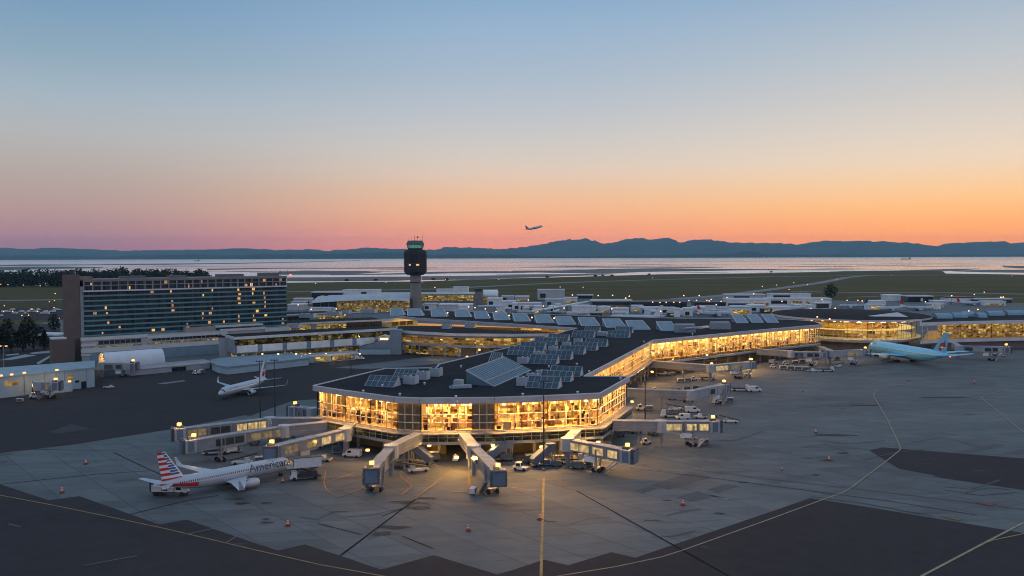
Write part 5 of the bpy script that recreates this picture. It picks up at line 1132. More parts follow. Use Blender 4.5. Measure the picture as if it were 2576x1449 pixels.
    b = MB(); n_ = 3
    for k in range(n_):
        x = 1.6 + k * .3; q = 1 - .03 * k; b.hexa([X(x, -2.1 * q, z0 - .1), X(x + .22, -2.1 * q, z0 - .1), X(x + .22, 2.1 * q, z0 - .1), X(x, 2.1 * q, z0 - .1), X(x, -2.1 * q, z1 + .35 - k * .05), X(x + .22, -2.1 * q, z1 + .35 - k * .05), X(x + .22, 2.1 * q, z1 + .35 - k * .05), X(x, 2.1 * q, z1 + .35 - k * .05)])
    b.build('folding_canopy', ACC, t, off=of)
    b = MB(); b.hexa([X(-1.2, -1.2, z1), X(.6, -1.2, z1), X(.6, .4, z1), X(-1.2, .4, z1), X(-1.1, -1.1, z1 + .8), X(.5, -1.1, z1 + .8), X(.5, .3, z1 + .8), X(-1.1, .3, z1 + .8)]); b.build('roof_machinery', ACC, cab, off=of)
    if lamp:
        q = Vector(X(lampside, 0, z1 + 1.0)); pl = MB().tube(Vector(X(lampside, 0, z1)), q, .08, 6).build('lamp_bracket', DARKM, t, off=of); MB().box(q.x - .55, q.x + .55, q.y - .4, q.y + .4, q.z - .35, q.z + .55).build('lamp_head', LAMP, pl, off=of)
        if power: lamp_light(t, q + Vector((0, -.8, .9)), power, off=of)
    # drive bogie
    q = B_.lerp(C_, bogie); b = MB()
    for s_ in (-1, 1): b.beam(q + sd * s_ * 1.9 - Vector((0, 0, 1.0)), Vector((q.x, q.y, .9)) + sd * s_ * 1.5, .45, .45)
    b.beam(Vector((q.x, q.y, q.z - h - .35)) - sd * 2.1, Vector((q.x, q.y, q.z - h - .35)) + sd * 2.1, .5, .45); b.beam(Vector((q.x, q.y, .95)) - sd * 1.8, Vector((q.x, q.y, .95)) + sd * 1.8, .7, .6)
    bg_ = b.build('drive_column', STEEL, t, off=of)
    for s_ in (-1, 1):
        for k in (-1, 1): c_ = Vector((q.x, q.y, .62)) + sd * s_ * 1.2 + fl * k * .8; MB().tube(c_ - sd * .3, c_ + sd * .3, .62, 12).build('wheel', RUB, bg_, off=of)
    if box:
        q = B_.lerp(C_, bogie - .13) - Vector((0, 0, h + 1.2)); MB().beam(q - fl * 1.5 - sd * .5, q + fl * 1.5 - sd * .5, 1.2, 1.7).build('equipment_box', WHITEP, t, off=of)
    if stair:
        q0 = C_ - fl * .6 - sd * 2.6 - Vector((0, 0, h)); q1 = Vector((q0.x, q0.y, .2)) - fl * 4.5; b = MB(); b.beam(q0, q1, 1.1, .25); b.beam(q0 + Vector((0, 0, 1)) - sd * .5, q1 + Vector((0, 0, 1)) - sd * .5, .08, .08); b.beam(q0 + Vector((0, 0, 1)) + sd * .5, q1 + Vector((0, 0, 1)) + sd * .5, .08, .08); b.build('service_stair', STEEL, t, off=of)
    return t
LIT, DIM, DK = JLIT, JDIM, JDK
jet_bridge('rear left boarding bridge with bright windows and two lamps by its cab', [(815, 1052), (678, 1052), (460, 1078)], (8.6, 8.2, 7.4), [(.02, .4, LIT), (.47, .70, DK), (.74, .95, DIM)])
jet_bridge('front left boarding bridge with dark green windows and lettered cab end', [(822, 1062), (715, 1072), (486, 1107)], (8.6, 8.2, 7.2), [(.02, .4, DIM), (.47, .78, DK)], lampside=-1.2)
jet_bridge('boarding bridge with partly lit windows leading to the striped airliner', [(884, 1066), (868, 1080), (692, 1122)], (8.8, 8.4, 7.9), [(.02, .2, LIT), (.25, .4, LIT), (.46, .62, DIM), (.70, .92, DIM)], stair=False, cab_turn=.7)
jet_bridge('bridge pointing at the viewer left of the open undercroft bay', [(1052, 1090), (984, 1122), (938, 1176)], (8.6, 8.2, 7.0), [(.05, .4, DK)], cab_turn=.2, bogie=.8)
jet_bridge('bridge pointing at the viewer right of the open undercroft bay', [(1166, 1090), (1192, 1122), (1250, 1182)], (8.6, 8.2, 7.0), [(.05, .4, DK)], cab_turn=-.2, bogie=.8)
jet_bridge('boarding bridge with bright windows right of the dark mast', [(1450, 1082), (1428, 1104), (1570, 1131)], (8.6, 8.2, 7.0), [(.06, .42, LIT), (.47, .68, LIT), (.74, .92, LIT)], bogie=.55)
jet_bridge('boarding bridge with glowing panes right of the pier corner', [(1540, 1058), (1662, 1060), (1786, 1060)], (8.6, 8.2, 7.6), [(.04, .4, LIT), (.48, .70, LIT), (.74, .94, LIT)], bogie=.62)
jet_bridge('long bridge with a dark rotunda column and plain pale outer tunnel', [(1578, 978), (1736, 984), (1818, 968)], (8.4, 8.0, 7.4), [(.50, .66, DK)], pale=True, bogie=.9)
jet_bridge('tan lit bridge under the pier bend with a blue panelled cab', [(1640, 908), (1786, 919), (1884, 911)], (8.4, 8.0, 7.4), [(.1, .4, LIT), (.48, .8, DIM)], pale=True)
jet_bridge('curved boarding bridge in the middle of the right concourse', [(1905, 878), (1988, 884), (2066, 886)], (8.4, 8.0, 7.4), [(.1, .4, DK), (.5, .9, DK)], pale=True, lamp=False)
jet_bridge('bridge docked at the nose of the turquoise airliner', [(2066, 872), (2088, 882), (2172, 881)], (8.4, 8.0, 8.0), [(.5, .8, DIM)], pale=True, stair=True)
jet_bridge('pale bridge behind the tail of the turquoise airliner', [(2400, 862), (2412, 870), (2526, 873)], (8.4, 8.0, 7.8), [(.1, .3, DK), (.55, .85, DK)], pale=True)
jet_bridge('pale short bridge between the service building and the fabric shelter', [(240, 915), (256, 914), (330, 914)], (7.0, 7.0, 6.8), [(.1, .42, DK), (.5, .75, DK)], pale=True, stair=False)
jet_bridge('stubby white bridge on the front of the service building', [(90, 958), (96, 962), (134, 962)], (7.0, 7.0, 6.8), [(.5, .9, DIM)], pale=True, bogie=.85)
jet_bridge('dark bridge end standing behind the left end of the pier', [(800, 1030), (785, 1028), (748, 1024)], (7.2, 7.2, 7.2), [(.1, .9, DK)], box=False, stair=False, power=0)

# ================================================================ ground vehicles
VW = mat('vehicle_white', (.60, .61, .63), .35, .08, .8, 0, .5); VD = mat('vehicle_dark', (.05, .052, .06), .6, .2, .8); VG = mat('vehicle_glass', (.015, .02, .025), .08, .2, 1, 0, .7); CURT = mat('cart_curtain', (.10, .11, .13), .8, .3, 1.5); VS = mat('vehicle_silver', (.36, .38, .41), .4, .1, .8, .3); VBLUE = mat('dark_blue_container', (.06, .08, .11), .5, .2, .8); HEAD = emit('headlight', (1, .85, .6), 4)
def wheels(t, xs, y, r=.36, w=.24, parent=None):
    for x in xs:
        for s_ in (-1, 1): MB().tube((x, s_ * y - w / 2, r), (x, s_ * y + w / 2, r), r, 10).build('wheel', RUB, parent or t)
def p_tug(t):
    MB().hexa([(-1.6, -.8, .35), (1.6, -.8, .35), (1.6, .8, .35), (-1.6, .8, .35), (-1.6, -.78, .95), (1.5, -.75, .85), (1.5, .75, .85), (-1.6, .78, .95)]).build('body', VW, t)
    c = MB().hexa([(-1.2, -.7, .95), (.35, -.7, .95), (.35, .7, .95), (-1.2, .7, .95), (-1.05, -.62, 1.85), (.1, -.62, 1.85), (.1, .62, 1.85), (-1.05, .62, 1.85)]).build('cab', VW, t)
    MB().poly([(.36, -.6, 1.02), (.36, .6, 1.02), (.16, .55, 1.7), (.16, -.55, 1.7)]).poly([(-.9, -.715, 1.05), (.1, -.715, 1.05), (0, -.66, 1.7), (-.85, -.66, 1.7)]).poly([(-.9, .715, 1.05), (.1, .715, 1.05), (0, .66, 1.7), (-.85, .66, 1.7)]).build('window', VG, c)
    wheels(t, (-1.05, 1.0), .72); MB().box(1.5, 1.65, -.7, .7, .4, .6).build('bumper', VD, t); MB().box(-.2, .05, -.12, .12, 1.85, 2.02).build('beacon', LAMP, t)
def p_van(t):
    rg = [[(x, -.95, z0), (x, -.98, z0 + .5), (x, -.9, z1), (x, .9, z1), (x, .98, z0 + .5), (x, .95, z0)] for x, z0, z1 in ((-2.5, .4, 2.0), (-2.4, .35, 2.1), (1.0, .35, 2.1), (1.75, .35, 1.25), (2.45, .38, 1.05), (2.5, .45, .8))]
    MB().loft(rg, 0).build('body', VW, t)
    MB().poly([(1.05, -.8, 2.0), (1.05, .8, 2.0), (1.72, .85, 1.3), (1.72, -.85, 1.3)]).build('windscreen', VG, t)
    for s_ in (-1, 1): MB().poly([(.0, s_ * .955, 1.3), (1.2, s_ * .955, 1.3), (.85, s_ * .93, 1.9), (.0, s_ * .93, 1.9)]).build('side_window', VG, t)
    wheels(t, (-1.6, 1.6), .86, .36)
    for s_ in (-1, 1): MB().box(2.46, 2.53, s_ * .6 - .15, s_ * .6 + .15, .7, .88).build('headlight', HEAD, t)
def p_pickup(t):
    MB().hexa([(-2.5, -.9, .45), (2.5, -.9, .45), (2.5, .9, .45), (-2.5, .9, .45), (-2.5, -.9, 1.0), (2.45, -.85, .95), (2.45, .85, .95), (-2.5, .9, 1.0)]).build('body', VW, t)
    c = MB().hexa([(-.6, -.85, 1.0), (1.3, -.85, .97), (1.3, .85, .97), (-.6, .85, 1.0), (-.4, -.7, 1.7), (.6, -.7, 1.7), (.6, .7, 1.7), (-.4, .7, 1.7)]).build('cab', VW, t)
    MB().poly([(1.28, -.75, 1.02), (1.28, .75, 1.02), (.64, .66, 1.64), (.64, -.66, 1.64)]).build('windscreen', VG, c); MB().box(-2.4, -.7, -.75, .75, 1.0, 1.03).build('load_bed', VD, t)
    wheels(t, (-1.6, 1.6), .82, .38)
def p_cart(t):
    MB().box(-1.5, 1.5, -.75, .75, .4, .55).build('deck', VS, t); MB().box(-1.45, 1.45, -.72, .72, .55, 1.75).build('curtain', CURT, t); MB().box(-1.55, 1.55, -.8, .8, 1.75, 1.85).build('roof', VW, t)
    b = MB(); b.box(-1.5, -1.4, -.78, .78, .55, 1.75); b.box(1.4, 1.5, -.78, .78, .55, 1.75); b.build('frame', VW, t); wheels(t, (-1.0, 1.0), .62, .26, .16); MB().beam((1.5, 0, .45), (2.4, 0, .35), .1, .1).build('drawbar', VD, t)
def p_belt(t):
    MB().hexa([(-3.2, -.9, .5), (2.6, -.9, .5), (2.6, .9, .5), (-3.2, .9, .5), (-3.2, -.9, 1.0), (2.6, -.85, .9), (2.6, .85, .9), (-3.2, .9, 1.0)]).build('chassis', VW, t)
    MB().beam((-3.6, .3, 1.2), (4.2, .3, 3.0), .9, .35).build('conveyor', VD, t); MB().hexa([(.4, -.9, .95), (2.0, -.9, .95), (2.0, -.1, .95), (.4, -.1, .95), (.5, -.85, 1.9), (1.6, -.85, 1.9), (1.6, -.15, 1.9), (.5, -.15, 1.9)]).build('cab', VW, t); wheels(t, (-2.2, 1.8), .85, .4)
    b = MB(); b.beam((-1.5, .3, .9), (-.2, .3, 1.9), .25, .15); b.beam((1.6, .3, .9), (2.2, .3, 2.3), .25, .15); b.build('lift_arm', STEEL, t)
def p_dolly(t):
    MB().box(-1.8, 1.8, -1.2, 1.2, .35, .5).build('deck', VS, t); MB().hexa([(-1.55, -1.1, .5), (1.55, -1.1, .5), (1.55, 1.1, .5), (-1.55, 1.1, .5), (-1.55, -1.1, 2.0), (1.0, -1.1, 2.1), (1.0, 1.1, 2.1), (-1.55, 1.1, 2.0)]).build('container', VBLUE, t); b = MB()
    for x in (-1.56, 1.0): b.box(x - .05, x + .05, -1.13, 1.13, .5, 2.13)
    b.build('container_frame', VS, t); wheels(t, (-1.2, 1.2), .9, .25, .2)
def p_loader(t):
    MB().box(-4, 4, -1.2, 1.2, .5, 1.1).build('chassis', VW, t); MB().box(-3.8, 2.0, -1.3, 1.3, 1.1, 1.6).build('platform', VD, t); MB().hexa([(2.2, -1.2, 1.1), (3.9, -1.2, 1.1), (3.9, .2, 1.1), (2.2, .2, 1.1), (2.3, -1.15, 2.8), (3.5, -1.15, 2.8), (3.5, .15, 2.8), (2.3, .15, 2.8)]).build('cab', VW, t)
    b = MB()
    for s_ in (-1, 1): b.beam((-3.6, s_ * 1.25, 2.5), (1.8, s_ * 1.25, 2.5), .08, .08); [b.beam((x, s_ * 1.25, 1.6), (x, s_ * 1.25, 2.5), .08, .08) for x in (-3.6, -1.8, 0, 1.8)]
    b.build('railing', STEEL, t); wheels(t, (-2.8, 2.6), 1.05, .5, .35)
def p_catering(t):
    MB().box(-4.2, 2.2, -1.15, 1.15, .6, 1.0).build('chassis', VD, t); c = MB().hexa([(2.2, -1.15, .6), (4.1, -1.15, .6), (4.1, 1.15, .6), (2.2, 1.15, .6), (2.25, -1.1, 2.4), (3.6, -1.1, 2.4), (3.6, 1.1, 2.4), (2.25, 1.1, 2.4)]).build('cab', VW, t)
    MB().poly([(4.0, -1.0, 1.4), (4.0, 1.0, 1.4), (3.68, .95, 2.25), (3.68, -.95, 2.25)]).build('windscreen', VG, c)
    bx = MB().box(-4.2, 3.0, -1.25, 1.25, 3.4, 6.0).build('raised_box', VW, t); MB().box(-4.25, 3.05, -1.3, 1.3, 6.0, 6.15).build('box_roof', VD, bx); MB().box(3.0, 4.8, -1.2, 1.2, 3.4, 3.55).build('loading_platform', VS, bx); MB().poly([(3.02, -.8, 3.6), (3.02, .8, 3.6), (3.02, .8, 5.6), (3.02, -.8, 5.6)]).build('door', VD, bx)
    b = MB()
    for s_ in (-1, 1): b.beam((-3.4, s_ * .8, 1.0), (2.0, s_ * .8, 3.4), .22, .3); b.beam((2.0, s_ * .8, 1.0), (-3.4, s_ * .8, 3.4), .22, .3)
    b.box(-3.0, 1.5, -.75, .75, 1.0, 2.2); b.build('scissor_lift', VD, t); wheels(t, (-2.6, 3.0), 1.0, .5, .35)
def p_truck(t):
    MB().box(-4.6, 3.6, -1.0, 1.0, .6, 1.0).build('chassis', VD, t); MB().hexa([(-4.6, -1.2, 1.0), (.8, -1.2, 1.0), (.8, 1.2, 1.0), (-4.6, 1.2, 1.0), (-4.6, -1.2, 2.4), (.8, -1.2, 2.1), (.8, 1.2, 2.1), (-4.6, 1.2, 2.4)]).build('equipment_body', VW, t); MB().box(-4.9, -4.5, -1.25, 1.25, 1.0, 3.4).build('rear_mast', VD, t)
    c = MB().hexa([(1.0, -1.15, 1.0), (3.8, -1.15, .9), (3.8, 1.15, .9), (1.0, 1.15, 1.0), (1.1, -1.05, 2.3), (2.6, -1.05, 2.3), (2.6, 1.05, 2.3), (1.1, 1.05, 2.3)]).build('cab', VW, t)
    MB().poly([(3.2, -1.0, 1.55), (3.2, 1.0, 1.55), (2.66, .95, 2.2), (2.66, -.95, 2.2)]).poly([(1.3, -1.14, 1.5), (2.7, -1.14, 1.5), (2.4, -1.08, 2.15), (1.35, -1.08, 2.15)]).build('window', VG, c); wheels(t, (-3.6, -2.4, 2.8), 1.0, .55, .35); MB().box(-2, -.6, -1.26, -1.2, 1.3, 2.0).build('locker_door', VD, t)
VEH = {}
KIND = {'tug': ('baggage_tug', 'tug', p_tug), 'van': ('service_van', 'van', p_van), 'pickup': ('pickup_truck', 'pickup truck', p_pickup), 'cart': ('baggage_cart', 'baggage cart', p_cart), 'belt': ('belt_loader', 'belt loader', p_belt), 'dolly': ('container_dolly', 'dolly', p_dolly), 'loader': ('cargo_loader', 'cargo loader', p_loader), 'cater': ('catering_truck', 'catering truck', p_catering), 'truck': ('service_truck', 'truck', p_truck)}
def veh(kind, label, px, py, deg, scale=1.0, group='ground vehicles on the apron'):
    nm, cat, fn = KIND[kind]; p = P(px, py, 0); p.z = .1
    if kind in VEH: return dup(VEH[kind], p, R(deg), label, group, scale)
    t = thing(nm, label, cat, p, R(deg), group); fn(t); t.scale = (scale,) * 3; VEH[kind] = t; return t
veh('truck', 'white service truck with a rear mast under the striped tail', 434, 1246, -4, 1.08)
veh('cater', 'catering truck with raised white box at the nose of the striped airliner', 768, 1206, 200)
veh('van', 'white van parked below the pier by the left bridge column', 886, 1150, 170, 1.1)
veh('tug', 'white tug standing right of the open undercroft bay', 1310, 1184, -20, 1.25)
veh('cart', 'lone dark cart on the concrete near the right-hand pointing bridge', 1190, 1244, 80, .9)
veh('belt', 'dark belt loader behind the nose of the striped airliner', 612, 1168, 12)
veh('cart', 'dark cart next to the belt loader near the striped airliner', 655, 1165, 15)
veh('loader', 'cargo loader on the concrete right of the plain pale bridge', 1862, 984, 0)
veh('van', 'white van right of the cargo loader beyond the plain pale bridge', 1898, 986, 5, 1.2)
veh('dolly', 'dark container dolly behind the plain pale bridge, left of three', 1702, 988, 20)
veh('dolly', 'dark container dolly behind the plain pale bridge, middle of three', 1728, 985, 5)
veh('dolly', 'dark container dolly behind the plain pale bridge, right of three', 1752, 982, -15)
veh('tug', 'tug between the pier corner and the dark rotunda column', 1612, 1032, 10, 1.2); veh('cart', 'cart behind the tug at the pier corner', 1632, 1033, 10)
veh('belt', 'belt loader with a raised dark cover beside the rotunda column', 1698, 1034, 200); veh('van', 'white van right of the rotunda column', 1742, 1038, 0, 1.1)
veh('van', 'white van behind the bridge with glowing panes, left of the pair', 1718, 1055, 180); veh('pickup', 'white pickup behind the bridge with glowing panes', 1762, 1053, 175); veh('belt', 'belt loader right of the glowing bridge cab', 1836, 1064, 170, .9)
veh('pickup', 'pickup below the bridge with bright windows', 1736, 1105, 165, .9)
veh('tug', 'tug under the tan lit bridge', 1745, 957, 20); veh('loader', 'cargo loader under the tan lit bridge', 1780, 956, 0); veh('cart', 'small cart right of the tan lit bridge', 1880, 950, 10)
veh('belt', 'belt loader in the lamplight below the pier bend', 1668, 944, -20); veh('cart', 'cart in the lamplight below the pier bend', 1690, 946, 20)
for k in range(4): veh('cart', 'baggage cart in the train on the right apron, %s from the left' % ('first', 'second', 'third', 'fourth')[k], 1970 + 18.5 * k, 930 + 1.2 * k, -4, 1.15, 'carts of the baggage train')
veh('pickup', 'grey pickup at the right end of the baggage train', 2044, 936, -4); veh('loader', 'loader parked right of the baggage train', 2080, 935, 8, .9); veh('belt', 'belt loader near the nose of the turquoise airliner', 2108, 924, 10, .8)
veh('tug', 'tug below the curved boarding bridge', 1975, 918, 0); veh('cart', 'cart below the curved boarding bridge', 2000, 916, 5); veh('dolly', 'dolly right of the curved boarding bridge column', 2018, 914, 0); veh('van', 'van in front of the lit right concourse', 1945, 915, 0)
veh('dolly', 'container dolly by the docked bridge of the turquoise airliner', 2105, 907, 10); veh('cart', 'cart under the docked bridge', 2060, 905, 0)
veh('tug', 'tug under the pale bridge behind the turquoise tail', 2520, 897, 0); veh('cart', 'cart under the pale bridge behind the turquoise tail', 2500, 898, 0)
veh('tug', 'white tug in front of the service building', 88, 1002, 30, 1.3); veh('cart', 'low cart on the dark apron before the service building', 50, 1012, 10, .8); veh('belt', 'belt loader with lit beacon on the dark apron', 275, 977, 5, .8)
veh('cart', 'white cart parked before the low pale shed', 505, 941, 80, 1.2); veh('tug', 'tug parked before the low pale shed', 492, 942, 20); veh('cart', 'dark cart under the service building bridge', 120, 996, 10)
veh('van', 'white van before the stair block', 905, 905, 0, 1.0); veh('loader', 'equipment loader below the left front bridge', 545, 1143, 10); veh('dolly', 'dolly under the left front bridge', 590, 1138, 10)
veh('tug', 'tug deep in the shade below the glowing bridge', 1625, 1118, 20); veh('loader', 'loader below the bridge with bright windows', 1435, 1166, 5); veh('cart', 'cart at the foot of the dark mast', 1372, 1172, 0); veh('dolly', 'dolly beside the drive wheels of the bright bridge', 1478, 1174, 0); veh('belt', 'belt loader below the left pointing bridge', 1050, 1188, 200); veh('tug', 'tug in the open undercroft bay', 1146, 1160, 90, 1.0)
cs0 = None
for lb_, px, py, dg in (('dark blue covered stair unit just left of the open undercroft bay', 1062, 1168, 150), ('covered stair unit right of the open undercroft bay', 1252, 1160, 20), ('covered stair unit left of the bright bridge rotunda', 1362, 1172, 35), ('covered stair unit under the front left bridge', 705, 1132, 15)):
    p = P(px, py, 0); p.z = .1
    if cs0 is None:
        cs0 = thing('covered_stairs', lb_, 'stair unit', p, R(dg), 'covered stair units under the pier'); MB().beam((-3.2, 0, 1.5), (2.2, 0, 4.6), 2.0, 2.2).build('stair_tunnel', CABP, cs0); MB().box(2.0, 4.6, -1.1, 1.1, 3.6, 6.0).build('landing', CABP, cs0); b = MB(); b.box(-3.4, 4.4, -1.0, 1.0, .5, .9); b.box(2.2, 2.5, -.9, -.6, .9, 3.6); b.box(4.1, 4.4, .6, .9, .9, 3.6); b.box(2.2, 2.5, .6, .9, .9, 3.6); b.box(4.1, 4.4, -.9, -.6, .9, 3.6); b.build('chassis', STEEL, cs0); wheels(cs0, (-2.6, 3.6), .9, .45, .3)
    else: dup(cs0, p, R(dg), lb_)
gp0 = None; GPU = mat('power_unit_grey', (.12, .13, .14), .6, .2, .6)
for k, (px, py, dg, lb_) in enumerate(((905, 1140, 10, 'left of the left pointing bridge column'), (1010, 1176, 30, 'beside the left pointing bridge wheels'), (1090, 1160, 0, 'left side of the open bay'), (1222, 1172, 60, 'beside the right pointing bridge wheels'), (1275, 1160, 0, 'left of the small white tug'), (1340, 1166, 10, 'left of the tall dark mast'), (1400, 1174, 0, 'right of the tall dark mast'), (1455, 1180, -10, 'below the bright bridge windows'), (1520, 1130, 20, 'behind the bright bridge'), (1560, 1098, 0, 'under the pier corner'), (1600, 1090, 0, 'below the glowing bridge walkway'), (1648, 1096, 20, 'by the glowing bridge rotunda'), (1640, 1000, 0, 'under the plain pale bridge walkway'), (1690, 1006, 10, 'left of the dark rotunda column'), (1730, 1012, 0, 'right of the dark rotunda column'), (640, 1120, 0, 'under the rear left bridge'), (830, 1112, 0, 'beside the lit bridge to the striped airliner'), (1715, 934, 0, 'under the tan lit bridge, left side'), (1830, 934, 0, 'under the tan lit bridge, right side'), (1860, 922, 0, 'before the lit concourse columns'), (1925, 905, 0, 'by the curved bridge walkway'), (2140, 900, 0, 'under the docked bridge cab'))):
    p = P(px, py, 0); p.z = .1
    if gp0 is None:
        gp0 = thing('ground_power_unit', 'squat grey power unit ' + lb_, 'power unit', p, R(dg), 'ground power units below the bridges'); MB().hexa([(-1.5, -.8, .4), (1.5, -.8, .4), (1.5, .8, .4), (-1.5, .8, .4), (-1.5, -.75, 1.7), (1.2, -.75, 1.8), (1.2, .75, 1.8), (-1.5, .75, 1.7)]).build('housing', GPU, gp0); MB().box(1.2, 1.55, -.5, .5, .7, 1.3).build('grille', VD, gp0); MB().beam((-1.5, 0, .5), (-2.6, 0, .3), .12, .12).build('drawbar', VD, gp0); wheels(gp0, (-1.0, 1.0), .7, .3, .2)
    else: dup(gp0, p, R(dg), 'squat grey power unit ' + lb_, None, 1 + .25 * (k % 3))
for a in (('tug', 'tug before the lit glass at the pier bend, nearest the dark mast', 1648, 985, 15), ('cart', 'cart between the plain pale bridge and the tan lit bridge, left one', 1712, 962, 5), ('cart', 'cart between the plain pale bridge and the tan lit bridge, right one', 1730, 961, 5), ('van', 'white van under the outer end of the tan lit bridge', 1850, 942, 0), ('dolly', 'dolly in the shade behind the curved boarding bridge', 1952, 903, 0),
    ('tug', 'tug left of the baggage train', 1945, 926, -4), ('belt', 'belt loader between the curved and docked bridges', 2048, 914, 15), ('pickup', 'grey pickup beneath the drive wheels of the docked bridge', 2150, 912, 30), ('cart', 'cart right of the plain pale bridge wheels', 1835, 1012, 10), ('tug', 'tug beneath the plain pale bridge cab', 1800, 1016, 40), ('loader', 'loader beside the two vans behind the glowing bridge', 1690, 1050, 185), ('dolly', 'dolly right of the pickup behind the glowing bridge', 1795, 1058, 0),
    ('cart', 'cart below the glowing bridge cab', 1770, 1120, 20), ('dolly', 'dolly at the corner column of the pier head', 1580, 1085, 10), ('cart', 'cart between the stair unit and the bright bridge', 1405, 1162, 0), ('dolly', 'dolly left of the white van below the pier', 850, 1140, 10), ('belt', 'belt loader under the lit bridge to the striped airliner', 790, 1128, 15), ('pickup', 'pickup behind the catering truck', 815, 1160, 160)):
    veh(*a)
flat('car_park', gz([(-260, 806), (-260, 779), (158, 773), (160, 804)]), .07, ASPH)
# parked cars left of the hotel
rr = random.Random(9); CARG = 'cars in the car park left of the hotel'
for k in range(22): veh('van' if k % 3 else 'pickup', 'tiny parked %s among the lamps left of the hotel' % ('van' if k % 3 else 'pickup'), 4 + k * 6.8 + rr.uniform(-2, 2), rr.choice((786, 790, 796, 781)), rr.choice((0, 90, 180)), 1.1, CARG)
rr = random.Random(13)
FV = iter(['left of the pair by the boxy plant building', 'right of the pair by the boxy plant building', 'left of the pair under the ramp end', 'right of the pair under the ramp end', 'before the long black hangar, left one', 'before the long black hangar, right one', 'left of three at the long white building', 'middle of three at the long white building', 'right of three at the long white building', 'behind the left rim of the oval roof', 'just left of the round dark tree foot', 'before the white rounded hangar, left one', 'before the white rounded hangar, right one', 'near the red tailed airliner', 'before the pale hangar with dark roof', 'farthest right on the back apron', 'right of the two by the hotel end', 'left of the two by the hotel end', 'below the control tower', 'before the domed hall'])
for px, py in ((1305, 790), (1330, 786), (1480, 798), (1500, 795), (1700, 792), (1716, 791), (1850, 776), (1862, 778), (1880, 774), (2045, 770), (2060, 768), (2200, 774), (2225, 776), (2350, 772), (2395, 765), (2470, 763), (760, 772), (745, 776), (1020, 772), (1255, 782)):
    veh(rr.choice(('van', 'loader', 'pickup')), 'small pale vehicle ' + next(FV), px, py, rr.choice((0, 20, 160)), 1.3, 'vehicles on the far apron')

# ================================================================ cones, masts, lamps
CO = mat('cone_orange', (.60, .09, .035), .5, .1, 1); CW = mat('cone_white_band', (.7, .68, .66), .5, .1, 1); CBASE = mat('cone_base', (.16, .05, .03), .7, .2, 1)
cone0 = None
def cone(label, px, py, s_=1.0, rz=0.0):
    global cone0
    p = P(px, py, 0); p.z = .1
    if cone0 is None:
        t = thing('traffic_cone', label, 'traffic cone', p, rz, 'orange cones on the apron')
        def oc(r, z, n=4): return [(r * math.cos(6.283 * i / n + .6), r * math.sin(6.283 * i / n + .6), z) for i in range(n)]
        MB().loft([oc(1.1, 0), oc(.95, .22)], 0).build('base', CBASE, t); c = MB().loft([oc(.55, .2, 10), oc(.16, 1.45, 10)], 0).build('cone', CO, t, True); MB().loft([oc(.385, .75, 10), oc(.29, 1.05, 10)], 0, False).build('band', CW, c); MB().tube((0, 0, 1.45), (0, 0, 1.62), .2, 8).build('lamp_top', emit('cone_lamp', (1, .08, .03), .6), t)
        cone0 = t
    else: t = dup(cone0, p, rz, label, None, s_ * .78)
    t.scale = (s_ * .78,) * 3
for a in (('bright orange cone left of the zigzag concrete edge, below the striped tail', 156, 1240), ('bright orange cone with white band in the left foreground concrete', 724, 1324), ('dark orange cone below the right pointing bridge, mid foreground', 1178, 1336), ('orange cone touching the upright yellow line', 1358, 1309), ('brown cone between the grey patches and the dark asphalt', 1718, 1272), ('flat dark cone left of the right asphalt tongue', 2085, 1159), ('small orange cone upper right of the flat dark cone', 2052, 1090), ('tiny fallen cone right of the red road line', 1966, 1183), ('tiny orange cone out on the concrete near the baggage train', 2020, 985), ('orange cone on the concrete below the turquoise airliner', 2286, 958), ('orange cone at the bend of the rightmost pale line', 2451, 964), ('grey brown cone near the long tar joint at the left', 216, 1168), ('orange cone under the engine of the striped airliner', 711, 1215), ('tiny cone below the bridge with bright windows', 1622, 1172)):
    cone(*a, s_={1966: .6, 2020: .8, 1622: .5}.get(a[1], 1.0), rz=random.random() * 3)
def mast(label, px, pt, pb, arms=True):
    q = P(px, pb, 0); zt_ = PY(px, pt, q.y).z; t = thing('floodlight_mast', label, 'mast', q, 0, 'dark masts on the apron')
    MB().tube((0, 0, 0), (0, 0, zt_), .26, 8, 0, .13).build('pole', DARKM, t); MB().tube((0, 0, 0), (0, 0, .7), .6, 8).build('base', CONW, t)
    b = MB(); b.beam((-1.1, 0, zt_ - .3), (1.1, 0, zt_ - .3), .15, .15)
    for x in (-1, 0, 1): b.box(x - .25, x + .25, -.35, .1, zt_ - .3, zt_ + .1)
    b.build('floodlight', DARKM, t)
mast('left one of the two dark masts behind the left bridges', 655, 908, 1062); mast('right one of the two dark masts behind the left bridges', 692, 905, 1064); mast('thin mast standing on the dark apron behind the pier', 883, 900, 948); mast('tall dark mast in front of the right half of the lit facade', 1368, 958, 1184); mast('dark mast beside the right end of the pier head', 1623, 945, 1064)
LG = {}
def lamp_post(label, group, px, py, h, m, r=.5):
    p = P(px, py, h); p.z = 0
    key = (h, m.name, r)
    if key in LG: return dup(LG[key], p, 0, label, group)
    t = thing('lamp_post', label, 'lamp', p, 0, group); MB().tube((0, 0, 0), (0, 0, h), .12, 6).build('pole', DARKM, t); MB().ball((0, 0, h), r, 0, 8).build('lamp_head', m, t); LG[key] = t
G1 = ('orange lamp post in the car park and road left of the hotel', 'lamps left of the hotel')
for px, py in ((45, 699), (2, 715), (59, 717), (101, 719), (139, 738.5), (137, 756), (124, 759), (136, 773.5), (11, 769), (9, 784), (32, 783), (94, 784), (55, 793.5), (72, 793), (149, 800.5), (20, 716), (80, 778)): lamp_post(*G1, px, py, 9, LAMP, .5 if py > 750 else .75)
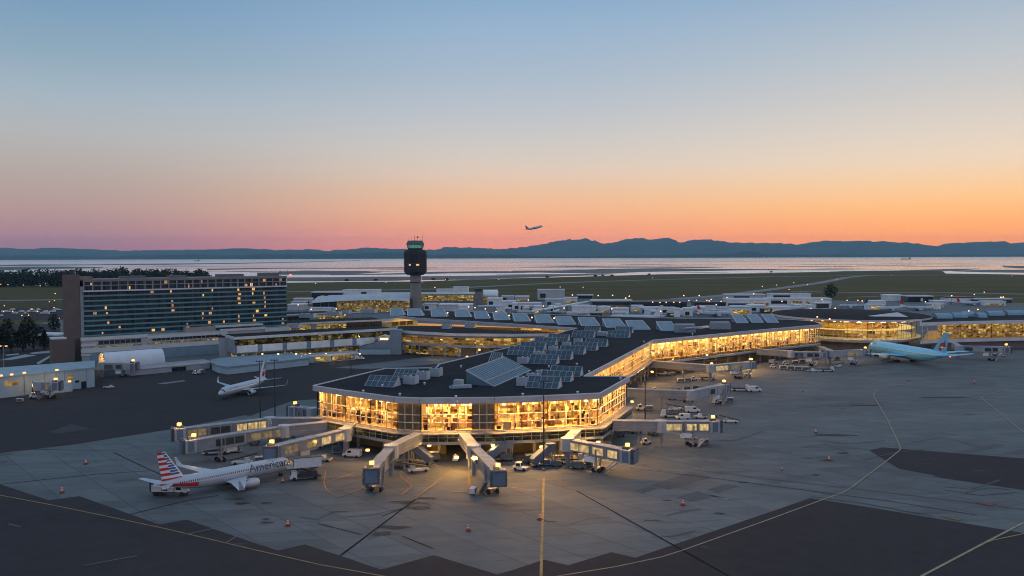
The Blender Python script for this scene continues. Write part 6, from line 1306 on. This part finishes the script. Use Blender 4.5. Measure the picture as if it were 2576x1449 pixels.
for lb_, gr_, ps_ in (('warm lamp beside the curved hall left of the control tower', 'lamps at the curved hall', ((896, 728), (934, 800), (846, 777), (783, 778), (750, 767), (1014, 795))), ('warm lamp on the roofs around the small concrete tower', 'lamps around the small tower', ((1094, 723), (1179, 772), (1195, 774), (1221, 777), (1248, 784))),
    ('warm lamp around the tall far block and the ramp', 'lamps at the ramp', ((1440, 742), (1329, 755), (1367, 770), (1419, 775), (1513, 797))), ('warm lamp on the banded building right of the ramp', 'lamps on the banded building', ((1505, 743.5), (1541, 743), (1583, 745), (1574, 750), (1539, 777))),
    ('orange lamp in the row along the long black hangar', 'lamps along the black hangar', ((1662, 783), (1642, 760), (1660, 761), (1676, 760.5), (1695, 760.5), (1710, 760.5), (1720, 743.5))), ('orange lamp in the bright cluster over the second black hangar', 'lamps over the second black hangar', ((1733, 756), (1752, 755.5), (1778, 755.5), (1789, 753), (1814, 758), (1759, 743.5), (1784, 757), (1802, 766))),
    ('warm lamp at the long white building near the round tree', 'lamps at the white building', ((1829, 749), (1896, 739), (1967, 758), (2068, 753), (2040, 777), (2101, 775.5))), ('warm lamp on the apron just behind the oval hall', 'lamps behind the oval hall', ((2131, 755.5), (2158, 755.5), (2169, 757))), ('warm lamp near the hangars at far right', 'lamps at the far right hangars', ((2328, 759), (2394, 744), (2524, 747.5), (2518, 748), (2437, 782), (2460, 778.5)))):
    for px, py in ps_: lamp_post(lb_, gr_, px, py, 11, LAMPC, .62 if py > 750 else .8)
G3 = ('tiny light on the grass of the far airfield', 'lights on the airfield grass')
for px, py in ((794, 713), (971, 710), (1121, 703), (1642, 699), (1409, 722), (1467, 722.5), (1918, 720.5), (1954, 717), (1997, 711), (2031, 716), (1985, 728), (2242, 692), (2546, 694), (2451, 740.5), (2476, 735), (1255, 703), (2105, 702)): lamp_post(*G3, px, py, 5, LAMPC, .7)
G4 = ('bright lamp between the saw tooth roof lights of the main hall', 'lamps between the roof lights')
for px, py in ((1126, 787), (1176, 789), (1228, 793), (1281, 794), (1338, 799), (1394, 801), (1458, 805.5), (1523, 808), (1590, 814), (1658, 814), (1728, 817), (1819, 813), (2056, 798), (2087, 803)):
    p = P(px, py, 20.3); p.z = 18.4
    if 'r' in LG: dup(LG['r'], p, 0, *G4)
    else:
        t = thing('roof_lamp', *(G4[0], 'lamp'), p, 0, G4[1]); MB().tube((0, 0, 0), (0, 0, 1.7), .1, 6).build('pole', DARKM, t); MB().ball((0, 0, 2.0), .5, 0, 8).build('lamp_head', emit('roof_lamp', (1, .55, .22), 3.5), t); LG['r'] = t
for px, py, lb_ in ((1206, 880, 'lamp before the lit annex undercroft'), (1175, 898, 'lamp at the back edge of the pier roof, middle one'), (1116, 917, 'lamp at the back edge of the pier roof, left one')): lamp_post(lb_, 'lamps on the apron behind the pier', px, py, 7, LAMP, .7)
st = thing('street_lamp', 'tall double armed street lamp at the left edge before dark trees', 'lamp', P(10, 940, 0)); MB().tube((0, 0, 0), (0, 0, 14.5), .2, 6, 0, .12).build('pole', STEEL, st); b = MB(); b.beam((-1.6, 0, 14.5), (1.6, 0, 14.5), .15, .15); b.build('arm', STEEL, st)
for x in (-1.5, 1.5): MB().box(x - .5, x + .5, -.3, .3, 14.2, 14.5).build('lamp_head', LAMPC, st)

# ================================================================ buildings and hangars beyond the terminal
WL, WP = WHITEP, mat('weathered_white', (.48, .50, .53), .6, .12, .1)
def fblock(name, label, x0, x1, yt, yb, dep, wm, rm, strip=None, edge=None):
    D_ = CAMZ * FPX / (yb - 641); z = CAMZ - (yt - 641) * D_ / FPX
    return block(name, label, x0, x1, yt, z, dep, wm, rm, [(a, b, c * z, d * z, m) for a, b, c, d, m in strip] if strip else None, edge=edge)
fblock('far_hall', 'low white hall with a dark base at the left of the far terminal', 784, 861, 734, 758, 20, DGL, WP, [(.3, .42, .15, .6, SHOP3)], edge=WL)
fblock('far_hall', 'tall plain white block in the far terminal left of the tower', 861, 948, 729, 758, 26, WL, WP, [(.55, .7, .6, .8, DGL)], edge=WL)
fblock('far_hall', 'long far terminal with a lit window strip behind the tower', 949, 1196, 738, 763, 30, CONW, WP, [(.02, .42, .25, .8, SHOP3), (.45, .98, .2, .8, SHOP3)], edge=WL)
fblock('far_hall', 'white saw tooth block on the far roofs right of the tower', 1140, 1176, 721, 740, 16, WL, WP, edge=WL)
fblock('far_hall', 'white low hall behind the small concrete tower', 1165, 1250, 736, 752, 22, WL, WP, [(.5, .95, .3, .8, DGL)], edge=WL)
cr = thing('curved_hall', 'hall with a swooping pale roof and lit front left of the tower', 'building', P(900, 786, 0)); co_ = cr.location.copy()
rows = []
for k in range(13):
    t = k / 12; px = 786 + 244 * t; zf = 11.5 + 2.6 * math.sin(t * 2.6); f = P(px, 786 - 2 * t, 0); rows.append([(f.x, f.y - 3, zf - 1.2), (f.x, f.y, zf + .6), (f.x, f.y + 26, zf + 4.5), (f.x, f.y + 50, zf + 1.0)])
MB().loft(rows, 0, False, False).build('roof', WP, cr, True, off=co_); g0 = MB(); g1 = MB()
for k in range(12):
    t = k / 12; f, f1 = rows[k][1], rows[k + 1][1]; g0.poly([(f[0], f[1] + 1, 0), (f1[0], f1[1] + 1, 0), (f1[0], f1[1] + 1, f1[2]), (f[0], f[1] + 1, f[2])], 0 if k > 2 else 1); g1.beam((f[0], f[1] + .9, 0), (f[0], f[1] + .9, f[2]), .3, .3)
w_ = g0.build('glass_front', [SHOP2, DGL], cr, off=co_); g1.build('glazing_frame', GREYP, w_, off=co_)
ft = thing('small_tower', 'small square concrete tower with a dark top right of the control tower', 'tower', P(1205, 766, 0)); MB().box(-5, 5, -5, 5, 0, 16).build('shaft', CONW, ft); MB().box(-4.4, 4.4, -4.4, 4.4, 16, 20).build('dark_top', DARKM, ft)
dm = thing('domed_hall', 'bright domed glass hall right of the small concrete tower', 'building', P(1233, 762, 0)); MB().loft([[(x, 10 * math.cos(a), 8 + 9 * math.sin(a)) for a in [math.pi * k / 8 for k in range(9)]] for x in (-9, -3, 3, 8, 10)], 0).build('dome', WL, dm, True); MB().box(-9, 10, -9.6, 8, 0, 8).build('wall', SHOP2, dm)
for a in (('boxy white plant building behind the saw tooth roof lights', 1288, 1360, 762, 781, 12), ('tall grey white block on the far roofs, left of the ramp', 1352, 1420, 728, 755, 16), ('lower grey block in front of the tall far block', 1372, 1420, 751, 773, 12), ('small white gabled block left of the ramp', 1318, 1362, 769, 784, 10)):
    fblock('far_block', *a, WL if 'grey' not in a[0] else WP, WL if 'grey' not in a[0] else WP, [(.1, .3, .2, .6, DGL)], edge=WL)
rp = thing('ramp_bridge', 'long straight ramp rising to the right behind the roof lights', 'ramp', P(1400, 790, 0)); ro_ = rp.location.copy(); q0, q1 = P(1318, 786, 4.0), P(1490, 757, 9.0); b = MB(); b.beam(q0, q1, 4, 1.2); b.build('deck', WL, rp, off=ro_)
for t in (.2, .4, .6, .8): q = q0.lerp(q1, t); MB().tube((q.x, q.y, 0), (q.x, q.y, q.z), .6, 6).build('column', CONW, rp, off=ro_)
fblock('far_gallery', 'glass gallery on top of the ramp', 1452, 1492, 741, 758, 12, GREYP, WP, [(.05, .95, .4, .85, DGL)], edge=WL)
fblock('far_hall', 'three banded building with lit windows right of the ramp', 1488, 1590, 755, 782, 24, CONW, WP, [(.02, .95, .55, .82, DGL), (.05, .9, .15, .4, SHOP2)], edge=WL)
fblock('far_hangar', 'long black hangar with lamps along its roof', 1590, 1728, 759, 784, 26, DGL, DARKM, [(.3, .36, .1, .3, SHOP2)], edge=DARKM); fblock('far_hangar', 'black hangar right of the long one', 1748, 1826, 760, 785, 26, DGL, DARKM, None, edge=DARKM)
fblock('far_hall', 'long white building with lit base left of the dark round tree', 1830, 1935, 752, 780, 26, WL, WP, [(.02, .5, .3, .6, DGL), (.55, .98, .4, .65, SHOP2)], edge=WL); fblock('far_hall', 'white block standing behind the long white building', 1826, 1925, 740, 757, 20, WP, WP, [(.2, .6, .3, .7, DGL)], edge=WL)
fblock('far_hall', 'low white building beside the dark round tree', 1932, 2092, 750, 770, 20, WL, WP, [(.05, .3, .3, .7, DGL), (.35, .9, .3, .65, SHOP2)], edge=WL); fblock('far_hall', 'upper white storey on the low white building', 1935, 2040, 738, 754, 14, WL, WP, [(.1, .5, .3, .7, DGL)], edge=WL)
fblock('far_hangar', 'white rounded hangar on the far right grass edge', 2232, 2273, 742, 757, 22, WL, WL, None, edge=WL); fblock('far_hangar', 'open dark hangar right of the white rounded one', 2284, 2348, 744, 760, 22, DGL, WP, [(.5, .6, .1, .6, WL)]); fblock('far_hangar', 'pale hangar with a dark roof at far right', 2384, 2448, 747, 761, 20, WL, DARKM, None, edge=DARKM); fblock('far_hangar', 'low dark shed at the far right edge of the apron', 2452, 2546, 751, 762, 16, DARKM, WP)
rr = random.Random(17); SHL = ['behind the saw tooth roof lights below the ramp end', 'before the banded building', 'right of the side on white airliner', 'before the second black hangar', 'before the long black hangar', 'left of the ramp foot, widest one', 'under the middle of the ramp', 'below the domed hall', 'right below the domed hall', 'just right of the control tower foot', 'beside the hotel end wall', 'before the round dark tree', 'behind the top of the oval roof', 'left before the long white building', 'right before the long white building']
for k, (px, py, w, z) in enumerate(((1500, 792, 30, 8), (1560, 792, 26, 7), (1650, 788, 20, 6), (1760, 784, 24, 6), (1690, 789, 18, 5), (1320, 790, 34, 8), (1440, 792, 26, 7), (1270, 782, 26, 8), (1240, 775, 40, 7), (1110, 770, 60, 7), (750, 766, 34, 8), (2070, 768, 30, 7), (2190, 768, 22, 6), (1870, 780, 30, 7), (1930, 779, 26, 6))):
    block('apron_shed', 'small flat roofed shed ' + SHL[k], px - w / 2, px + w / 2, (py - z * .95, py - z * .95), z, 10, rr.choice((WP, GREYP, BLUEP, DARKM)), rr.choice((WP, GREYP)), rr.choice((None, [(.1, .6, 1.5, z - 2, DGL)], [(.2, .8, 1.5, z - 2, SHOP2)])), group='sheds behind the terminal')

rr = random.Random(31); LOC = ['left of the small tower', 'before the curved hall', 'behind the curved hall', 'by the domed hall', 'below the tall far block', 'beside the ramp foot', 'under the ramp top', 'before the banded building', 'left end of the black hangar', 'before the black hangar', 'right end of the black hangar', 'before the second hangar', 'by the long white building', 'below the round tree', 'behind the oval roof', 'right of the oval roof']
XS = [(1080, 1180), (786, 860), (800, 880), (1220, 1290), (1350, 1430), (1300, 1360), (1430, 1490), (1490, 1580), (1590, 1630), (1630, 1690), (1690, 1740), (1750, 1830), (1840, 1930), (2040, 2110), (2120, 2240), (2340, 2560)]
AD = ('long low', 'narrow', 'square', 'tiny')
for k in range(44):
    j = k % 16; x0, x1 = XS[j]; px = rr.uniform(x0, x1); w = (rr.uniform(34, 60), rr.uniform(10, 16), rr.uniform(16, 26), rr.uniform(6, 10))[k // 16 if k < 48 else 3]; yb = {1: 782, 2: 752}.get(j, rr.uniform(770, 786) if j < 14 else rr.uniform(764, 776)); z = rr.uniform(4, 9)
    block('apron_shed', AD[k // 16] + ' pale shed ' + LOC[j], px - w / 2, px + w / 2, (yb - z * 1.0, yb - z * 1.0), z, rr.uniform(6, 14), rr.choice((WL, WP, WL, GREYP, BLUEP)), rr.choice((WL, WP, WP, GREYP)), rr.choice((None, None, [(.1, .6, 1, z * .55, DGL)], [(.2, .9, 1, z * .6, SHOP3)])), edge=rr.choice((WL, WP)), group='crowded sheds behind the terminal')
MORE = [(1226, 1262, 750, 771, 'stepped white block right of the domed hall'), (1262, 1296, 757, 776, 'white block before the boxy plant building'), (1262, 1292, 744, 757, 'pale block on the grass edge right of the dome'), (1098, 1140, 727, 742, 'white block just right of the tower shaft'), (1296, 1330, 745, 760, 'grey block behind the boxy plant building'), (1420, 1452, 748, 764, 'white block right of the tall far block'), (1440, 1482, 768, 786, 'white shed under the ramp top'), (1505, 1535, 771, 788, 'white shed before the left of the banded building'), (1540, 1582, 775, 790, 'white shed before the right of the banded building'), (1590, 1618, 768, 786, 'white shed at the left end of the black hangar'), (1624, 1650, 778, 792, 'white shed behind the tail of the side on airliner'), (1664, 1700, 773, 790, 'long white shed before the middle of the black hangar'), (1704, 1738, 778, 792, 'low white shed before the right of the black hangar'), (1745, 1775, 772, 789, 'white shed in the gap between the black hangars'), (1786, 1832, 772, 787, 'white shed before the second black hangar'), (1842, 1880, 769, 787, 'white shed before the left of the long white building'), (1886, 1925, 767, 785, 'white shed before the right of the long white building'), (1936, 1990, 771, 787, 'long white shed left of the oval roof'), (2000, 2042, 766, 783, 'white shed below the low white building'), (2050, 2090, 761, 777, 'white shed at the foot of the round tree'), (2190, 2228, 756, 768, 'white shed left of the rounded hangar'), (2352, 2382, 756, 767, 'white shed between the open and pale hangars'), (2476, 2530, 757, 769, 'white shed before the low dark shed at far right'), (1196, 1226, 742, 757, 'white block behind the small concrete tower'), (862, 905, 756, 770, 'white block behind the curved hall roof'), (738, 782, 750, 766, 'pale shed right of the hotel roof line'), (724, 762, 765, 781, 'pale shed against the hotel end wall'), (1066, 1096, 763, 781, 'white block at the foot of the control tower'), (1104, 1186, 765, 784, 'wide grey block right of the control tower foot')]
rr = random.Random(77)
for x0, x1, yt, yb, lb_ in MORE:
    fblock('apron_shed', lb_, x0, x1, yt, yb, rr.uniform(10, 18), WP if 'grey' in lb_ or 'pale' in lb_ else WL, rr.choice((WL, WL, WP)), rr.choice((None, [(.1, .4, .2, .6, DGL)], [(.5, .9, .15, .5, DGL)], [(.1, .9, .1, .45, SHOP2)])), edge=WL)
for lb_, px, py, hd2, L2 in (('white airliner parked before the second black hangar', 1800, 796, 10, 36), ('white airliner tail on by the ramp foot', 1400, 790, 75, 34), ('white airliner right of the oval roof on the far apron', 2240, 782, 200, 34)): far_plane(lb_, px, py, R(hd2), L2, lambda u, v: 1 if v > .4 else 0)
# ================================================================ trees, shore, ships
LEAF = mat('dark_foliage', (.020, .028, .022), .9, .5, .15, 0, .1); LEAF2 = mat('lighter_foliage', (.032, .040, .028), .9, .4, .2, 0, .1); BARK = mat('bark', (.06, .045, .035), .9, .3, 1)
def crown(b, c, rx, rz_, n, sz, rnd, cone_=False):
    for _ in range(n):
        while True:
            x, y, z = rnd.uniform(-1, 1), rnd.uniform(-1, 1), rnd.uniform(-1, 1)
            if x * x + y * y + z * z < 1: break
        k = (1 - (z + 1) / 2 * .85) * 1.2 if cone_ else 1 + .25 * math.sin(x * 5 + z * 4) * math.cos(y * 5)
        q = Vector((c[0] + x * rx * k, c[1] + y * rx * k, c[2] + z * rz_)); s_ = sz * rnd.uniform(.5, 1.3)
        u = Vector((rnd.uniform(-1, 1), rnd.uniform(-1, 1), rnd.uniform(-.6, .6))).normalized() * s_; v = u.cross(Vector((rnd.uniform(-1, 1), rnd.uniform(-1, 1), rnd.uniform(-1, 1)))).normalized() * s_ * .8
        b.poly([q - u, q - v * .8, q + u, q + v], rnd.randrange(2))
rnd = random.Random(4); tp = []
def tree(label, px, py, h, w, cone_=False, group='dark trees left of the hotel'):
    p = P(px, py, 0); t = thing('tree', label, 'tree', p, 0, group); b = MB(); b.tube((0, 0, 0), (0, 0, h * .7), h * .03, 6, 0, h * .01)
    for k in range(5): a = rnd.uniform(0, 6.28); z = h * rnd.uniform(.25, .55); b.tube((0, 0, z), (math.cos(a) * w * .35, math.sin(a) * w * .35, z + h * .15), h * .012, 5, 0, h * .005)
    b.build('trunk', BARK, t); b = MB(); crown(b, (0, 0, h * .56), w / 2, h * .46, 420, h * .055, rnd, cone_); b.build('crown', [LEAF, LEAF2], t); return t
for a in (('dark conical tree at the left edge behind the street lamp', 4, 888, 17, 11, True), ('broad dark tree, second from the left edge', 28, 886, 15, 10), ('large dark tree under the entrance canopy, left one', 58, 884, 18, 12, True), ('large dark tree under the entrance canopy, right one', 84, 880, 17, 12), ('dark slim tree beside the hotel base', 112, 884, 14, 7, True), ('dark tree in front of the car park by the left edge', 20, 842, 13, 9), ('dark tree in front of the car park, middle', 72, 838, 13, 11), ('dark tree in front of the car park by the hotel', 136, 834, 14, 10), ('round dark tree standing alone behind the far white building', 2090, 754, 21, 17)): tree(*a, group='dark trees left of the hotel' if a[1] < 500 else None)
b = MB(); rnd = random.Random(8)
tops = [(-250, 682), (0, 680), (60, 676), (95, 672), (140, 676), (200, 676), (228, 682), (235, 674), (260, 676), (300, 672), (318, 669), (340, 674), (380, 675), (420, 676), (440, 674), (470, 678), (505, 673), (520, 682)]
def topy(x):
    for i in range(len(tops) - 1):
        if tops[i][0] <= x <= tops[i + 1][0]: return tops[i][1] + (tops[i + 1][1] - tops[i][1]) * (x - tops[i][0]) / (tops[i + 1][0] - tops[i][0])
    return 680
for k in range(330):
    x = rnd.uniform(-240, 520); yb = rnd.uniform(711, 722) if x < 200 else rnd.uniform(706, 714); q = P(x, yb, 0); zt_ = PY(x, topy(x) + rnd.uniform(-1, 5), q.y).z; zt_ *= rnd.choice((.55, .75, .9, 1, 1)); crown(b, (q.x, q.y, zt_ * .46), rnd.uniform(8, 16), zt_ * .54, 110, 2.6, rnd)
tag(b.build('woodland', [LEAF, LEAF2]), 'dark belt of trees behind the hotel along the shore', None, None, 'stuff')
sh0 = None
for px, py in ((1377, 699), (1498, 696), (1516, 695), (1540, 695.5), (1633, 692.5), (1940, 686), (1124, 706), (872, 708), (945, 707), (1090, 705)):
    p = P(px, py, 0)
    if sh0 is None:
        sh0 = thing('shore_bush', 'small dark bush on the grassy shore', 'bush', p, 0, 'bushes along the shore'); MB().tube((0, 0, 0), (0, 0, 2.5), .3, 5).build('stem', BARK, sh0); b = MB(); crown(b, (0, 0, 3.2), 5.5, 2.8, 160, 1.0, random.Random(2)); b.build('foliage', [LEAF, LEAF2], sh0)
    else: dup(sh0, p, random.random() * 6)
def ship(label, px, py, L_, crane):
    q = P(px, py, -1.5); t = thing('ship', label, 'ship', q, R(3))
    MB().loft([[(x, -w, 8.5), (x, w, 8.5), (x, w * .7, 0), (x, -w * .7, 0)] for x, w in ((-L_ / 2, L_ * .06), (-L_ * .3, L_ * .08), (L_ * .3, L_ * .08), (L_ * .46, L_ * .04), (L_ / 2, .5))], 0).build('hull', DARKM, t); MB().box(L_ * .3, L_ * .42, -L_ * .05, L_ * .05, 8, 26).build('bridge_house', mat('ship_grey', (.10, .10, .12), .6, .2, .1), t)
    for k in range(crane): x = -L_ * .36 + k * L_ * .16; b = MB(); b.tube((x, 0, 8), (x, 0, 22), 1.4, 6); b.beam((x, 0, 20), (x + L_ * .09, 0, 24), 1.2, 1.2); b.build('crane', DARKM, t)
    MB().tube((L_ * .36, 0, 26), (L_ * .36, 0, 36), .9, 5).build('mast', DARKM, t)
ship('cargo ship with deck cranes out on the water at the right', 2279, 652.5, 140, 4); ship('small ship far out on the water behind the hotel', 495, 657, 80, 1)
# kerbed lawns and road by the hotel
for pts in ([(0, 907), (62, 893), (92, 895), (30, 906)], [(75, 889), (130, 882), (132, 888), (82, 892)], [(92, 914), (126, 895), (129, 898), (98, 918)], [(12, 894), (46, 890), (48, 893), (20, 896)]): structure('kerb_island', MB().prism(gz(pts), .05, .35), mat('kerb_stone', (.30, .33, .36), .7, .1, .3))
flat('road', gz([(-200, 925), (-200, 820), (150, 815), (165, 930), (60, 936)]), .07, ASPH)
